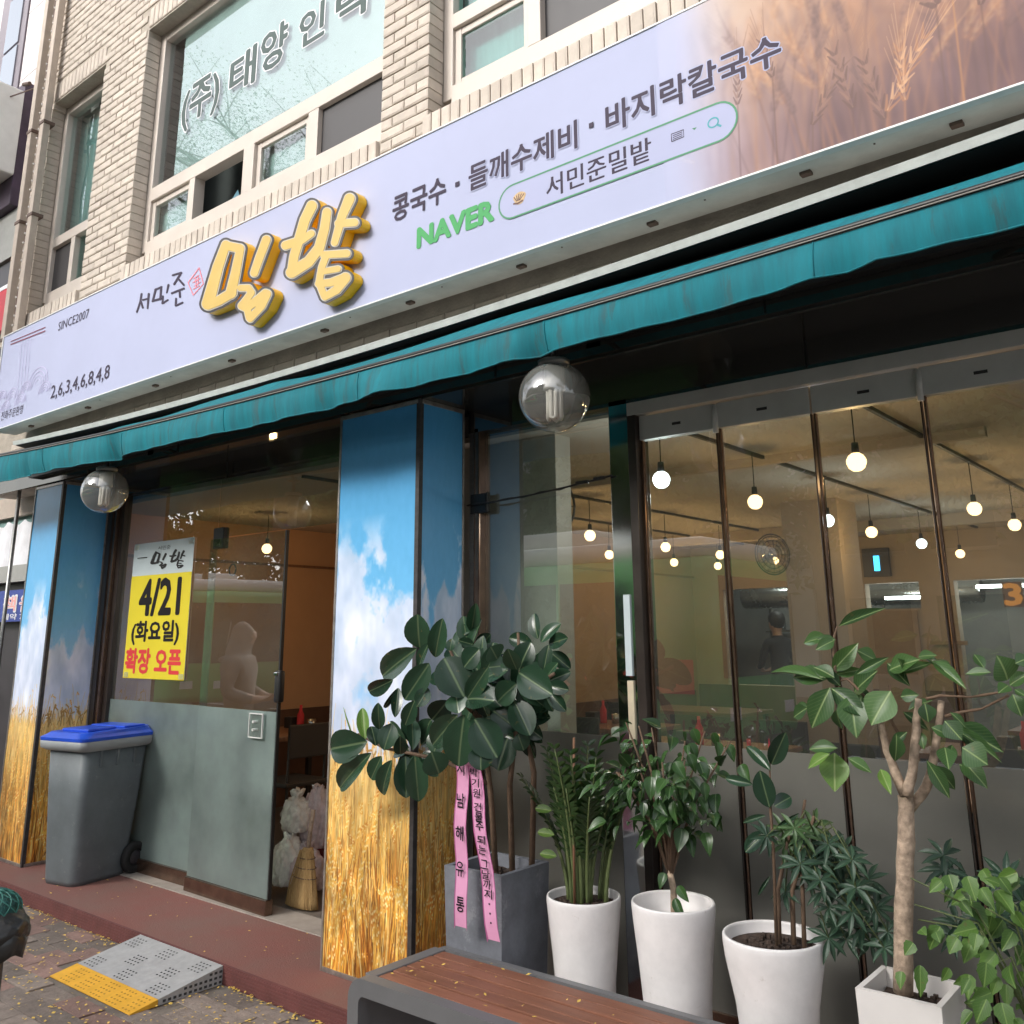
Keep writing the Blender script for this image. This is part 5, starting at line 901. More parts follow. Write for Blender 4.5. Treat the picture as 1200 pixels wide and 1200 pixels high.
b = MB(); b.box((-7.66, YF + .031, Z0 + .001), (-0.28, YF + .105, Z0 + .02)); b.box((-7.66, YF + .107, Z0 + .003), (-0.28, YF + .18, Z0 + .02)); sp_(b, 'sign_underside', M['soffit'])
for x in (-7.2, -6.3, -5.4, -4.55, -3.7, -3.05, -2.35, -1.68, -1.05, -.55):
    b = MB(); b.box((x - .02, YF + .085, Z0 - .012), (x + .02, YF + .115, Z0 + .001), bev=.003); sp_(b, 'bracket', M['clamp'])
    b = MB(); b.box((x + .25, YF + .055, Z0 - .002), (x + .256, YF + .061, Z0 + .002)); sp_(b, 'screw', M['clamp'])
b = MB(); b.box((-7.6, 3.03, 3.25), (-.3, 3.10, 3.30)); b.box((-7.6, 3.03, 3.86), (-.3, 3.10, 3.9)); sp_(b, 'back_rail', M['grey_metal'])
# raised letters
for k in ('mil', 'bat'):
    bd = fix(outline_mesh(LETTERS[k + '_body'], 2.789, .057, 'raised_letter', M['let_side'], sg))
    outline_mesh(LETTERS[k + '_body'], 2.7855, .003, 'letter_border', M['let_dark'], bd)
    outline_mesh(LETTERS[k + '_trim'], 2.783, .002, 'letter_outline', M['let_trim'], bd)
    outline_mesh(LETTERS[k + '_face'], 2.7805, .002, 'letter_face', M['let_face'], bd)
for k in ('seo', 'min', 'jun'): fix(outline_mesh(LETTERS['brush_' + k], YF - .0025, .001, 'brush_lettering', M['sign_grey'], sg))
fix(outline_mesh(LETTERS['stamp'], YF - .0025, .001, 'seal_stamp', M['stamp_red'], sg)); fix(outline_mesh(LETTERS['stamp_lines'], YF - .0025, .001, 'seal_stamp', M['stamp_red'], sg))
def st(body, x0, x1, z0, z1, m='sign_grey', bold=.03, halo=0.0, shear=0.0, name='lettering'):
    if halo: fix(text(name, body, x0, x1, z0, z1, YF - .0024, M['sign_halo'], sg, bold=bold + .06, shear=shear))
    return fix(text(name, body, x0, x1, z0, z1, YF - .0029 if halo else YF - .0026, M[m], sg, bold=bold, shear=shear))
st('콩국수', -3.082, -2.722, 3.578, 3.712, bold=.034)
b = MB(); b.quad((-2.66, YF - .0035, 3.628), (-2.633, YF - .0035, 3.628), (-2.633, YF - .0035, 3.652), (-2.66, YF - .0035, 3.652)); sp_(b, 'lettering', M['sign_grey']); b = MB(); b.quad((-1.9, YF - .0035, 3.64), (-1.877, YF - .0035, 3.64), (-1.877, YF - .0035, 3.664), (-1.9, YF - .0035, 3.664)); sp_(b, 'lettering', M['sign_grey'])
st('들깨수제비', -2.573, -1.963, 3.577, 3.706, bold=.036, halo=.008)
st('바지락칼국수', -1.815, -1.064, 3.583, 3.712, bold=.036, halo=.012)
st('NAVER', -2.902, -2.428, 3.393, 3.490, 'sign_green', bold=.085, name='brand_lettering')
st('서민준밀밭', -2.127, -1.612, 3.395, 3.497, bold=.034)
st('SINCE2007', -6.69, -6.222, 3.812, 3.880, bold=.0)
st('2,6,3,4,6,8,4,8', -6.682, -5.828, 3.275, 3.388, bold=.012)
st('전화주문환영', -7.52, -7.135, 3.252, 3.325, bold=.0)
# search box
def capsule(x0, x1, z0, z1, n=14):
    r = (z1 - z0) / 2; P = [(x0 + r + r * math.cos(a), z0 + r + r * math.sin(a)) for a in np.linspace(math.pi / 2, 3 * math.pi / 2, n)]
    P += [(x1 - r + r * math.cos(a), z0 + r + r * math.sin(a)) for a in np.linspace(-math.pi / 2, math.pi / 2, n)]
    return P + [P[0]]
bx = (-2.392, -1.247, 3.366, 3.523)
b = MB(); cp = capsule(*bx)[:-1]; i0 = len(b.v); b.v += [(x, YF - .0028, z) for x, z in cp]; b.face(tuple(range(i0, i0 + len(cp)))); sp_(b, 'search_field', M['sign_halo'])
sp_(polyline_mesh(capsule(*bx), .008, YF - .0036, '', None, mb=MB()), 'search_outline', M['sign_dgreen'])
b = MB(); ring = [(-1.343 + .021 * math.cos(a), 3.450 + .019 * math.sin(a)) for a in np.linspace(0, 6.283, 22)]
polyline_mesh(ring, .006, YF - .0038, '', None, mb=b); polyline_mesh([(-1.328, 3.436), (-1.312, 3.423)], .008, YF - .0038, '', None, mb=b); sp_(b, 'magnifier_print', M['sign_teal'])
b = MB(); b.quad((-1.431, YF - .0036, 3.459), (-1.411, YF - .0036, 3.457), (-1.419, YF - .0036, 3.450), (-1.422, YF - .0036, 3.450)); sp_(b, 'chevron_print', M['sign_dgreen'])
b = MB(); polyline_mesh([(-1.52, 3.437), (-1.467, 3.438), (-1.467, 3.468), (-1.52, 3.469), (-1.52, 3.437)], .004, YF - .0036, '', None, mb=b)
for q in range(3): polyline_mesh([(-1.514, 3.444 + q * .008), (-1.473, 3.445 + q * .008)], .003, YF - .0036, '', None, mb=b)
sp_(b, 'keyboard_print', M['sign_grey'])
b = MB(); P = [(-2.275 + .034 * math.cos(a) * (1 + .15 * math.sin(3 * a)), 3.447 + .030 * math.sin(a)) for a in np.linspace(0, 6.283, 18)[:-1]]; b.v = [(x, YF - .0036, z) for x, z in P]; b.face(tuple(range(17))); sp_(b, 'shell_print', M['shell_tan'])
b = MB()
for q in range(5): polyline_mesh([(-2.29 + q * .004, 3.436), (-2.305 + q * .014, 3.468 - abs(q - 2) * .004)], .0045, YF - .0042, '', None, mb=b)
polyline_mesh([(-2.31, 3.43), (-2.285, 3.424), (-2.255, 3.43)], .008, YF - .0042, '', None, mb=b)
sp_(b, 'shell_print', M['shell_brown'])
# maroon double line, faint lines and cloud scrolls at the left end
b = MB(); polyline_mesh([(-7.52, 3.882), (-6.905, 3.862)], .011, YF - .003, '', None, mb=b); polyline_mesh([(-7.525, 3.908), (-6.91, 3.892)], .008, YF - .003, '', None, mb=b); sp_(b, 'printed_line', M['sign_red'])
b = MB()
for q in range(4): x = -7.31 + q * .052; polyline_mesh([(x, 3.86), (x + .035, 3.48)], .006, YF - .003, '', None, mb=b)
for (cx, cz, s) in ((-7.55, 3.43, .8), (-7.36, 3.40, 1), (-7.13, 3.42, .9), (-6.93, 3.44, 1.5), (-6.80, 3.36, .9), (-7.2, 3.34, .9), (-7.46, 3.33, .8)):
    for r_ in (.11, .085, .06, .035):
        polyline_mesh([(cx + r_ * s * math.cos(a), cz + r_ * s * .85 * math.sin(a)) for a in np.linspace(0, math.pi, 12)], .007, YF - .003 - r_ * .002, '', None, mb=b)
sp_(b, 'cloud_print', M['sign_faint'])

# ---------------------------------------------------------------- the awning
aw = thing('awning', 'teal cloth awning with a hanging valance along the shop front', 'awning', loc=(-3.5, 3.05, 3.0))
def ap(b, name, m, smooth=False):
    o = b.build(name, m, aw, smooth); o.location = (3.5, -3.05, -3.0); return o
def curve(x, a, m_, c):     # quadratic through three measured heights
    x0, x1, x2 = -6.95, -2.18, -0.35
    return a * (x - x1) * (x - x2) / ((x0 - x1) * (x0 - x2)) + m_ * (x - x0) * (x - x2) / ((x1 - x0) * (x1 - x2)) + c * (x - x0) * (x - x1) / ((x2 - x0) * (x2 - x1))
def zbar(x): return curve(x, 2.878, 2.779, 2.812)
def zval(x): return curve(x, 2.667, 2.641, 2.660)
def zrail(x): return curve(x, 3.018, 2.986, 3.058)
XS = np.linspace(-7.75, 0.25, 321)
ra = random.Random(3)
fold = [(ra.uniform(-7.7, .2), ra.uniform(.03, .20), ra.uniform(-.016, .020)) for _ in range(64)]
def wave(x): return sum(h * math.exp(-((x - c) / s_) ** 2) for c, s_, h in fold)
droop = [(ra.uniform(-7.7, .2), ra.uniform(.3, .7), ra.uniform(-.012, .014)) for _ in range(16)]
def wz(x): return sum(h * math.exp(-((x - c) / s_) ** 2) for c, s_, h in droop)
b = MB(); rows = 6
for x in XS:
    for r_ in range(rows + 1):
        t = r_ / rows
        zt = zbar(x) - .016; zb = zval(x) + wz(x)
        b.v.append((x, 2.645 - .008 * math.sin(t * 3.1) + wave(x) * t * 1.6 - .004 * math.sin(x * 31) * t, zt + (zb - zt) * t))
for i in range(len(XS) - 1):
    for r_ in range(rows):
        a = i * (rows + 1) + r_; b.face((a, a + 1, a + rows + 2, a + rows + 1))
ap(b, 'valance', M['awning'], True)
b = MB(); b.tube([(x, 2.641 + wave(x) * 1.6 - .004 * math.sin(x * 31), zval(x) + wz(x)) for x in XS[::2]], .004, 5); ap(b, 'valance_hem', M['awning'], True)
for x in np.arange(-7.3, .2, 1.06):       # sewn seams between the cloth widths
    b = MB(); b.tube([(x, 2.645 - .008 * math.sin(t * 3.1) + wave(x) * t * 1.6 - .004 * math.sin(x * 31) * t - .0015, zbar(x) - .016 + (zval(x) + wz(x) - zbar(x) + .016) * t) for t in np.linspace(0, 1, 8)], .0022, 4); ap(b, 'seam', M['awning'], True)
b = MB(); rows = 5
fold2 = [(ra.uniform(-7.7, .2), ra.uniform(.15, .6), ra.uniform(-.022, .026)) for _ in range(22)]
for x in XS:
    s_ = sum(h * math.exp(-((x - c) / q) ** 2) for c, q, h in fold2)
    for r_ in range(rows + 1):
        t = r_ / rows
        z_end = curve(x, 2.965, 2.937, 2.975)
        b.v.append((x, 2.655 + .25 * t, zbar(x) + .012 + (z_end - zbar(x) - .012) * t + s_ * t * (1.0 if r_ < rows else .9) - .01 * math.sin(3.14 * t)))
for i in range(len(XS) - 1):
    for r_ in range(rows):
        a = i * (rows + 1) + r_; b.face((a, a + rows + 1, a + rows + 2, a + 1))
ap(b, 'canopy_cloth', M['awning'], True)
b = MB(); b.tube([(x, 2.655, zbar(x)) for x in XS[::6]], .012, 8); ap(b, 'front_bar', M['black_metal'], True)
b = MB(); b.tube([(x, 2.637, zbar(x) - .012) for x in XS[::4]], .0024, 6); ap(b, 'piping', mat('pale_piping', (.30, .28, .25), .6), True)
b = MB()
P = [(x, zrail(x)) for x in np.linspace(-7.34, 0.25, 40)]
for x, z in P: b.v += [(x, 2.893, z + .004), (x, 2.885, z + .036), (x, 3.03, z + .044), (x, 2.911, z + .014)]
for k in range(len(P) - 1):
    for q in range(4): a = k * 4; n_ = (q + 1) % 4; b.face((a + q, a + n_, a + 4 + n_, a + 4 + q))
b.face((0, 1, 2, 3)); b.face(tuple(len(b.v) - 1 - q for q in range(4)))
ap(b, 'cover_rail', M['alu'])
b = MB()
for x, z in P: b.v += [(x, 2.913, z + .006), (x, 2.913, z + .03), (x, 3.082, z + .03), (x, 3.082, z - .02)]
for k in range(len(P) - 1):
    for q in range(4): a = k * 4; n_ = (q + 1) % 4; b.face((a + q, a + n_, a + 4 + n_, a + 4 + q))
ap(b, 'gap_shade_box', M['black_metal'])  # black box filling the gap behind the rail, its shade put into the colour
b = MB(); b.tube([(-7.34, 2.99, 2.93), (0.25, 2.99, 2.95)], .045, 12); ap(b, 'roller', M['black_metal'], True)
b = MB(); b.box((-7.33, 3.03, 2.80), (0.25, 3.083, 3.0)); ap(b, 'gap_shade_plate', M['black_metal'])  # black backing that paints the shade between rail and cloth
for x in (-6.6, -3.4, -.2):
    b = MB(); b.tube([(x, 3.05, 2.90), (x - .35, 2.86, 2.84), (x, 2.66, zbar(x) - .004)], .018, 8); ap(b, 'folding_arm', M['black_metal'], True)

# ---------------------------------------------------------------- the globe lamps under the awning
def globe(x, y, z, label):
    g = thing('globe_lamp', label, 'lamp', 'round globe lamps under the awning', loc=(x, y, z))
    b = MB(); b.sphere((0, 0, 0), .141, 40, 24); b.build('globe', M['globe'], g, True)
    b = MB(); b.sphere((0, 0, 0), .1385, 40, 24)
    b.f = [f[::-1] for f in b.f]
    b = MB(); b.lathe([(.001, .245), (.05, .245), (.05, .238), (.012, .232), (.012, .15), (.045, .147), (.05, .125), (.001, .12)], n=20); b.build('holder', M['black_metal'], g, True)
    b = MB(); b.lathe([(.001, .12), (.040, .12), (.042, .05), (.044, .028), (.001, .026)], n=20); c = b.build('lamp_base', M['white_plastic'], g, True)
    for k in range(4):
        a = k * math.pi / 2 + .4
        b = MB(); cx, cy = .024 * math.cos(a), .024 * math.sin(a); t = Vector((-math.sin(a), math.cos(a), 0)) * .010
        b.tube([Vector((cx, cy, .03)) - t, Vector((cx, cy, -.085)) - t, Vector((cx, cy, -.092)), Vector((cx, cy, -.085)) + t, Vector((cx, cy, .03)) + t], .0085, 8)
        b.build('lamp_tube', M['cfl'], g, True)
    b = MB(); b.tube([(0, 0, .24), (0, .02, .30), (0, .16, .33), (0, .30, .33)], .011, 8); b.tube([(.02, 0, .21), (.05, .06, .26), (.03, .2, .30), (.02, .29, .31)], .004, 6); b.build('stem', M['black_metal'], g, True)
    b = MB(); b.lathe([(.055, .126), (.062, .128), (.064, .146), (.058, .15), (.054, .146)], n=24); b.build('collar', M['grey_metal'], g, True)
    b = MB(); b.box((-.04, .285, .27), (.04, .30, .37), bev=.004); b.build('wall_plate', M['black_metal'], g)
    return g
globe(-2.072, 2.80, 2.505, 'smoky globe lamp with a tube bulb hanging in front of the side window')
globe(-5.632, 2.80, 2.498, 'smoky globe lamp with a tube bulb hanging in front of the left printed pillar')
# ---------------------------------------------------------------- printed pillars
def pillar(x0, x1, y0, y1, seed, label, ct, wt, amt):
    p = thing('printed_pillar', label, 'pillar', 'pillars wrapped in sky and wheat prints', loc=((x0 + x1) / 2, (y0 + y1) / 2, .083))
    off = (-(x0 + x1) / 2, -(y0 + y1) / 2, -.083)
    def add(b, name, m):
        o = b.build(name, m, p); o.location = off; return o
    zb, zt = .083, 2.735
    b = MB(); b.box((x0 + .012, y0 + .012, zb), (x1 - .012, y1, zt)); add(b, 'core', M['trim_dark'])
    t = .012
    b = MB(); b.quad((x0 + t, y0, zb + .02), (x1 - t - .012, y0, zb + .02), (x1 - t - .012, y0, zt - .022), (x0 + t, y0, zt - .022)); b.quad((x0 + t, y0 + .01, zb + .02), (x0 + t, y0 + .01, zt - .022), (x1 - t - .012, y0 + .01, zt - .022), (x1 - t - .012, y0 + .01, zb + .02))
    add(b, 'front_print', image_mat('field_print', paint_field(seed, 220, 1000, ct, wt, amt), .3))
    b = MB(); b.quad((x1, y0 + t + .012, zb + .02), (x1, y1 - t, zb + .02), (x1, y1 - t, zt - .022), (x1, y0 + t + .012, zt - .022)); b.quad((x1 - .01, y0 + t + .012, zb + .02), (x1 - .01, y0 + t + .012, zt - .022), (x1 - .01, y1 - t, zt - .022), (x1 - .01, y1 - t, zb + .02))
    add(b, 'side_print', image_mat('field_print', paint_field(seed + 50, 140, 1000, ct - .02, wt, amt), .3))
    b = MB()
    b.box((x0, y0 - .006, zb), (x0 + t, y0 + .02, zt), bev=.002); b.box((x0 + t, y0 - .005, zb), (x1 - t, y0 + .02, zb + .02), bev=.002); b.box((x0 + t, y0 - .005, zt - .022), (x1 - t, y0 + .02, zt), bev=.002)
    b.box((x1 - .02, y1 - t, zb), (x1 + .006, y1, zt), bev=.002); b.box((x1 - .02, y0 + t, zt - .022), (x1 + .005, y1 - t, zt), bev=.002); b.box((x1 - .02, y0 + t, zb), (x1 + .005, y1 - t, zb + .02), bev=.002)
    add(b, 'trim', M['trim'])
    b = MB(); b.box((x1 - t - .010, y0 - .004, zb), (x1 + .003, y0 + t + .010, zt)); add(b, 'corner_strip', M['trim_dark'])
    return p
pillar(-3.715, -3.12, 3.10, 3.42, 21, 'sky and wheat printed pillar between the glass door and the rubber plant', .30, .635, .02)
pillar(-7.33, -6.87, 3.10, 3.46, 5, 'sky and wheat printed pillar behind the grey bin at the left', .36, .635, .05)

# ---------------------------------------------------------------- glass entrance
def slab(x0, x1, z0, z1, y, t=.010):
    b = MB(); b.box((x0, y, z0), (x1, y + t, z1)); return b
en = thing('glass_entrance', 'fixed glass panel and transom of the shop entrance beside the open doorway', 'shop window', loc=(-6, 3.53, .083))
def ep(b, name, m, smooth=False):
    o = b.build(name, m, en, smooth); o.location = (6, -3.53, -.083); return o
ep(slab(-6.70, -5.475, .17, 2.655, 3.53), 'glass_pane', M['glass'])
ep(slab(-5.465, -3.725, 2.245, 2.655, 3.53), 'transom_pane', M['glass'])
ep(slab(-6.70, -5.478, .17, 1.16, 3.526, .002), 'frost_film', M['film_door'])
b = MB(); b.box((-6.87, 3.46, .083), (-6.80, 3.58, 2.735)); ep(b, 'jamb', M['dark_frame'])
b = MB(); b.box((-6.80, 3.47, .083), (-6.755, 3.57, 2.735), bev=.004); ep(b, 'jamb', M['bronze'])
b = MB(); b.box((-6.755, 3.50, .083), (-6.70, 3.56, 2.735), bev=.003); ep(b, 'jamb', M['dark_frame'])
b = MB(); b.box((-6.70, 3.505, .085), (-5.478, 3.57, .17), bev=.004); ep(b, 'bottom_rail', M['bronze'])
b = MB(); b.box((-3.735, 3.49, .083), (-3.716, 3.56, 2.735)); ep(b, 'jamb', M['dark_frame'])
b = MB(); b.box((-5.50, 3.515, 2.17), (-5.38, 3.56, 2.31), bev=.006); ep(b, 'patch_fitting', M['black_metal'])
b = MB(); b.box((-5.485, 3.512, 2.185), (-5.40, 3.516, 2.235)); ep(b, 'fitting_plate', M['mirror'])
b = MB(); b.lathe([(.033, 0), (.04, 0), (.04, .006), (.033, .006), (.033, 0)], n=20)
o = b.build('sticker_ring', M['black_metal'], en); o.rotation_euler = (R(90), 0, 0); o.location = (-5.26 + 6, -.005, 2.02 - .083)

dr = thing('glass_door', 'frameless glass door leaf with frosted lower half standing open beside the doorway', 'door', loc=(-5.44, 3.475, .083))
dr.rotation_euler = (0, 0, R(-1.5))
def dp_(b, name, m, smooth=False):
    o = b.build(name, m, dr, smooth); o.location = (5.44, -3.475, -.083); return o
dp_(slab(-5.455, -4.60, .17, 2.225, 3.47), 'glass_pane', M['glass'])
dp_(slab(-5.452, -4.603, .17, 1.165, 3.466, .002), 'frost_film', M['film_door'])
b = MB(); b.box((-5.455, 3.45, .088), (-4.60, 3.50, .168), bev=.004); dp_(b, 'bottom_rail', M['bronze'])
b = MB(); b.box((-4.612, 3.466, .17), (-4.598, 3.486, 2.225)); dp_(b, 'edge_strip', M['black_metal'])
b = MB(); b.box((-4.60, 3.43, 1.22), (-4.55, 3.475, 1.40), bev=.014); dp_(b, 'handle', M['black_metal'], True)
b = MB(); b.box((-4.60, 3.425, 1.372), (-4.562, 3.432, 1.39), bev=.003); dp_(b, 'handle_cap', M['mirror'])
b = MB(); b.box((-4.85, 3.445, 1.015), (-4.715, 3.452, 1.15), bev=.003); dp_(b, 'push_plate', glass('acrylic', (.86, .92, .90), .08, 2.0, .08, .25))
b = MB()
for z in (1.06, 1.105): b.tube([(-4.79, 3.43, z), (-4.79, 3.47, z)], .008, 10)
b.box((-4.852, 3.443, 1.013), (-4.847, 3.453, 1.152)); b.box((-4.718, 3.443, 1.013), (-4.713, 3.453, 1.152)); b.box((-4.847, 3.443, 1.147), (-4.718, 3.453, 1.152)); b.box((-4.847, 3.443, 1.013), (-4.718, 3.453, 1.018))
dp_(b, 'plate_rim', M['white_plastic'])

# poster on the inside of the glass
po = thing('poster', 'yellow and white opening poster taped to the entrance glass', 'poster', loc=(-6.13, 3.52, 1.8))
def pp(o): o.location = (6.13, -3.52, -1.8); return o
yp = 3.520
b = MB(); b.box((-6.535, yp, 1.312), (-5.735, yp + .003, 2.268)); pp(b.build('sheet', M['poster_w'], po))
b = MB(); b.quad((-6.535, yp - .0015, 1.312), (-5.735, yp - .0015, 1.312), (-5.735, yp - .0015, 2.032), (-6.535, yp - .0015, 2.032)); pp(b.build('yellow_field', M['poster_y'], po))
def pt(body, x0, x1, z0, z1, m, bold): pp(text('poster_lettering', body, x0, x1, z0, z1, yp - .003, M[m], po, bold=bold))
pt('4/21', -6.39, -5.86, 1.75, 1.995, 'ink', .05)
pt('(화요일)', -6.46, -5.84, 1.545, 1.705, 'ink', .055)
pt('확장 오픈', -6.51, -5.79, 1.350, 1.515, 'poster_r', .06)
pt('서민준', -6.20, -6.03, 2.205, 2.235, 'ink_soft', .0)
b = MB(); b.quad((-6.48, yp - .002, 2.160), (-6.34, yp - .002, 2.158), (-6.34, yp - .002, 2.166), (-6.48, yp - .002, 2.166)); pp(b.build('printed_dash', M['ink_soft'], po))
lx = [p[0] for l in LETTERS['mil_face'] + LETTERS['bat_face'] for p in l]; lz = [p[1] for l in LETTERS['mil_face'] + LETTERS['bat_face'] for p in l]
def shrink(loops):
    return [[(-6.29 + (x - min(lx)) / (max(lx) - min(lx)) * .46, 2.06 + (z - min(lz)) / (max(lz) - min(lz)) * .14) for x, z in l] for l in loops]
for k in ('mil', 'bat'): pp(outline_mesh(shrink(LETTERS[k + '_face']), yp - .003, .001, 'brush_lettering', M['ink_soft'], po))
b = MB()
for x in (-6.52, -5.80):
    for z in (1.318, 2.225): b.quad((x, yp - .004, z), (x + .06, yp - .004, z), (x + .06, yp - .004, z + .035), (x, yp - .004, z + .035))
pp(b.build('tape', frosted('tape', (.6, .6, .5), .5), po))

# ---------------------------------------------------------------- side window and mirror post
sw = thing('side_window', 'tall fixed shop window with frosted foot behind the rubber plant', 'shop window', loc=(-2.7, 3.5, .083))
def swp(b, name, m, smooth=False):
    o = b.build(name, m, sw, smooth); o.location = (2.7, -3.5, -.083); return o
swp(slab(-3.045, -2.25, .10, 2.615, 3.50), 'glass_pane', M['glass'])
swp(slab(-3.045, -2.25, .10, 1.165, 3.496, .002), 'frost_film', M['film_side'])
b = MB(); b.box((-3.115, 3.46, .083), (-3.085, 3.56, 2.7)); swp(b, 'jamb', M['grey_metal'])
b = MB(); b.box((-3.085, 3.455, .083), (-3.045, 3.53, 2.64), bev=.008); swp(b, 'jamb', M['bronze'])
b = MB(); b.box((-2.25, 3.455, .083), (-2.148, 3.56, 2.64), bev=.003); swp(b, 'post', M['mirror'])
b = MB(); b.box((-3.10, 3.452, 2.20), (-3.0, 3.47, 2.29)); b.box((-2.995, 3.45, 2.195), (-2.988, 3.472, 2.295), bev=.002); b.box((-3.1, 3.45, 2.192), (-2.995, 3.472, 2.199)); swp(b, 'hinge_plate', M['black_metal'])
b = MB(); P = [(-3.11 + .88 * t, 3.44, 2.235 - .012 * math.sin(t * 3.14) + .055 * t) for t in np.linspace(0, 1, 16)]; b.tube(P, .0045, 6); b.tube([(p[0], p[1] - .006 * math.cos(i * 1.7), p[2] + .006 * math.sin(i * 1.7)) for i, p in enumerate(P)], .003, 5); swp(b, 'cable', M['black_metal'], True)
b = MB(); b.box((-2.43, 3.432, 2.268), (-2.36, 3.448, 2.284), bev=.003); b.box((-2.33, 3.432, 2.276), (-2.27, 3.448, 2.292), bev=.003); swp(b, 'cable_clip', M['black_metal'])
b = MB(); b.box((-2.200, 3.447, 1.42), (-2.168, 3.4555, 1.76)); swp(b, 'white_strip', M['poster_w'])
b = MB(); b.box((-2.195, 3.447, 1.16), (-2.165, 3.4555, 1.40)); swp(b, 'cream_strip', mat('cream_paper', (.62, .53, .38), .6))
b = MB(); b.box((-2.86, 3.53, 1.0), (-2.74, 3.60, 1.22)); swp(b, 'paper_box', M['plywood'])

# ---------------------------------------------------------------- folding glass doors, one thing per leaf
edges = [-2.105, -1.722, -1.308, -0.893, -0.478, -0.06, 0.36]
names = ['next to the mirror post', 'behind the bushy plant in a white pot', 'behind the young rubber plant', 'behind the ficus tree', 'right of the ficus tree', 'last towards the right end']
hd = MB(); hd.box((-2.148, 3.45, 2.555), (1.0, 3.56, 2.615), bev=.003); bpart(hd, 'door_track', M['top_rail'])
hd = MB(); hd.box((-2.148, 3.45, .083), (-2.106, 3.56, 2.555), bev=.003); bpart(hd, 'door_post', M['dark_frame'])
hd = MB(); hd.box((-2.106, 3.45, .083), (1.0, 3.56, .11)); bpart(hd, 'floor_track', M['bronze'])
for i, (a, c) in enumerate(zip(edges[:-1], edges[1:])):
    d = thing('folding_door', 'folding glass door leaf ' + names[i], 'folding door', 'folding glass doors of the shop front', loc=(a, 3.5, .11))
    W_ = c - a
    b = slab(.016, W_ - .012, .10, 2.33, -.005); b.build('glass_pane', M['glass'], d)
    b = slab(.017, W_ - .013, .10, 1.045, -.009, .002); b.build('frost_film', M['film_side'], d)
    b = MB(); b.box((.003, -.022, 2.33), (W_ - .004, .022, 2.44), bev=.003); tr_ = b.build('top_rail', M['top_rail'], d)
    b = MB(); b.box((W_ * .45, -.0235, 2.375), (W_ * .56, -.0215, 2.387)); b.build('maker_print', M['ink_soft'], tr_)
    b = MB(); b.box((.003, -.022, .0), (W_ - .004, .022, .10), bev=.003); b.build('bottom_rail', M['bronze'], d)
    b = MB(); b.box((.004, -.012, .10), (.013, .012, 2.33), bev=.002); b.build('edge_strip', M['bronze'], d)
    b = MB(); b.box((W_ - .009, -.012, .10), (W_ - .004, .012, 2.33), bev=.0015); b.build('edge_strip', M['dark_frame'], d)
    if i % 2 == 0:
        b = MB(); b.tube([(W_, -.028, 2.31), (W_, -.028, 2.43)], .012, 12); b.build('hinge', M['alu'], d, True)
# ---------------------------------------------------------------- wheeled bin
def rrect(w, d, r, n=5):
    P = []
    for cx, cy, a0 in ((w / 2 - r, d / 2 - r, 0), (-w / 2 + r, d / 2 - r, 90), (-w / 2 + r, -d / 2 + r, 180), (w / 2 - r, -d / 2 + r, 270)):
        for k in range(n + 1):
            a = R(a0 + 90 * k / n); P.append((cx + r * math.cos(a), cy + r * math.sin(a)))
    return P
def loft(b, secs, mi=0, cap=(True, True)):
    base = len(b.v); n = len(secs[0][0])
    for P, z, oy in secs:
        for x, y in P: b.v.append((x, y + oy, z if not callable(z) else z(x, y + oy)))
    for k in range(len(secs) - 1):
        for j in range(n):
            a = base + k * n + j; c = base + k * n + (j + 1) % n; b.face((a, c, c + n, a + n), mi)
    if cap[0]: b.face(tuple(base + j for j in range(n))[::-1], mi)
    if cap[1]: e = base + (len(secs) - 1) * n; b.face(tuple(e + j for j in range(n)), mi)
    return b
bn = thing('wheeled_bin', 'grey wheeled bin with a blue lid beside the left printed pillar', 'bin', loc=(-6.26, 3.25, .083), rz=R(11))
b = loft(MB(), [(rrect(.30, .40, .06), 0.0, -.015), (rrect(.31, .41, .06), .03, -.015), (rrect(.36, .47, .05), .52, -.005), (rrect(.385, .50, .05), .83, 0)])
b.build('body', M['bin'], bn, True)
b = MB()
for k in range(-1, 2): b.box((.168 + .01, k * .13 - .008, .70), (.198, k * .13 + .008, .83), bev=.003)
b.build('rib', M['bin'], bn)
b = loft(MB(), [(rrect(.40, .52, .05), .80, 0), (rrect(.45, .58, .05), .82, -.01), (rrect(.455, .59, .05), .862, -.01), (rrect(.43, .56, .05), .872, -.01)], cap=(False, False)); b.build('rim', M['bin_rim'], bn, True)
b = loft(MB(), [(rrect(.455, .60, .05), .866, -.005), (rrect(.46, .605, .05), .885, -.005), (rrect(.42, .56, .07), .902, -.005), (rrect(.40, .52, .07), lambda x, y: .915 + .012 * (y > 0), -.005)])
b.box((-.13, -.20, .912), (.13, .02, .934), bev=.01); b.box((-.17, .05, .922), (.17, .22, .936), bev=.006)
b.build('lid', M['bin_lid'], bn)
b = MB(); b.tube([(-.16, .31, .87), (.16, .31, .87)], .016, 10); b.box((-.19, .27, .855), (-.15, .33, .89), bev=.005); b.box((.15, .27, .855), (.19, .33, .89), bev=.005); b.build('handle', M['rubber'], bn)
for s in (-1, 1):
    b = MB(); b.lathe([(.05, -.022), (.088, -.024), (.097, -.014), (.097, .014), (.088, .024), (.05, .022), (.05, -.022)], n=28)
    w_ = b.build('wheel', M['rubber'], bn, True); w_.rotation_euler = (0, R(90), 0); w_.location = (s * .185, .205, .099)
    b = MB(); b.lathe([(.001, -.016), (.03, -.016), (.051, -.008), (.051, .008), (.03, .016), (.001, .016)], n=20); b.build('hub', M['nb_dark'], w_, True)

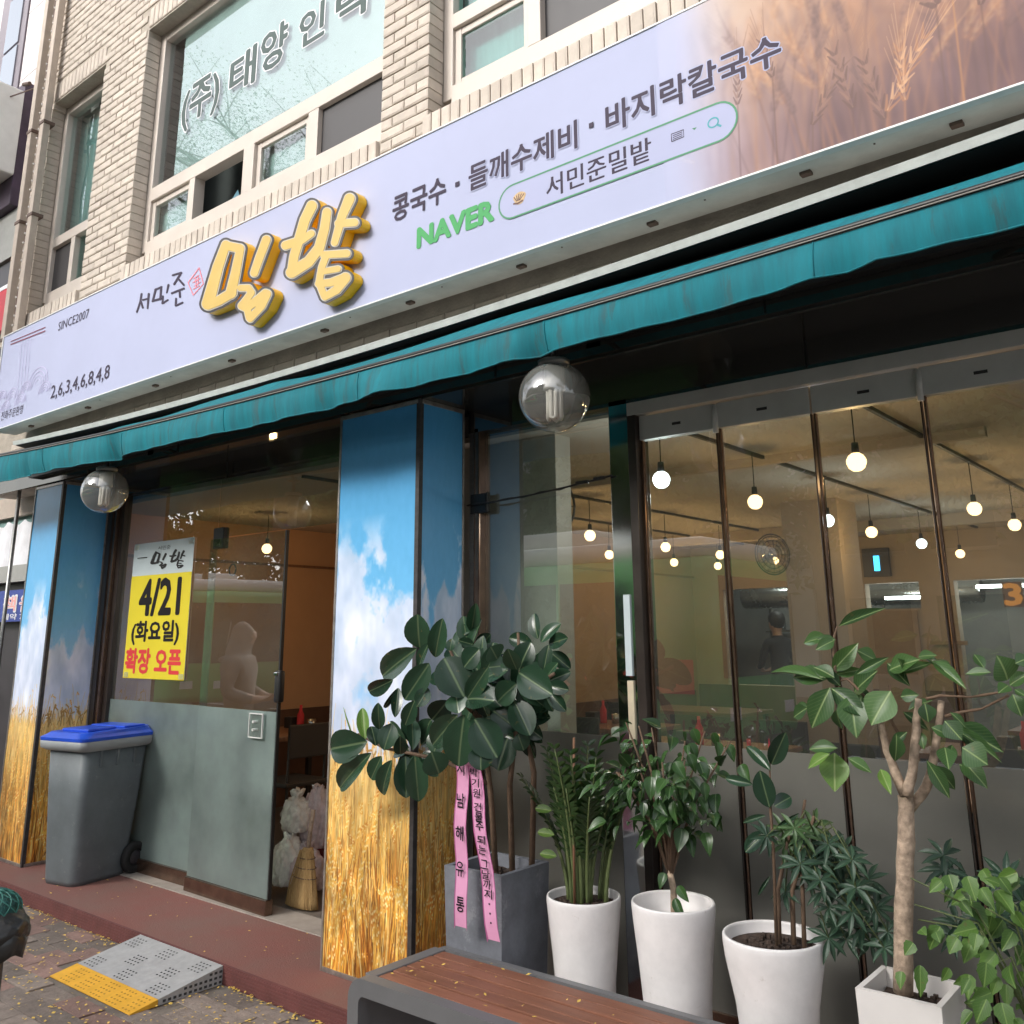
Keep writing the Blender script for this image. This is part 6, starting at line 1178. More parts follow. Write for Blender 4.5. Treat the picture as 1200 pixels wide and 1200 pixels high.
# ---------------------------------------------------------------- threshold ramp
rm = thing('ramp', 'small grey plastic ramp with a yellow leading edge leading up to the red step', 'ramp', loc=(-4.505, 2.63, 0))
X0, X1 = -.375, .375
def wedge(y0, y1, z0, z1):
    b = MB(); b.v = [(X0, y0, .004), (X1, y0, .004), (X1, y1, .004), (X0, y1, .004), (X0, y0, z0), (X1, y0, z0), (X1, y1, z1), (X0, y1, z1)]
    for q in ((0, 3, 2, 1), (4, 5, 6, 7), (0, 1, 5, 4), (1, 2, 6, 5), (2, 3, 7, 6), (3, 0, 4, 7)): b.face(q)
    return b
zr = lambda y: .008 + (y + .235) / .46 * .076
wedge(-.235, -.103, zr(-.235), zr(-.103)).build('yellow_edge', M['ramp_yellow'], rm)
wedge(-.101, .224, zr(-.101), zr(.224)).build('ramp_panel', M['ramp_grey'], rm)
b = MB(); by = MB()
for gx in range(5):
    for gy in range(-1, 3):
        for ix in range(4):
            for iy in range(4 if gy >= 0 else 5):
                x = X0 + .03 + gx * .145 + ix * .026 + (.05 if gy % 2 else 0); y = (-.088 + gy * .105 + iy * .022) if gy >= 0 else (-.225 + iy * .024)
                if x > X1 - .02 or y > .215 or (gy >= 0 and (gx + gy) % 2): continue
                q = b if gy >= 0 else by
                q.quad((x, y, zr(y) + .0012), (x + .012, y, zr(y) + .0012), (x + .012, y + .008, zr(y + .008) + .0012), (x, y + .008, zr(y + .008) + .0012))
tag(b.build('slot_pattern', M['slot'], rm), kind='stuff'); tag(by.build('slot_pattern', mat('ramp_slot_amber', (.45, .24, .03), .7), rm), kind='stuff')
b = MB()
for r_ in range(3):
    for k in range(12):
        y = -.08 + k * .026; z = .012 + r_ * .022
        if z + .014 < zr(y): b.box((X1 - .001, y, z), (X1 + .002, y + .014, z + .010))
tag(b.build('side_slots', M['slot'], rm), kind='stuff')

# ---------------------------------------------------------------- bench
BL, BD, BH = 1.55, .44, .425
be = thing('bench', 'grey metal bench with brown wooden slats and fallen petals on its seat', 'bench', loc=(-2.765, 2.435, 0))
def arch(y0, y1, t, name, full):
    r = .07; b = MB(); n = 7
    outer = [(0, 0)] + [(r - r * math.cos(a), BH - r + r * math.sin(a)) for a in np.linspace(0, math.pi / 2, n)]
    ri = r - t + .01
    inner = [(t, 0)] + [(t + ri - ri * math.cos(a), BH - t - ri + ri * math.sin(a)) for a in np.linspace(0, math.pi / 2, n)]
    outer += [(BL - x, z) for x, z in outer[::-1]]; inner += [(BL - x, z) for x, z in inner[::-1]]
    m_ = len(outer)
    for (x, z) in outer: b.v.append((x, y0, z))
    for (x, z) in inner: b.v.append((x, y0, z))
    for (x, z) in outer: b.v.append((x, y1, z))
    for (x, z) in inner: b.v.append((x, y1, z))
    for k in range(m_ - 1):
        b.face((k, k + 1, m_ + k + 1, m_ + k)); b.face((2 * m_ + k + 1, 2 * m_ + k, 3 * m_ + k, 3 * m_ + k + 1))
        b.face((k + 1, k, 2 * m_ + k, 2 * m_ + k + 1)); b.face((m_ + k, m_ + k + 1, 3 * m_ + k + 1, 3 * m_ + k))
    b.face((0, m_, 3 * m_, 2 * m_)); b.face((m_ - 1, 3 * m_ - 1, 4 * m_ - 1, 2 * m_ - 1))
    o = b.build(name, M['bench_metal'], be); 
    return o
fr1 = arch(0, .052, .055, 'frame', 0); fr2 = arch(BD - .03, BD, .055, 'frame', 0)
for a in (.002, BL - .040): b = MB(); b.box((a, .053, .002), (a + .038, BD - .031, BH - .062)); b.build('end_panel', M['bench_metal'], be)
for a in (.03, BL - .085): b = MB(); b.box((a, .0525, BH - .045), (a + .055, BD - .0305, BH - .001), bev=.004); b.build('end_bar', M['bench_metal'], be)
SW = (BD - .03 - .052 - .012) / 5
for k in range(5):
    y = .058 + k * SW
    b = MB(); b.box((.088, y + .0055, BH - .034), (BL - .088, y + SW - .0055, BH - .004 + .0015 * (k % 2)), bev=.003); b.build('slat', M['bench_wood'], be)

# ---------------------------------------------------------------- petals blown about
def petals(name, n, pick, seed, parent=None):
    r = random.Random(seed); b = MB()
    for k in range(n):
        x, y, z = pick(r); s = r.uniform(.004, .011); a = r.random() * 6.28; tz = r.uniform(0, .006)
        u = Vector((math.cos(a), math.sin(a), r.uniform(-.25, .25))) * s; v = Vector((-math.sin(a), math.cos(a), r.uniform(-.3, .3))) * s * r.uniform(.35, .8); c = Vector((x, y, z + .003 + tz))
        b.v += [tuple(c - u), tuple(c + v), tuple(c + u), tuple(c - v)]; i = len(b.v) - 4; b.face((i, i + 1, i + 2, i + 3))
    return tag(b.build(name, M['petal'], parent), kind='stuff')
def on_ground(r):
    while 1:
        x, y = r.uniform(-7, -2.3), r.uniform(1.2, 2.85)
        d = 0.25 + 0.75 * (math.sin(x * 3.1 + y * 5) * math.sin(y * 7 - x * 2) > .0)
        if y > 2.72: d = 1
        if -4.9 < x < -4.12 and y > 2.38: d = .0
        if r.random() < d: return x, y, .007
petals('fallen_petals', 2600, on_ground, 2)
petals('fallen_petals', 320, lambda r: (r.uniform(-7, -2.3), 2.85 - abs(r.gauss(0, .02)), .006), 4)
petals('fallen_petals', 45, lambda r: (r.uniform(-7, -3.8), r.uniform(2.9, 3.4), .085), 3)
petals('fallen_petals', 42, lambda r: (-2.66 + abs(r.gauss(0, .55)), r.uniform(2.50, 2.84), BH + .002), 9)

# ---------------------------------------------------------------- leaves
def leaf_mesh(name, m, fold=.18, droop=.18, pts=None, serr=0.0, cup=0.0):
    """One leaf, unit length along +Y, unit width along X, upper face +Z."""
    b = MB(); cols = (-1, -.5, 0, .5, 1)
    for k, (t, w) in enumerate(pts):
        for c in cols:
            e = 1 + (serr if k % 2 else -serr) * (abs(c) == 1)
            x = c * .5 * w * e
            b.v.append((x, t - droop * .1 * t * t, fold * abs(x) - droop * t * t * .6 + droop * .25 * t + cup * (c * w) ** 2 * .1))
    n = len(cols)
    for k in range(len(pts) - 1):
        for j in range(n - 1):
            a = k * n + j
            uv = lambda kk, jj: (.5 + cols[jj] * .5 * max(.2, pts[kk][1]), pts[kk][0])
            b.face((a, a + 1, a + n + 1, a + n), 0, (uv(k, j), uv(k, j + 1), uv(k + 1, j + 1), uv(k + 1, j)))
    return b.mesh(name, m, True)
OV = ((0, .04), (.04, .25), (.12, .52), (.24, .79), (.38, .96), (.52, 1.0), (.66, .95), (.79, .79), (.90, .53), (.97, .25), (1, .04))
LAN = ((0, .04), (.05, .18), (.13, .46), (.25, .80), (.37, .97), (.48, 1.0), (.60, .90), (.73, .67), (.86, .36), (.95, .13), (1, .01))
HEART = ((0, .10), (.03, .42), (.09, .72), (.18, .93), (.29, 1.0), (.42, .94), (.55, .80), (.68, .61), (.80, .40), (.91, .20), (1, .01))
def place_leaf(me, base, tip, width, parent, nrm, name='leaf', off=Vector((0, 0, 0))):
    B, T = Vector(base) - off, Vector(tip) - off
    y = T - B; L_ = max(y.length, .01); y.normalize()
    z = Vector(nrm); z = (z - y * z.dot(y))
    z = z.normalized() if z.length > 1e-4 else y.orthogonal().normalized()
    x = y.cross(z)
    m_ = Matrix((x * width, y * L_, z * L_)).transposed().to_4x4(); m_.translation = B
    return obj(name, me, parent, mtx=m_)
CAMV = Vector((0, 0, 1.6))
def facing(p, r, up=.35, jit=.45):
    d = (CAMV - Vector(p)).normalized()
    return d + Vector((r.gauss(0, jit), r.gauss(0, jit * .6), up + r.gauss(0, jit * .6)))
def soil_disc(r_, z, parent, n=40, cx=0, cy=0, sq=None):
    b = MB(); rs = random.Random(int(r_ * 999))
    if sq:
        N_ = 10
        for i in range(N_ + 1):
            for j in range(N_ + 1): b.v.append((-sq[0] / 2 + sq[0] * i / N_, -sq[1] / 2 + sq[1] * j / N_, z + rs.uniform(-.008, .008)))
        for i in range(N_):
            for j in range(N_): a = i * (N_ + 1) + j; b.face((a, a + N_ + 1, a + N_ + 2, a + 1))
    else:
        b.v.append((0, 0, z))
        for k in range(1, 7):
            for j in range(24): a = j * 2 * math.pi / 24; b.v.append((r_ * k / 6 * math.cos(a), r_ * k / 6 * math.sin(a), z + (rs.uniform(-.008, .008) if k < 6 else 0)))
        for j in range(24): b.face((0, 1 + j, 1 + (j + 1) % 24))
        for k in range(5):
            for j in range(24): a = 1 + k * 24 + j; c = 1 + k * 24 + (j + 1) % 24; b.face((a, a + 24, c + 24, c))
    for q in range(40):
        x, y = (rs.uniform(-.9, .9), rs.uniform(-.9, .9))
        x, y = (x * sq[0] / 2, y * sq[1] / 2) if sq else (x * r_ * .68, y * r_ * .68)
        b.box((x - .006, y - .005, z), (x + .006, y + .005, z + .012))
    return b.build('soil', M['soil'], parent)
def round_pot(parent, r_, h, m='pot_white', waist=.80):
    w = r_
    prof = [(.001, 0), (w * waist * .96, 0), (w * waist, .01), (w * waist * .985, h * .25), (w * waist, h * .45), (w * (waist + .07), h * .65), (w * .97, h * .88), (w, h * .965), (w * 1.0, h * .99), (w * .985, h), (w * .94, h), (w * .925, h * .985), (w * .90, h * .86), (.001, h * .86)]
    b = MB(); b.lathe(prof, n=48); return b.build('pot', M[m], parent, True)
rp = random.Random(19)

# rubber plant in the grey planter
C0 = Vector((-2.634, 3.10, .083))
rt = thing('potted_rubber_plant', 'big dark leaved rubber plant in a square grey planter beside the printed pillar', 'potted plant', loc=C0)
b = MB(); W_, D_, H_ = .304, .304, .605; t = .022; tp = .86
def frustum(b, s0, s1, z0, z1): 
    i = len(b.v)
    for s_, z in ((s0, z0), (s1, z1)): b.v += [(-W_ / 2 * s_, -D_ / 2 * s_, z), (W_ / 2 * s_, -D_ / 2 * s_, z), (W_ / 2 * s_, D_ / 2 * s_, z), (-W_ / 2 * s_, D_ / 2 * s_, z)]
    for q in range(4): n = (q + 1) % 4; b.face((i + q, i + n, i + 4 + n, i + 4 + q))
frustum(b, .9, 1, 0, H_); b.face((3, 2, 1, 0))
i = len(b.v); k = 1 - 2 * t / W_
for s_, z in ((1, H_), (k, H_), (k * .97, H_ - .09)): b.v += [(-W_ / 2 * s_, -D_ / 2 * s_, z), (W_ / 2 * s_, -D_ / 2 * s_, z), (W_ / 2 * s_, D_ / 2 * s_, z), (-W_ / 2 * s_, D_ / 2 * s_, z)]
for a in (0, 4):
    for q in range(4): n = (q + 1) % 4; b.face((i + a + q, i + a + n, i + a + 4 + n, i + a + 4 + q))
b.build('planter', M['pot_grey'], rt)
soil_disc(.14, H_ - .05, rt, sq=(W_ - .05, D_ - .05))
trunks = [[(-.02, .02, .52), (-.03, .0, .85), (-.06, -.02, 1.15), (-.16, -.12, 1.45)], [(.05, .04, .52), (.03, .05, .9), (.10, .02, 1.2), (.16, -.02, 1.30)], [(.10, .10, .52), (.12, .10, .95), (.08, .08, 1.2), (.09, .04, 1.52)]]
for P in trunks:
    b = MB(); b.tube(P, [.013, .012, .010, .006], 8); b.build('stem', M['twig'], rt, True)
for P in ([(-.03, .0, .90), (-.2, -.12, 1.0), (-.45, -.22, 1.04), (-.60, -.24, 1.09)], [(-.06, -.02, 1.15), (-.02, -.2, 1.25), (.02, -.28, 1.30)], [(.10, .02, 1.2), (.28, -.06, 1.32), (.37, -.08, 1.36)]):
    b = MB(); b.tube(P, [.009, .008, .007, .005], 7); b.build('branch', M['twig'], rt, True)
RUBM = [leaf_mesh('leaf', L_RUB, .22, d, OV) for d in (.10, .24, .34)]
RUBB = [leaf_mesh('leaf', L_BRI, .3, .1, OV)]
for q, v in enumerate(PLANTS['rub']):
    bs, tp_, w, tone = v[0:3], v[3:6], v[6], v[7]
    if q >= 49: nr = facing(bs, rp, .2, .5)
    else: nr = facing(bs, rp, .30, .28)
    place_leaf(rp.choice(RUBM) if tone < 2 else RUBB[0], bs, tp_, w * 1.12, rt, nr, off=C0)
# inner leaves that close the crown round each shoot
for (cx, cy, cz), n_, rad in (((-.02, -.16, 1.32), 16, .15), ((-.16, -.06, 1.42), 12, .14), ((.17, .02, 1.31), 11, .12), ((.08, .0, 1.16), 14, .13), ((-.05, -.08, 1.13), 12, .14), ((-.40, -.16, 1.02), 12, .13), ((.12, .08, 1.46), 8, .12), ((.02, .02, 1.26), 12, .14)):
    for k in range(n_):
        a = k * 2.399 + cx * 40; d = Vector((math.cos(a) * .95, rp.uniform(-.25, .25), math.sin(a) * .9 - .1)).normalized()
        p = Vector((cx, cy + .05 + rp.uniform(0, .06), cz)) + d * rp.uniform(.015, .05); L_ = rad * rp.uniform(.8, 1.1)
        place_leaf(rp.choice(RUBM), p, p + d * L_, L_ * rp.uniform(.5, .62), rt, Vector((d.x * .5, -1, .45 + d.z * .3)) + Vector((rp.gauss(0, .3), 0, rp.gauss(0, .3))))
b = MB(); b.tube([(-.62, -.25, 1.07), (-.66, -.26, 1.16), (-.68, -.26, 1.20)], [.004, .003, .001], 6); b.build('leaf_sheath', L_BRI, rt, True)

# pink ribbon tied to it
rbn = thing('congratulation_ribbon', 'pink ribbon with two hanging tails of black brush lettering on the rubber plant', 'ribbon', loc=(-2.52, 2.86, 1.1))
def tail(pts, wd, name):
    """pts: (x, z) centre line at Y 2.86, slightly curling"""
    b = MB(); n = len(pts)
    for k, (x, z) in enumerate(pts):
        for s_ in (-1, -.86, .86, 1):
            zz = z - (.012 if (k == n - 1 and abs(s_) < .9) else 0) * -1
            b.v.append((x + s_ * wd / 2 + 2.52, (2.862 + .006 * math.sin(k * 1.3) - .004 * s_ * s_) - 2.86, zz - 1.1))
    for k in range(n - 1):
        for j in range(3): a = k * 4 + j; b.face((a + 4, a + 5, a + 1, a), 0 if j == 1 else 1)
    return b.build(name, [M['ribbon'], M['ribbon_edge']], rbn, True)
A = [(-2.612 + .004 * math.sin(k), 1.112 - k * .0615) for k in range(11)]
B_ = [(-2.548 + .0105 * k + .003 * math.sin(k * 1.1), 1.105 - k * .0625) for k in range(11)]
ta = tail(A, .066, 'ribbon_tail'); tb = tail(B_, .066, 'ribbon_tail')
def vtext(s_, pts, parent, size, start, gap):
    for c, z in zip(s_, start):
        k = (1.112 - z) / .062
        i = min(int(k), len(pts) - 2); f = k - i; x = pts[i][0] + (pts[i + 1][0] - pts[i][0]) * f
        if c == '.': bb = MB(); bb.box((x - .003 + 2.52, 2.852 - 2.86, z - .003 - 1.1), (x + .003 + 2.52, 2.8525 - 2.86, z + .003 - 1.1)); bb.build('lettering', M['ink'], parent)
        else:
            o = text('lettering', c, x - size / 2, x + size / 2, z - gap / 2, z + gap / 2, 2.8515, M['ink'], parent, bold=.022); o.location = (2.52, -2.86, -1.1)
vtext('지남해유통', A, ta, .040, [1.082, .962, .842, .715, .590], .052)
vtext('박기원건물주되는그날까지...', B_, tb, .038, [1.072, 1.034, .998, .947, .912, .880, .832, .797, .748, .713, .680, .648, .615, .583, .552], .031)
b = MB(); b.sphere((-.06, .005, .01), .03, 10, 6, sc=(1.6, .6, .6)); b.build('knot', M['ribbon'], rbn, True)

# zz plant
C1 = Vector((-2.225, 3.13, .083))
zz = thing('potted_zz_plant', 'dense dark green zz plant in the leftmost white tapered pot', 'potted plant', 'plants in white tapered pots', loc=C1)
round_pot(zz, .142, .545); soil_disc(.128, .515, zz)
ZL = leaf_mesh('leaflet', L_ZZ, .2, .15, LAN[::2])
ZLB = leaf_mesh('leaflet', L_ZZB, .2, .15, OV)
def frond(parent, base, ang, lean, H, m=L_ZZ, n=11):
    P = []; d = Vector((math.cos(ang), math.sin(ang), 0))
    for k in range(9):
        t = k / 8; P.append(Vector(base) + d * lean * t ** 1.9 + Vector((0, 0, H * (t - .12 * lean * t * t))))
    b = MB(); b.tube(P, [.0095 * (1 - .75 * k / 8) for k in range(9)], 6); nm = len(b.f)
    src = ZL
    vv = [v.co.copy() for v in src.vertices]; uvd = src.uv_layers[0].data; fa = [(tuple(p.vertices), [tuple(uvd[l].uv) for l in p.loop_indices]) for p in src.polygons]
    side = d.cross(Vector((0, 0, 1))).normalized()
    for k in range(n):
        t = .42 + .58 * k / (n - 1); i = min(int(t * 8), 7); f = t * 8 - i; p = P[i].lerp(P[i + 1], f); tg = (P[i + 1] - P[i]).normalized()
        for s_ in (-1, 1):
            L_ = .075 * (1 - .45 * abs(t - .68) / .32) * rp.uniform(.85, 1.15)
            y = (side * s_ * .85 + tg * .65 + Vector((0, 0, rp.uniform(-.05, .2)))).normalized(); z = (d * -1 + Vector((0, 0, .9))); z = (z - y * z.dot(y)).normalized(); x = y.cross(z)
            m_ = Matrix((x * L_ * .48, y * L_, z * L_)).transposed().to_4x4(); m_.translation = p
            base_i = len(b.v); b.v += [tuple(m_ @ q) for q in vv]
            for fi, uu in fa: b.face(tuple(base_i + q for q in fi), 1, uu)
    return b.build('frond', [M['stem_green'], m], parent, True)
for k in range(17):
    a = k * 2.399; r_ = .03 + .06 * ((k * .618) % 1)
    frond(zz, (r_ * math.cos(a), r_ * math.sin(a), .50), a + rp.uniform(-.4, .4), rp.uniform(.05, .19), rp.uniform(.42, .60))
for x, z, w in ((-.145, .30 + .545, .05), (-.135, .215 + .545, .055), (-.125, .15 + .535, .05)): place_leaf(ZLB, (x + .06, -.08, z), (x, -.11, z + .008), .036, zz, (.3, -1, .8))
b = MB(); b.tube([(.0, -.06, .5), (.01, -.07, .75), (.022, -.07, 1.12)], .005, 8); b.build('support_cane', mat('cane_red_brown', (.22, .11, .06), .6), zz, True)

# bushy glossy plant
C2 = Vector((-1.835, 3.13, .083))
bu = thing('potted_bushy_plant', 'glossy bushy plant with drooping leaves in the middle white tapered pot', 'potted plant', 'plants in white tapered pots', loc=C2)
round_pot(bu, .148, .585); soil_disc(.13, .50, bu)
BM = [leaf_mesh('leaf', L_BUSH, .25, d, HEART) for d in (.2, .4, .55)]
tips = []
b = MB(); b.tube([(0, 0, .46), (.005, 0, .62), (-.01, 0, .70)], [.014, .012, .011], 8); b.build('trunk', M['bark'], bu, True)
for k in range(15):
    a = k * 2.399 + .3; rr_ = (.08 + .17 * ((k * .618) % 1)); H = rp.uniform(.98, 1.20)
    e = Vector((rr_ * 1.15 * math.cos(a), rr_ * .8 * math.sin(a) - .03, H))
    P = [Vector((-.005, 0, .66)), Vector((e.x * .35, e.y * .35, .66 + (H - .66) * .5)), e]
    bb = MB(); bb.tube(P, [.007, .005, .003], 6); bb.build('branch', M['twig'], bu, True); tips.append((P[1], e))
for k in range(215):
    p0, e = tips[k % 15]; t = rp.random() ** .6
    p = p0.lerp(e, t) + Vector((rp.gauss(0, .045), rp.gauss(0, .04) - .02, rp.gauss(0, .03)))
    if k > 170: p = Vector((rp.uniform(-.24, .2), rp.uniform(-.12, .05), rp.uniform(.80, .98)))
    d = Vector((p.x * 1.6 + rp.gauss(0, .25), p.y * 1.4 - .25 + rp.gauss(0, .2), -.28 + rp.gauss(0, .3))).normalized()
    L_ = rp.uniform(.045, .085)
    place_leaf(rp.choice(BM), p, p + d * L_, L_ * rp.uniform(.5, .64), bu, Vector((p.x, p.y - .35, .75)) + Vector((rp.gauss(0, .3), rp.gauss(0, .3), 0)))
for p, d in (((.02, -.02, .60), (.05, -.02, -.07)), ((-.01, -.03, .68), (-.01, -.03, -.05)), ((.03, -.01, .64), (.04, 0, -.05))): place_leaf(BM[1], p, Vector(p) + Vector(d), .035, bu, (.2, -1, .3))

# young rubber plant with umbrella plant
C3 = Vector((-1.43, 3.06, .083))
yr = thing('potted_umbrella_plant', 'umbrella plant and a thin young rubber plant sharing the rightmost white tapered pot', 'potted plant', 'plants in white tapered pots', loc=C3)
round_pot(yr, .160, .565, waist=.74); soil_disc(.142, .53, yr)
b = MB(); b.tube([Vector(p) - C3 for p in PLANTS['p3stem'][::-1]], [.006, .005, .005, .002], 7); b.build('stem', M['twig'], yr, True)
for q, v in enumerate(PLANTS['p3']): place_leaf(RUBM[q % 3], v[0:3], v[3:6], v[6], yr, facing(v[0:3], rp, .3, .3), off=C3)
b = MB(); b.tube([(0, 0, 0), (0, 0, .035)], [.004, .001], 6); o = b.build('leaf_sheath', M['red_plastic'], yr); o.location = Vector(PLANTS['p3stem'][0]) - C3
SCL = leaf_mesh('leaflet', L_SCH, .15, .45, LAN[::2])
sv = [v.co.copy() for v in SCL.vertices]; sud = SCL.uv_layers[0].data; sf = [(tuple(p.vertices), [tuple(sud[l].uv) for l in p.loop_indices]) for p in SCL.polygons]
def whorl_mesh(seed, m, n=8):
    r = random.Random(seed); b = MB()
    for k in range(n):
        a = k * 2 * math.pi / n + r.uniform(-.2, .2); L_ = r.uniform(.85, 1.1); y = Vector((math.cos(a), math.sin(a), r.uniform(-.25, .1))).normalized(); z = Vector((0, 0, 1)); z = (z - y * z.dot(y)).normalized(); x = y.cross(z)
        m_ = Matrix((x * L_ * .24, y * L_, z * L_)).transposed().to_4x4(); i = len(b.v); b.v += [tuple(m_ @ q) for q in sv]
        for f, u in sf: b.face(tuple(i + q for q in f), 0, u)
    return b.mesh('leaf_whorl', m, True)
WH = [whorl_mesh(s_, L_SCH) for s_ in range(4)]; WHB = whorl_mesh(9, leaf_mat('umbrella_young_leaf', (.05, .11, .035), (.09, .17, .06), (.12, .19, .08), .36, 6, .12))
trunk_tops = []
for (x, y) in ((.02, .0), (.06, .02), (.045, .05), (.09, .03)):
    e = Vector((x + rp.uniform(.0, .12), y + .03, rp.uniform(.82, 1.0))); bb = MB(); bb.tube([(x, y, .5), (x + .01, y, .7), e], [.008, .007, .005], 7); bb.build('trunk', M['twig'], yr, True); trunk_tops.append(e)
for q, p in enumerate(PLANTS['whorl']):
    P_ = Vector(p) - C3; r_ = rp.uniform(.062, .082)
    n_ = (facing(p, rp, .7, .35)).normalized()
    x = n_.orthogonal().normalized(); y = n_.cross(x); rot_ = rp.random() * 6.28; x, y = x * math.cos(rot_) + y * math.sin(rot_), y * math.cos(rot_) - x * math.sin(rot_)
    m_ = Matrix((x * r_, y * r_, n_ * r_)).transposed().to_4x4(); m_.translation = P_
    obj('leaf_whorl', WHB if q in (0, 1, 2, 3, 20) else WH[q % 4], yr, mtx=m_)
    tt = min(trunk_tops, key=lambda t_: (t_ - P_).length)
    bb = MB(); mid = tt.lerp(P_, .5) + Vector((0, .01, .03)); bb.tube([tt - Vector((0, 0, rp.uniform(0, .15))), mid, P_], [.003, .0025, .002], 5); bb.build('leaf_stalk', M['stem_green'], yr, True)

# ficus tree in the square pot
C4 = Vector((-1.0, 3.03, .083))
fi = thing('potted_ficus_tree', 'young ficus tree with a pale forked trunk in a square cream pot', 'potted plant', loc=C4)
W_, D_ = .235, .235; Hp = .515
b = MB(); frustum(b, .90, 1, 0, Hp); b.face((3, 2, 1, 0)); i = len(b.v); k = .86
for s_, z in ((1, Hp), (k, Hp), (k * .97, Hp - .09)): b.v += [(-W_ / 2 * s_, -D_ / 2 * s_, z), (W_ / 2 * s_, -D_ / 2 * s_, z), (W_ / 2 * s_, D_ / 2 * s_, z), (-W_ / 2 * s_, D_ / 2 * s_, z)]
for a in (0, 4):
    for q in range(4): n = (q + 1) % 4; b.face((i + a + q, i + a + n, i + a + 4 + n, i + a + 4 + q))
b.build('pot', M['pot_cream'], fi); soil_disc(.1, Hp - .05, fi, sq=(.19, .19))
def ptube(key, rad, name, m='bark', n=10):
    P = [Vector(p) - C4 for p in PLANTS[key]]; Q = []
    for a, c in zip(P[:-1], P[1:]):
        for t in (0, .34, .67): Q.append(a.lerp(c, t) + Vector((rp.gauss(0, .0012), rp.gauss(0, .0012), 0)))
    Q.append(P[-1]); rd = [rad[0] + (rad[1] - rad[0]) * k / (len(Q) - 1) + rp.gauss(0, .0006) for k in range(len(Q))]
    bb = MB(); bb.tube(Q, rd, n); return bb.build(name, M[m], fi, True)
PLANTS['ftrunk'][0][2] -= .02
ptube('ftrunk', (.027, .022), 'trunk')
for k_ in ('fb1', 'fb2', 'fb3'): ptube(k_, (.016, .0095), 'branch')
for k_ in ('ft1', 'ft2', 'ft3', 'ft4', 'ft5'): ptube(k_, (.005, .0035), 'twig', 'twig', 7)
FM = [leaf_mesh('leaf', L_FIC, .22, d, LAN) for d in (.15, .3, .45)]; FB = [leaf_mesh('leaf', L_BRI, .22, .25, LAN)]
FMID = [leaf_mesh('leaf', leaf_mat('lit_ficus_leaf', (.05, .12, .03), (.10, .20, .055), (.28, .38, .16), .36, 9, .2), .22, .25, LAN)]  # paler copy of the ficus leaf, the light put into its colour
for q, v in enumerate(PLANTS['fic']):
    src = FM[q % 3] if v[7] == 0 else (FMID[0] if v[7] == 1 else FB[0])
    place_leaf(src, v[0:3], v[3:6], v[6] * 1.2, fi, facing(v[0:3], rp, .45, .25), off=C4)
for v in PLANTS['fic'][:]:      # a second, smaller leaf from most shoots
    if rp.random() < .3: continue
    bs = Vector(v[0:3]) + Vector((rp.gauss(0, .012), .03, rp.gauss(0, .012))); d = Vector(v[3:6]) - Vector(v[0:3]); L_ = min(d.length, .16) * rp.uniform(.7, 1.0)
    d = (d.normalized() + Vector((rp.gauss(0, .7), rp.gauss(0, .3), rp.gauss(-.15, .6)))).normalized()
    place_leaf(FM[rp.randrange(3)], bs, bs + d * L_, L_ * rp.uniform(.42, .55), fi, facing(bs, rp, .45, .35), off=C4)
# bright vine at the right edge
C5 = Vector((-0.62, 3.0, .083))
vi = thing('potted_vine', 'bright green leafy vine spilling from a pot at the right edge', 'potted plant', loc=C5)
round_pot(vi, .14, .42, 'pot_cream'); soil_disc(.12, .40, vi)
VM = [leaf_mesh('leaf', L_VINE, .25, d, HEART, serr=.07) for d in (.2, .4)]
VL = [(-.81, 2.86, .95, .02, -.06, .075), (-.76, 2.85, .955, .03, -.09, .07), (-.83, 2.87, .93, -.05, -.05, .06), (-.80, 2.84, .80, -.03, -.06, .07), (-.75, 2.84, .82, -.01, -.06, .06), (-.73, 2.82, .76, -.01, -.09, .085), (-.905, 2.84, .715, .0, -.12, .06), (-.955, 2.84, .69, -.005, -.065, .05), (-.92, 2.85, .765, -.03, -.05, .06), (-.77, 2.80, .72, -.03, -.06, .04), (-.735, 2.80, .68, -.04, -.09, .075), (-.70, 2.80, .68, .02, -.09, .08), (-.90, 2.86, .80, .03, -.01, .05), (-.86, 2.86, .80, .02, -.03, .05)]
for x, y, z, dx, dz, w in VL:
    p = Vector((x, y, z)); place_leaf(VM[0], p - C5, p + Vector((dx * .7, -.02, dz * .62)) - C5, w * .6, vi, facing(p, rp, .3, .25))
for k in range(130):
    p = Vector((rp.uniform(-.86, -.45), rp.uniform(2.86, 3.12), 0)); p.z = rp.uniform(.56, .97) - .5 * max(0, (-.70 - p.x))
    d = Vector((rp.gauss(0, .5), -.3 + rp.gauss(0, .3), -.6 + rp.gauss(0, .4))).normalized(); L_ = rp.uniform(.04, .075)
    place_leaf(VM[k % 2], p - C5, p + d * L_ - C5, L_ * .62, vi, facing(p, rp, .5, .4))
for k in range(9):
    e = Vector((rp.uniform(-.33, .1), rp.uniform(-.15, .1), rp.uniform(.55, .9))); bb = MB(); bb.tube([(0, 0, .38), e * .5 + Vector((0, 0, .35)), e], [.004, .003, .002], 6); bb.build('stem', M['stem_green'], vi, True)
for k in range(12):
    p = Vector((rp.uniform(-.92, -.7), rp.uniform(3.12, 3.25), rp.uniform(.70, .98))); r_ = .08; n_ = facing(p, rp, .7, .3).normalized(); x = n_.orthogonal().normalized(); y = n_.cross(x)
    m_ = Matrix((x * r_, y * r_, n_ * r_)).transposed().to_4x4(); m_.translation = p - C5; obj('leaf_whorl', WH[k % 4], vi, mtx=m_)
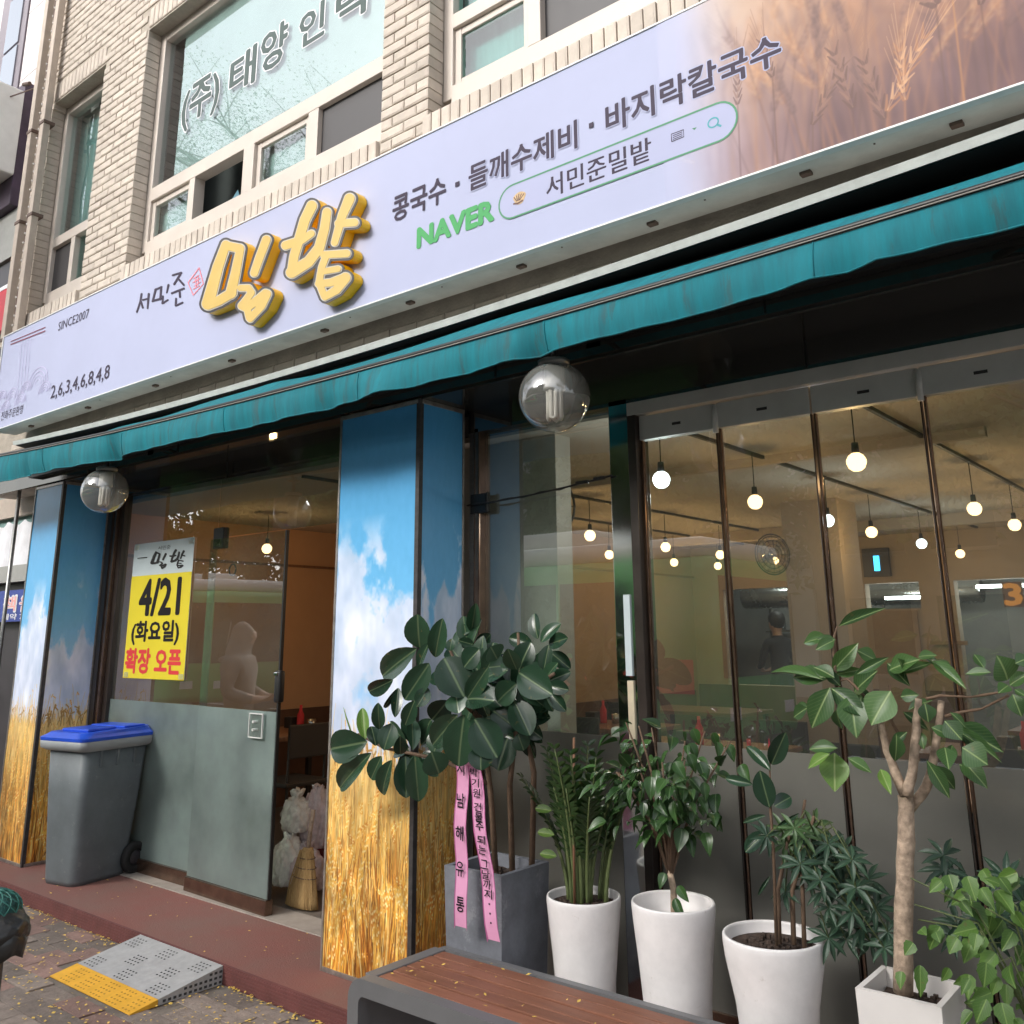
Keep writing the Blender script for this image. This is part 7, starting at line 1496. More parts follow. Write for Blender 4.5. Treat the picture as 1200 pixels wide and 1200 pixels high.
# ---------------------------------------------------------------- people
def person(name, label, cat, pose, loc, rz, cloth, trous, hooded=False):
    """One continuous body grown from a joint skeleton; clothing colours follow the body."""
    J = dict(pelvis=(0, 0, .93, .125), waist=(0, -.01, 1.08, .118), chest=(0, -.01, 1.28, .142), neck0=(0, -.005, 1.43, .062), neck=(0, .005, 1.49, .052), head0=(0, .012, 1.56, .076), head=(0, .012, 1.63, .092), crown=(0, .0, 1.70, .060), nose=(0, .10, 1.60, .018),
             shL=(-.17, -.01, 1.395, .062), elL=(-.235, -.04, 1.12, .043), wrL=(-.25, .05, .90, .029), haL=(-.25, .075, .83, .032), shR=(.17, -.01, 1.395, .062), elR=(.235, -.04, 1.12, .043), wrR=(.25, .05, .90, .029), haR=(.25, .075, .83, .032),
             hipL=(-.09, 0, .86, .095), knL=(-.10, .02, .48, .060), anL=(-.10, -.02, .09, .038), toL=(-.11, .13, .04, .033), hipR=(.09, 0, .86, .095), knR=(.10, .02, .48, .060), anR=(.10, -.02, .09, .038), toR=(.11, .13, .04, .033))
    J.update({k: v for k, v in pose.items()})
    E_ = [('pelvis', 'waist'), ('waist', 'chest'), ('chest', 'neck0'), ('neck0', 'neck'), ('neck', 'head0'), ('head0', 'head'), ('head', 'crown'), ('head0', 'nose')]
    for s_ in 'LR':
        E_ += [('chest', 'sh' + s_), ('sh' + s_, 'el' + s_), ('el' + s_, 'wr' + s_), ('wr' + s_, 'ha' + s_), ('pelvis', 'hip' + s_), ('hip' + s_, 'kn' + s_), ('kn' + s_, 'an' + s_), ('an' + s_, 'to' + s_)]
        h = Vector(J['ha' + s_][:3]); w = Vector(J['wr' + s_][:3]); d = (h - w).normalized(); sd = Vector((0, 1, 0)); sd = (sd - d * sd.dot(d)).normalized(); inn = d.cross(sd) * (.3 if s_ == 'L' else -.3)
        for q, ln_ in enumerate((.070, .078, .073, .058)):
            a = h + sd * (.030 - q * .019) + d * .015; m_ = a + d * ln_ * .6; e = a + d * ln_ + inn * .05
            for nm, p, r_ in (('a', a, .0095), ('m', m_, .0085), ('e', e, .007)): J[f'f{q}{nm}{s_}'] = (*p, r_)
            E_ += [('ha' + s_, f'f{q}a{s_}'), (f'f{q}a{s_}', f'f{q}m{s_}'), (f'f{q}m{s_}', f'f{q}e{s_}')]
        a = w.lerp(h, .45) + sd * .026; e = a + d * .045 + sd * .022; J['t1' + s_] = (*a, .010); J['t2' + s_] = (*e, .008); E_ += [('wr' + s_, 't1' + s_), ('t1' + s_, 't2' + s_)]
    keys = list(J); idx = {k: i for i, k in enumerate(keys)}
    me = bpy.data.meshes.new('body'); me.from_pydata([J[k][:3] for k in keys], [(idx[a], idx[b]) for a, b in E_], [])
    o = bpy.data.objects.new('tmp', me); COL.objects.link(o)
    sk = o.modifiers.new('s', 'SKIN'); 
    for k, v in zip(keys, me.skin_vertices[0].data): v.radius = (J[k][3], J[k][3] * (.8 if k in ('waist', 'chest', 'pelvis') else 1)); v.use_root = (k == 'pelvis')
    sb = o.modifiers.new('d', 'SUBSURF'); sb.levels = 1; sb.render_levels = 1
    nm = bpy.data.meshes.new_from_object(o.evaluated_get(bpy.context.evaluated_depsgraph_get())); bpy.data.objects.remove(o)
    nm.materials.clear()
    for m_ in (M['skin'], cloth, trous, M['rubber']): nm.materials.append(m_)
    for p in nm.polygons:
        c = p.center; hand = min((c - Vector(J['ha' + s_][:3])).length for s_ in 'LR') < .14
        p.material_index = 3 if c.z < .10 else (0 if ((c.z > 1.455 and (not hooded or (c.y > .095 and c.z < 1.68))) or hand) else (2 if c.z < .90 and abs(c.x) < .2 else 1)); p.use_smooth = True
    t = thing(name, label, cat, loc=loc, rz=rz)
    nm.name = 'body'; obj('body', nm, t); return t
pc = person('person', 'person in a dark shirt with short black hair working in the kitchen opening', 'person', dict(wrL=(-.12, .26, 1.08, .029), haL=(-.06, .31, 1.06, .032), elL=(-.25, .02, 1.12, .043), wrR=(.12, .28, 1.06, .029), haR=(.06, .32, 1.04, .032), elR=(.25, .03, 1.12, .043)), (-4.78, 10.95, .09), R(60), M['cloth_dark'], M['jeans'])
def cap(parent, r_, c, m, name, cut, sc=(1, 1.12, 1.1)):
    bm = bmesh.new(); bmesh.ops.create_uvsphere(bm, u_segments=20, v_segments=14, radius=r_)
    bmesh.ops.delete(bm, geom=[v for v in bm.verts if v.co.dot(Vector(cut[0])) > cut[1]], context='VERTS')
    bmesh.ops.solidify(bm, geom=bm.faces[:], thickness=.012)
    b = MB(); b.bm(bm, 0, Matrix.Translation(c) @ Matrix.Diagonal((*sc, 1))); return b.build(name, m, parent, True)
cap(pc, .103, (0, .0, 1.645), M['hair'], 'hair', ((0, .8, -.6), .045))
ph = person('person', 'hooded person in a pale top, mirrored in the glass of the entrance', 'person', dict(waist=(0, -.01, 1.08, .165), chest=(0, -.03, 1.27, .185), neck0=(0, -.05, 1.41, .150), neck=(0, -.035, 1.49, .125), head0=(0, -.01, 1.56, .122), head=(0, -.015, 1.645, .120), crown=(0, -.055, 1.735, .060), nose=(0, .118, 1.595, .020),
    shL=(-.20, -.02, 1.35, .095), shR=(.20, -.02, 1.35, .095), elL=(-.29, -.03, 1.10, .075), elR=(.29, -.03, 1.10, .075), wrL=(-.18, .19, 1.02, .050), wrR=(.18, .19, 1.02, .050), haL=(-.10, .24, 1.04, .034), haR=(.10, .24, 1.04, .034)), (-7.72, 1.78, 0), R(-128), M['cloth_pale'], M['jeans'], True)
b = MB(); b.tube([(0, -.165 + .03 * abs(t), 1.42 - .0 * t) if False else (.17 * math.sin(t), -.10 - .09 * math.cos(t), 1.405 - .03 * math.cos(t)) for t in np.linspace(-1.5, 1.5, 14)], .02, 8); b.tube([(0, -.13, 1.73), (0, -.145, 1.62), (0, -.16, 1.52)], .006, 6); b.build('hood_seam', M['cloth_pale'], ph, True)

# ---------------------------------------------------------------- lamps inside
bulbs = [(-2.152, 3.743, 1), (-1.29, 3.90, 0), (-2.15, 4.76, 0), (-1.30, 5.936, 0), (-3.85, 5.61, 0), (-4.695, 7.147, 0), (-3.919, 6.833, 0), (-4.743, 8.429, 0), (-3.949, 7.891, 0), (-4.66, 9.24, 0), (-2.18, 5.919, 1), (-2.208, 6.85, 0), (-2.206, 8.081, 1), (-2.24, 9.435, 0), (-1.309, 7.072, 0), (-3.9, 9.0, 0), (-1.3, 8.2, 0), (-6.4, 4.6, 0)]
def pendant(w):
    t = thing('pendant_bulb', 'x', 'lamp', loc=(0, 0, 2.3))
    b = MB(); b.tube([(0, 0, .07), (0, .002, .18), (0, 0, .275)], .003, 6); b.build('cord', M['rubber'], t, True)
    b = MB(); b.lathe([(.001, .085), (.014, .083), (.016, .05), (.014, .036), (.001, .034)], n=14); b.build('socket', M['rubber'], t, True)
    b = MB(); b.lathe([(.001, -.042), (.018, -.039), (.033, -.027), (.041, -.006), (.041, .008), (.032, .026), (.017, .037), (.001, .038)], n=20); b.build('bulb', M['bulb_white' if w else 'bulb_warm'], t, True)
    l = bpy.data.lights.new('lamp_light', 'POINT'); l.energy = 2.5; l.shadow_soft_size = .03; l.color = (.9, .95, 1.0) if w else (1.0, .60, .27)
    o = bpy.data.objects.new('lamp_light', l); COL.objects.link(o); o.parent = t; o.location = (0, 0, -.085)
    return t
pw, pn = pendant(1), pendant(0); used = set()
row_of = lambda x: 'rightmost ceiling row' if x > -1.8 else 'second ceiling row from the right' if x > -3 else 'third ceiling row from the right' if x > -4.3 else 'leftmost ceiling row' if x > -5.5 else 'spot behind the entrance poster'
cnt = {}
for x, y, w in sorted(bulbs, key=lambda q: q[1]):
    src = pw if w else pn
    o = copy_tree(src) if w in used else src
    used.add(w); o.location = (x, y, 2.3); rw = row_of(x); k = cnt[rw] = cnt.get(rw, 0) + 1
    nth = ('nearest to the glass', 'second from the glass', 'third from the glass', 'fourth from the glass', 'fifth from the glass', 'sixth from the glass', 'deepest')[k - 1]
    tag(o, f'{"white" if w else "warm"} globe bulb {nth} in the {rw}', 'lamp', 'globe bulbs hanging inside the shop')
# wall fans
def fan(x, y, z, rz, label):
    t = thing('wall_fan', label, 'fan', 'fans inside the shop', loc=(x, y, z), rz=rz)
    b = MB()
    for r_ in (.06, .10, .14, .18, .2): b.tube([(r_ * math.cos(a), -.10 - .03 * (1 - r_ / .2), r_ * math.sin(a)) for a in np.linspace(0, 6.283, 25)], .004 if r_ < .19 else .007, 5, caps=False)
    for k in range(16):
        a = k * .3927; b.tube([(.03 * math.cos(a), -.135, .03 * math.sin(a)), (.2 * math.cos(a), -.10, .2 * math.sin(a)), (.15 * math.cos(a), -.03, .15 * math.sin(a))], .0025, 4)
    b.build('guard', M['black_metal'], t, True)
    b = MB()
    for k in range(3):
        a0 = k * 2.094
        b.quad((.02 * math.cos(a0), -.075, .02 * math.sin(a0)), (.17 * math.cos(a0), -.08, .17 * math.sin(a0)), (.16 * math.cos(a0 + .9), -.06, .16 * math.sin(a0 + .9)), (.03 * math.cos(a0 + 1.2), -.07, .03 * math.sin(a0 + 1.2)))
    b.build('fan_blade', M['grey_metal'], t)
    b = MB(); b.sphere((0, -.03, 0), .055, 14, 8, sc=(1, 1.1, 1)); b.tube([(0, .0, 0), (0, .06, -.05), (0, .1, -.05)], .02, 8); b.build('motor', M['mirror'], t, True)
    return t
fan(-3.03, 6.85, 2.18, R(58), 'black wall fan on the pale column inside').scale = (.78, .78, .78); fan(-3.13, 4.05, 2.28, R(40), 'black wall fan behind the side window glass')

# tables and chairs
def table(label):
    t = thing('dining_table', label, 'table', 'dining tables inside', loc=(0, 0, .09))
    b = MB(); b.box((-.6, -.36, .70), (.6, .36, .735), bev=.006); b.build('table_top', M['wood'], t)
    for sx in (-1, 1):
        for sy in (-1, 1): b = MB(); b.box((sx * .54 - .02, sy * .30 - .02, 0), (sx * .54 + .02, sy * .30 + .02, .70)); b.build('leg', M['chair'], t)
    return t
def chair():
    t = thing('dining_chair', 'dark dining chair at a table inside the shop', 'chair', 'dining chairs inside', loc=(0, 0, .09))
    b = MB(); b.box((-.2, -.2, .42), (.2, .2, .455), bev=.01); b.build('seat', M['chair'], t)
    b = MB(); b.box((-.19, .18, .62), (.19, .205, .86), bev=.01); b.build('backrest', M['chair'], t)
    for sx in (-1, 1):
        for sy in (-1, 1): b = MB(); b.tube([(sx * .17, sy * .17, 0), (sx * .17, sy * .18, .43 if sy < 0 else .84)], .012, 6); b.build('leg', M['chair'], t)
    return t
t0 = table('x'); c0 = chair(); n_t = n_c = 0
for x, y, a, lab, seats in ((-6.55, 4.95, 90, 'seen through the open doorway', ((-.3, -1),)), (-4.75, 7.0, 0, 'by the ochre wall seen through the side window', ((-.3, 1), (.3, -1))), (-4.75, 8.9, 0, 'at the back by the ochre wall near the kitchen', ()), (-2.4, 4.95, 0, 'just inside the folding doors behind the counter', ((-.3, -1), (.3, 1))), (-3.3, 6.1, 0, 'in front of the pale column', ((.3, 1),)), (-1.0, 5.2, 0, 'behind the ficus tree', ((.3, -1), (-.3, 1))), (-1.4, 6.9, 0, 'in the middle of the room right of the column', ()), (-1.2, 8.7, 0, 'in front of the dark store opening', ())):
    o = t0 if n_t == 0 else copy_tree(t0); n_t += 1; o.location = (x, y, .09); o.rotation_euler = (0, 0, R(a))
    tag(o, 'brown dining table ' + lab)
    for q, s_ in seats:
        c = c0 if n_c == 0 else copy_tree(c0); n_c += 1
        ca, sa = math.cos(R(a)), math.sin(R(a)); dx, dy = q, s_ * .55
        c.location = (x + dx * ca - dy * sa, y + dx * sa + dy * ca, .09); c.rotation_euler = (0, 0, R(a + (0 if s_ > 0 else 180)))
        tag(c, ('dark chair at the far side of the table ' if s_ > 0 else 'dark chair at the window side of the table ') + {'seen': 'in the open doorway', 'by': 'along the ochre wall', 'just': 'behind the counter', 'in': 'before the pale column', 'behind': 'behind the ficus tree'}[lab.split()[0]])
# things on and about the tables
def simple(name, label, cat, b, m, loc=(0, 0, 0), smooth=False, rz=0, group=None):
    o = b.build(name, m, None, smooth, loc); o.rotation_euler = (0, 0, rz); return tag(o, label, cat, group)
rc = thing('rice_cooker', 'small silver cooker box on a dark counter behind the side window', 'cooker', loc=(-2.55, 4.05, .98))
b = MB(); b.box((-.09, -.08, 0), (.09, .08, .17), bev=.02); b.build('body', M['white_plastic'], rc, True)
b = MB(); b.lathe([(.001, 0), (.035, 0), (.035, .008), (.022, .012), (.001, .012)], n=18); o = b.build('dial', M['black_metal'], rc, True); o.rotation_euler = (R(90), 0, 0); o.location = (-.03, -.081, .09)
ct = thing('counter', 'dark low counter standing behind the shop window', 'counter', loc=(-1.9, 4.05, .09))
b = MB(); b.box((-.85, -.16, 0), (1.9, .16, .85)); b.build('cabinet', M['nb_dark'], ct)
b = MB(); b.box((-.87, -.18, .855), (1.92, .18, .885), bev=.004); b.build('counter_top', M['wainscot'], ct)
tb_ = MB(); tb_.box((-.05, -.05, 0), (.05, .05, .11), bev=.006); simple('tissue_box', 'pale tissue box standing on the dark counter', 'box', tb_, M['wall_in2'], (-1.66, 3.95, .977))
fl = thing('flower_bunch', 'bunch of dried orange flowers lying on the counter', 'flowers', loc=(-2.22, 3.98, .98))
for k in range(7):
    b = MB(); b.sphere((rp.gauss(0, .05), rp.gauss(0, .03), .05 + abs(rp.gauss(0, .04))), rp.uniform(.03, .045), 10, 6, sc=(1, .8, .7)); b.build('blossom', mat('dried_flower', (.42, .26, .12), .8) if k == 0 else bpy.data.materials['dried_flower'], fl, True)
# kitchen bits
dk = thing('air_duct', 'silver corrugated air duct along the kitchen ceiling', 'duct', loc=(-3.9, 11.2, 2.02))
b = MB(); b.lathe([(.13 + .012 * (k % 2), -1.4 + k * .03) for k in range(95)], n=20); o = b.build('duct_pipe', M['steel'], dk, True); o.rotation_euler = (0, R(90), 0)
sh = thing('kitchen_shelf', 'steel kitchen shelf with pots behind the serving opening', 'shelf', loc=(-4.6, 11.7, .09))
for z in (1.28, 1.50): b = MB(); b.box((-.6, -.15, z), (.9, .15, z + .02)); b.build('shelf_board', M['steel'], sh)
for x in (-.58, .88): b = MB(); b.box((x - .015, -.02, 0), (x + .015, .02, 1.9)); b.build('upright', M['steel'], sh)
for k in range(5):
    b = MB(); b.lathe([(.001, 0), (.06, 0), (.065, .1 + .02 * (k % 2)), (.06, .1 + .02 * (k % 2)), (.055, .01), (.001, .01)], n=14); o = b.build('kitchen_pot', M['steel'], sh, True); o.location = (-.45 + k * .26, 0, 1.521)
tu = MB(); tu.box((-.22, -.02, 0), (.22, .02, .03)); simple('tube_light', 'short white tube light in the kitchen hatch', 'lamp', tu, M['led_white'], (-3.12, 10.6, 1.93)); 
tu = MB(); tu.box((-.40, -.02, 0), (.40, .02, .03)); simple('tube_light', 'white tube light deep in the kitchen over the person', 'lamp', tu, M['led_white'], (-4.5, 11.0, 2.45))
tu = MB(); tu.box((-.35, -.02, 0), (.35, .02, .03)); simple('tube_light', 'long white tube light over the dark store opening', 'lamp', tu, M['led_white'], (-2.05, 10.6, 2.02))
ls = thing('lit_sign', 'small blue lit sign high on the back wall', 'sign', loc=(-3.26, 10.17, 2.31))
b = MB(); b.box((-.14, -.02, -.15), (.14, .03, .15), bev=.005); b.build('case', M['nb_dark'], ls)
b = MB(); b.box((-.02, -.025, -.09), (.04, -.0205, .07)); b.build('lit_figure', M['led_blue'], ls)
l3 = thing('lit_number', 'orange lit figure 3 hanging in the store opening', 'sign', loc=(-1.97, 10.1, 1.93))
o = text('lit_figure', '3', -.07, .07, -.10, .10, 0, M['led_orange'], l3, bold=.06)
b = MB(); b.box((-.09, .005, -.12), (.09, .03, .12)); b.build('backing', M['wainscot'], l3)

# bottles and cups on the tables
def condiments(x, y, lab):
    t = thing('condiment_set', 'sauce bottle and steel cup on the dining table ' + lab, 'condiments', 'condiments on the dining tables', loc=(x, y, .827))
    b = MB(); b.lathe([(.001, 0), (.028, 0), (.03, .01), (.03, .11), (.012, .15), (.012, .19), (.001, .19)], n=14); b.build('bottle', M['poster_r'], t, True)
    b = MB(); b.lathe([(.001, 0), (.032, 0), (.038, .08), (.035, .08), (.03, .005), (.001, .005)], n=14); o = b.build('cup', M['steel'], t, True); o.location = (.11, .03, 0)
    b = MB(); b.box((-.16, -.05, 0), (-.06, .05, .09), bev=.006); b.build('napkin_box', M['chair'], t)
for x, y, lab in ((-6.62, 5.2, 'in the open doorway'), (-4.75, 7.05, 'by the ochre wall'), (-2.4, 5.0, 'behind the counter'), (-3.3, 6.1, 'before the pale column'), (-1.0, 5.25, 'behind the ficus tree'), (-1.4, 6.95, 'right of the column')): condiments(x, y, lab)
# doorway clutter
def lump(r_, seed, sc, squash=.25, cr_=1.0):
    r = random.Random(seed); bm = bmesh.new(); bmesh.ops.create_icosphere(bm, subdivisions=5, radius=r_)
    ph = [(Vector((r.gauss(0, 1), r.gauss(0, 1), r.gauss(0, 1))).normalized(), r.uniform(3, 9), r.random() * 6, 1) for _ in range(7)] + [(Vector((r.gauss(0, 1), r.gauss(0, 1), r.gauss(0, 1))).normalized(), r.uniform(11, 26), r.random() * 6, .5) for _ in range(9)]
    for v in bm.verts:
        n = v.co.normalized(); k = 1 + cr_ * sum(.075 * w_ * abs(math.sin(n.dot(d) * f + p)) for d, f, p, w_ in ph) - .25 * cr_
        v.co = Vector((v.co.x * sc[0], v.co.y * sc[1], v.co.z * sc[2])) * k
        if v.co.z < -r_ * sc[2] * (1 - squash): v.co.z = -r_ * sc[2] * (1 - squash)
    b = MB(); b.bm(bm); return b
def bag(label, m, loc, r_, sc, seed):
    b = lump(r_, seed, sc); z_ = r_ * sc[2] * .9
    n0 = len(b.v); b.lathe([(.012, z_ - .02), (.016, z_ + .02), (.030, z_ + .05), (.036, z_ + .075), (.02, z_ + .06)], n=14)
    for q in range(n0, len(b.v)): x, y, z = b.v[q]; a = math.atan2(y, x); k = 1 + .35 * math.sin(a * 4 + seed); b.v[q] = (x * k, y * k, z + .012 * math.sin(a * 3))
    return simple('plastic_bag', label, 'bag', b, m, loc, True)
bag('pale crumpled bag at the edge of the open glass door', M['bag_white'], (-4.89, 3.80, .24), .095, (.8, .8, 1.35), 3)
bag('second pale crumpled bag lying against the first in the doorway', M['bag_pink'], (-4.80, 3.86, .20), .11, (.9, .8, 1.0), 5)
bag('small clear crumpled bag on top of the pale ones in the doorway', M['bag_white'], (-4.91, 3.86, .50), .085, (.9, .8, 1.15), 17)
bag('pinkish crumpled bag standing behind the straw broom', M['bag_pink'], (-4.86, 3.98, .45), .10, (.75, .8, 1.7), 8)
bag('grey white bag on the crate behind the broom', M['bag_white'], (-4.80, 4.12, .55), .11, (1.1, .8, .95), 12)
yb_ = MB(); yb_.lathe([(.001, 0), (.02, 0), (.022, .03), (.01, .05), (.008, .07), (.001, .07)], n=12); simple('yellow_bottle_cap', 'yellow bottle top on the grey white bag in the doorway', 'bottle', yb_, M['poster_y'], (-4.76, 4.08, .645), True)
cr = MB(); cr.box((-.15, -.12, 0), (.15, .12, .36), bev=.01); simple('red_crate', 'dark red plastic crate under the bag in the doorway', 'crate', cr, M['red_plastic'], (-4.78, 4.16, .09))
br = thing('straw_broom', 'straw broom with flared bristles leaning in the doorway', 'broom', loc=(-4.575, 3.66, .10), rz=0)
b = MB(); secs = []
for k in range(9):
    t = k / 8; wx, wy = .03 + .105 * (1 - t) ** .8, .028 + .02 * (1 - t); n = 22
    secs.append(([(wx * math.cos(a) * (1 + .05 * math.sin(a * 9)), wy * math.sin(a)) for a in np.linspace(0, 6.283, n + 1)[:-1]], .30 * t + .0, .03 * t))
loft(b, secs); b.build('bristles', M['straw'], br, True)
b = MB(); rs = random.Random(4)
for k in range(70):
    x = rs.uniform(-.12, .12); y = rs.uniform(-.045, .045); b.tube([(x, y, -.0), (x * .8, y * .8, .12), (x * .34, y * .6 + .02, .29)], .0018, 4, caps=False)
tag(b.build('bristle_strands', M['straw'], br), kind='stuff')
for z in (.15, .2, .25): 
    t = z / .3; b = MB(); b.tube([((.034 + .105 * (1 - t) ** .8) * math.cos(a), (.034 + .02 * (1 - t)) * math.sin(a) + .03 * t, z) for a in np.linspace(0, 6.283, 20)], .003, 5, caps=False); b.build('stitching', M['twig'], br)
b = MB(); b.tube([(0, .03, .28), (-.01, .05, .40), (-.015, .07, .50)], .013, 8); b.build('handle', M['bark'], br, True)

# wrapped post at the lower left
wp = thing('wrapped_post', 'black post topped with a black plastic bag and green net at the lower left corner', 'post', loc=(-3.765, 1.6, 0))
b = lump(.15, 31, (1.05, .8, .5), .35, .35); o = b.build('bag', M['bag_black'], wp, True); o.location = (0, 0, .585)
b = MB(); b.lathe([(.15, 0), (.165, -.03), (.15, -.075), (.16, -.08), (.17, -.03), (.16, .005), (.15, 0)], n=40)
for i, v in enumerate(b.v): a = math.atan2(v[1], v[0]); k = 1 + .06 * math.sin(a * 5) + .03 * math.sin(a * 11 + 1); b.v[i] = (v[0] * k, v[1] * k * .8, v[2] + .012 * math.sin(a * 7))
o = b.build('bag_skirt', M['bag_black'], wp, True); o.location = (0, 0, .59)
b = lump(.12, 35, (1, .8, .55), .1, .3); o = b.build('net', M['net_green'], wp, True); o.location = (-.02, 0, .645)
b = MB()
for k in range(14):
    a = k * .449
    b.tube([(.128 * math.cos(a + t * .9) * math.cos(t * 1.4), .105 * math.sin(a + t * .9) * math.cos(t * 1.4), .648 + .068 * math.sin(t * 1.4)) for t in np.linspace(0, 1, 8)], .0022, 4)
    b.tube([(.128 * math.cos(a - t * .9) * math.cos(t * 1.4), .105 * math.sin(a - t * .9) * math.cos(t * 1.4), .648 + .068 * math.sin(t * 1.4)) for t in np.linspace(0, 1, 8)], .0022, 4)
tag(b.build('net_strands', mat('net_strand', (.03, .16, .13), .6), wp), kind='stuff')
b = MB(); b.tube([(-.02, 0, 0), (-.02, 0, .56)], .075, 16); b.build('post', M['nb_dark'], wp, True)

# conduits on the wall
def conduit(x0, label, wd, bot):
    t = thing('conduit_pipe', label, 'pipe', 'square conduits running up the wall', loc=(x0, 3.03, bot))
    b = MB(); b.box((-wd / 2, -.03, 0), (wd / 2, .03, 9.3 - bot), bev=.006); b.build('pipe', M['pipe'], t)
    for z in (.05, 1.15, 2.05, 3.6):
        b = MB(); b.box((-wd / 2 - .012, -.036, z), (wd / 2 + .012, .065, z + .03), bev=.003); b.build('clamp', M['clamp'], t)
conduit(-7.872, 'beige square conduit running up the wall beside the narrow window', .075, 4.02); conduit(-8.12, 'beige square conduit at the building edge, left of the other conduit', .08, 4.02)
cb = thing('knotted_cable', 'thin knotted cable hanging between the two beige conduits', 'cable', loc=(-7.99, 3.04, 4.0))
b = MB(); b.tube([(.012 * math.sin(k * 1.3), .006 * math.cos(k), k * .12) for k in range(44)], .011, 6); b.build('cable', M['clamp'], cb, True)
b = MB()
for k in range(60): b.sphere((.014 * math.sin(k * 2.1), -.012, .03 + k * .085), .011, 6, 4)
b.build('bead_row', M['pot_cream'], cb, True)

# ---------------------------------------------------------------- neighbour building at the left
nb = thing('neighbour_building', 'pale panelled neighbour building with a white box sign at the left edge', 'building', loc=(-10, 3.4, 0))
def np_(b, name, m):
    o = b.build(name, m, nb); o.location = (10, -3.4, 0); return o
b = MB(); b.box((-22, 3.45, 2.6), (-8.32, 4.2, 4.9)); np_(b, 'wall', M['nb_grey'])
for j in range(6):
    for x0, x1 in ((-9.66, -9.19), (-9.18, -8.70), (-8.69, -8.34)):
        b = MB(); b.box((x0 + .002, 3.405, 5.74 + j * .86), (x1 - .002, 3.46, 5.74 + j * .86 + .852), bev=.003); np_(b, 'panel', M['nb_wall'])
b = MB(); b.box((-22, 3.5, 4.9), (-8.33, 4.2, 11)); np_(b, 'wall', M['nb_grey'])
b = MB(); b.box((-10.42, 3.39, 5.74), (-9.67, 3.50, 11)); np_(b, 'window_frame', M['nb_mauve'])
for j in range(6):
    b = MB(); b.box((-10.17, 3.375, 5.86 + j * .72), (-9.80, 3.388, 5.86 + j * .72 + .68)); np_(b, 'window_pane', M['nb_glass'])
b = MB(); b.box((-22, 3.40, 5.74), (-10.43, 3.50, 11)); np_(b, 'corner_panel', M['white_print'])
b = MB(); b.box((-22, 3.30, 5.2), (-8.34, 3.46, 5.72)); np_(b, 'ledge', M['nb_grey'])
b = MB(); b.box((-22, 3.33, 4.2), (-8.34, 3.46, 5.18)); np_(b, 'dark_band', M['nb_dark'])
b = MB(); b.box((-14, 3.50, 0), (-7.34, 4.5, 2.72)); np_(b, 'shop_front', M['nb_dark'])
b = MB(); b.box((-14, 3.40, 2.06), (-7.36, 3.49, 2.20)); np_(b, 'shutter_box', M['nb_grey'])
b = MB(); b.box((-14, 3.38, 2.62), (-7.36, 3.49, 2.80)); np_(b, 'lintel', M['pipe'])
b = MB(); b.box((-14, 3.43, 2.50), (-7.36, 3.49, 2.62)); np_(b, 'curtain_strip', M['curtain'])
sh_ = thing('white_sheet', 'white sheet hung over the neighbouring shop front', 'sheet', loc=(-7.9, 3.42, 2.2))
b = MB(); n = 40
for k in range(n + 1):
    x = -1.6 + k * 2.1 / n
    for q, z in enumerate((.37 + .02 * math.sin(k * 1.1), .2, 0)): b.v.append((x, -.01 + .012 * math.sin(k * .9 + q), z))
for k in range(n):
    for q in range(2): a = k * 3 + q; b.face((a, a + 1, a + 4, a + 3))
b.build('cloth', M['white_print'], sh_, True)
bb_ = thing('blue_banner', 'blue banner with pink and white lettering at the far left of the shop front', 'banner', loc=(-7.9, 3.40, 1.6))
b = MB(); b.box((-1.2, 0, .13), (.10, .012, .39)); b.build('sheet', M['blue_banner'], bb_)
for ch_, xa, xb in (('책', -.50, -.26), ('원', -.19, .05)):
    text('lettering', ch_, xa, xb, .21, .345, -.004, M['white_print'], bb_, bold=.08); text('lettering', ch_, xa + .01, xb - .01, .22, .335, -.006, M['pink_print'], bb_, bold=.03)
text('lettering', '예약 720', -.50, .06, .145, .195, -.004, M['white_print'], bb_, bold=.03)
for x, lab in ((-7.78, 'thin grey pole standing left of the first printed pillar'), (-7.42, 'thin grey pole tight against the left printed pillar')):
    b = MB(); b.tube([(0, 0, 0), (0, 0, 2.85)], .016, 10); o = simple('thin_pole', lab, 'pole', b, M['grey_metal'], (x, 3.16, .083), True)
ns = thing('box_sign', 'white box sign with a dark edge projecting from the neighbour building', 'sign', loc=(-9.28, 3.17, 6.03))
b = MB(); b.box((-.9, -.35, .0), (.33, .05, .93), bev=.02); b.build('sign_box', M['nb_sign'], ns)
b = MB(); b.box((-.95, .052, -.30), (.30, .22, 1.06), bev=.01); b.build('sign_back', M['nb_purple'], ns)
b = MB(); b.tube([(.4, .0, .95), (.55, .0, .90)], .02, 8); b.tube([(-.6, -.1, .75), (.2, -.12, .80), (.75, .05, .82)], .008, 6); b.build('bracket', M['clamp'], ns)
rs_ = thing('red_sign', 'small red and green sign panel at the left edge above the awning', 'sign', loc=(-8.6, 3.25, 4.3))
b = MB(); b.box((-.6, 0, .1), (.2, .05, .55)); b.build('red_panel', M['red_sign'], rs_)
b = MB(); b.box((.205, .01, .0), (.36, .05, .6)); b.build('green_panel', M['green_sign'], rs_)
b = MB(); b.box((-.6, -.004, .52), (.2, .0, .56)); b.build('white_edge', M['white_print'], rs_)

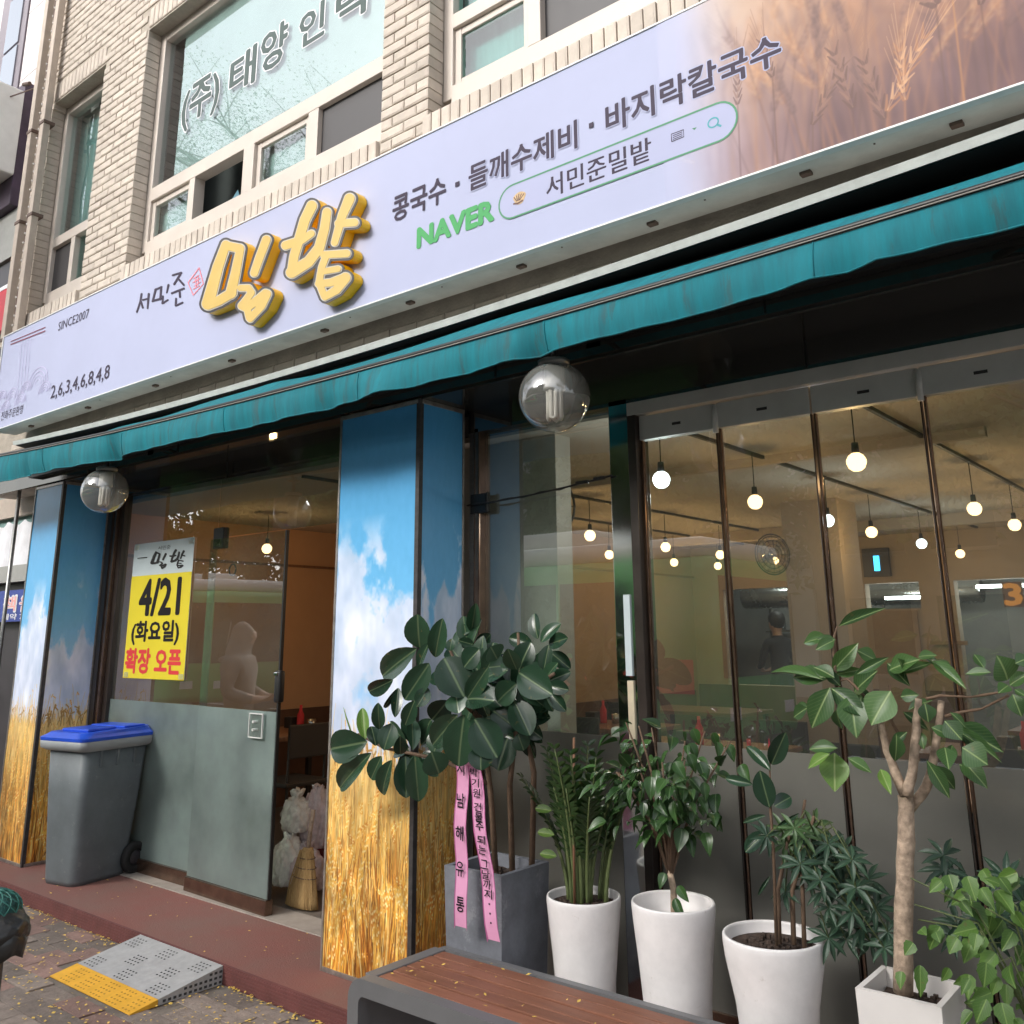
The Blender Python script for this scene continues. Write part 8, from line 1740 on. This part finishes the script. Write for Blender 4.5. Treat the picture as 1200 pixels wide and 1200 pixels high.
# ---------------------------------------------------------------- across the street (seen mirrored in the glass)
def tree(x, y, H, cr_, seed, label, leaves=4200, low=.38, group='street trees mirrored in the windows', ls=.085):
    r = random.Random(seed); t = thing('street_tree', label, 'tree', group, loc=(x, y, 0))
    b = MB(); b.tube([(0, 0, -.1), (.05, .02, H * .2), (-.04, .05, H * .42), (.03, 0, H * .6), (0, 0, H * .8)], [.16, .13, .11, .07, .03], 10); b.build('trunk', M['twig'], t, True)
    tips = []; b = MB()
    for k in range(16):
        z0 = H * r.uniform(low * .85, .72); a = k * 2.399 + r.uniform(-.3, .3); L_ = cr_ * r.uniform(.6, 1.05)
        P = [Vector((0, 0, z0)), Vector((math.cos(a) * L_ * .5, math.sin(a) * L_ * .5, z0 + L_ * .32)), Vector((math.cos(a) * L_, math.sin(a) * L_, z0 + L_ * r.uniform(.25, .7)))]
        b.tube(P, [.05, .03, .012], 6)
        for q in range(9):
            s_ = P[1].lerp(P[2], r.random()); e = s_ + Vector((r.gauss(0, .5), r.gauss(0, .5), r.gauss(.25, .4))) * cr_ * .42; b.tube([s_, s_.lerp(e, .5) + Vector((0, 0, .06)), e], [.012, .007, .003], 4); tips += [(s_, e)]
    b.build('limbs', M['twig'], t, True)
    rg = np.random.default_rng(seed); n = leaves; ti = rg.integers(0, len(tips), n); A = np.array([list(q[0]) for q in tips])[ti]; E_ = np.array([list(q[1]) for q in tips])[ti]
    c = A + (E_ - A) * rg.random((n, 1)) ** .7 + rg.normal(0, cr_ * .075, (n, 3)); u = rg.normal(size=(n, 3)); u /= np.linalg.norm(u, axis=1)[:, None]; v = np.cross(u, rg.normal(size=(n, 3))); v /= np.linalg.norm(v, axis=1)[:, None]
    s_ = ls * (.6 + .8 * rg.random((n, 1))); vt = np.stack([c - u * s_, c + v * s_ * .5, c + u * s_, c - v * s_ * .5], 1).reshape(-1, 3)
    me = bpy.data.meshes.new('crown'); me.from_pydata(vt.tolist(), [], np.arange(n * 4).reshape(n, 4).tolist()); me.materials.append(L_TREE)
    uvl = me.uv_layers.new(name='UVMap'); uvl.data.foreach_set('uv', np.tile([.2, 0, .2, .4, .3, .9, .1, .4], n)); me.update()
    obj('crown', me, t)
    return t
tree(-10.8, -.95, 11.5, 3.0, 1, 'street tree with thin young leaves at the kerb, far left', 46000, .5, ls=.014)
tree(-15.5, -.95, 10.5, 2.8, 8, 'street tree at the kerb beyond the far left one', 14000, .5, ls=.024)
tree(4.6, -1.0, 9.5, 2.6, 2, 'street tree at the kerb on the right', 2600, .4, ls=.08)
tree(-7.5, -12.6, 8.5, 3.0, 3, 'full green tree across the road opposite the shop', 9000, .34, ls=.13)
tree(-2.6, -12.8, 8.0, 2.8, 4, 'full green tree across the road, right of the other', 9000, .34, ls=.13)
tree(-12.3, -12.7, 9.5, 3.2, 5, 'full green tree across the road behind the bus', 9000, .34, ls=.13)
tree(-22, -12.7, 9, 3.0, 6, 'full green tree across the road, third from the left end', 9000, .34, ls=.13)
tree(2.5, -12.7, 8.5, 2.8, 7, 'full green tree across the road at the right end', 9000, .34, ls=.13)

tree(-27.5, -12.6, 9.5, 3.2, 9, 'full green tree across the road, second from the left end', 9000, .3, ls=.14)
tree(-32.5, -12.8, 10, 3.4, 10, 'full green tree across the road beyond all the others', 9000, .3, ls=.14)
tree(-17.2, -12.8, 9, 3.0, 11, 'full green tree across the road between the two buses', 9000, .3, ls=.13)

def bus(x0, x1, y0, y1, label, body, roof):
    t = thing('bus', label, 'bus', 'buses on the road behind the camera', loc=((x0 + x1) / 2, (y0 + y1) / 2, -.13))
    hx, hy = (x1 - x0) / 2, (y1 - y0) / 2
    b = MB(); b.box((-hx, -hy, .32), (hx, hy, 2.72), bev=.16); b.build('body', body, t, True)
    b = MB(); b.box((-hx + .1, -hy + .06, 2.70), (hx - .12, hy - .06, 2.98), bev=.12); b.build('roof', roof, t, True)
    b = MB(); b.box((-hx * .5, -.8, 2.97), (hx * .55, .8, 3.25), bev=.08); b.build('roof_unit', roof, t, True)
    n = 6
    for s_ in (-1, 1):
        for k in range(n):
            a = -hx + .5 + k * (2 * hx - 1.6) / n
            b = MB(); b.box((a, s_ * hy - .01 if s_ > 0 else -hy - .012, 1.45), (a + (2 * hx - 1.6) / n - .08, hy + .012 if s_ > 0 else -hy + .01, 2.42)); b.build('window', M['bus_glass'], t)
        b = MB(); b.box((hx - 4.6, s_ * hy - .012 if s_ > 0 else -hy - .014, .95), (hx - .35, hy + .014 if s_ > 0 else -hy + .012, 1.38)); b.build('banner', M['ad_red'], t)
        for a in (-hx + 2.3, hx - 2.4):
            b = MB(); b.lathe([(.25, -.13), (.44, -.14), (.48, -.10), (.48, .10), (.44, .14), (.25, .13), (.001, .1)], n=24); o = b.build('wheel', M['rubber'], t, True); o.rotation_euler = (R(90), 0, 0); o.location = (a, s_ * (hy - .14), .48)
            b = MB(); b.lathe([(.001, .15), (.20, .14), (.25, .10), (.25, -.10), (.001, -.11)], n=18); o = b.build('hub', M['steel'], o, True)
    b = MB(); b.box((hx - .02, -hy + .15, 1.15), (hx + .012, hy - .15, 2.45)); b.build('windscreen', M['bus_glass'], t)
    for s_ in (-.85, .85): b = MB(); b.box((hx - .02, s_ - .15, .62), (hx + .014, s_ + .15, .78)); b.build('headlight', M['white_plastic'], t)
bus(-15.4, -5.6, -6.45, -3.95, 'green town bus with a pale roof and red side banner, mirrored in the shop glass', M['bus_green'], M['bus_cream'])
bus(-28.5, -18.5, -6.45, -3.95, 'second green town bus with a pale roof waiting behind the first', M['bus_green'], M['bus_cream'])
def far_building(x0, x1, H, m, label, fl, n):
    t = thing('far_building', label, 'building', 'buildings across the road', loc=((x0 + x1) / 2, -20, 0)); w_ = (x1 - x0) / 2
    b = MB(); b.box((-w_, -6, -.1), (w_, 4, H)); b.build('wall', m, t)
    b = MB(); b.box((-w_ - .1, -6.1, H), (w_ + .1, 4.15, H + .35)); b.build('parapet', M['nb_grey'], t)
    for j in range(fl):
        for i in range(n):
            a = -w_ + .6 + i * (2 * w_ - .6) / n; z = .6 + j * (H - .6) / fl
            b = MB(); b.box((a, 3.98, z), (a + (2 * w_ - .6) / n - .6, 4.03, z + (H - .6) / fl * .62)); wn = b.build('window', M['far_win'], t)
            b = MB(); b.box((a - .05, 3.99, z - .10), (a + (2 * w_ - .6) / n - .55, 4.10, z - .01)); b.build('sill', M['nb_grey'], wn)
far_building(-34, -19, 13, M['far_wall'], 'tan office block across the road at the left', 4, 6); far_building(-18.7, -9, 10, M['far_wall2'], 'pale low building across the road behind the bus', 3, 4); far_building(-8.7, 0, 12, M['far_wall'], 'tan building across the road opposite the shop', 4, 4); far_building(.3, 12, 9, M['far_wall2'], 'pale building across the road at the right', 3, 5)
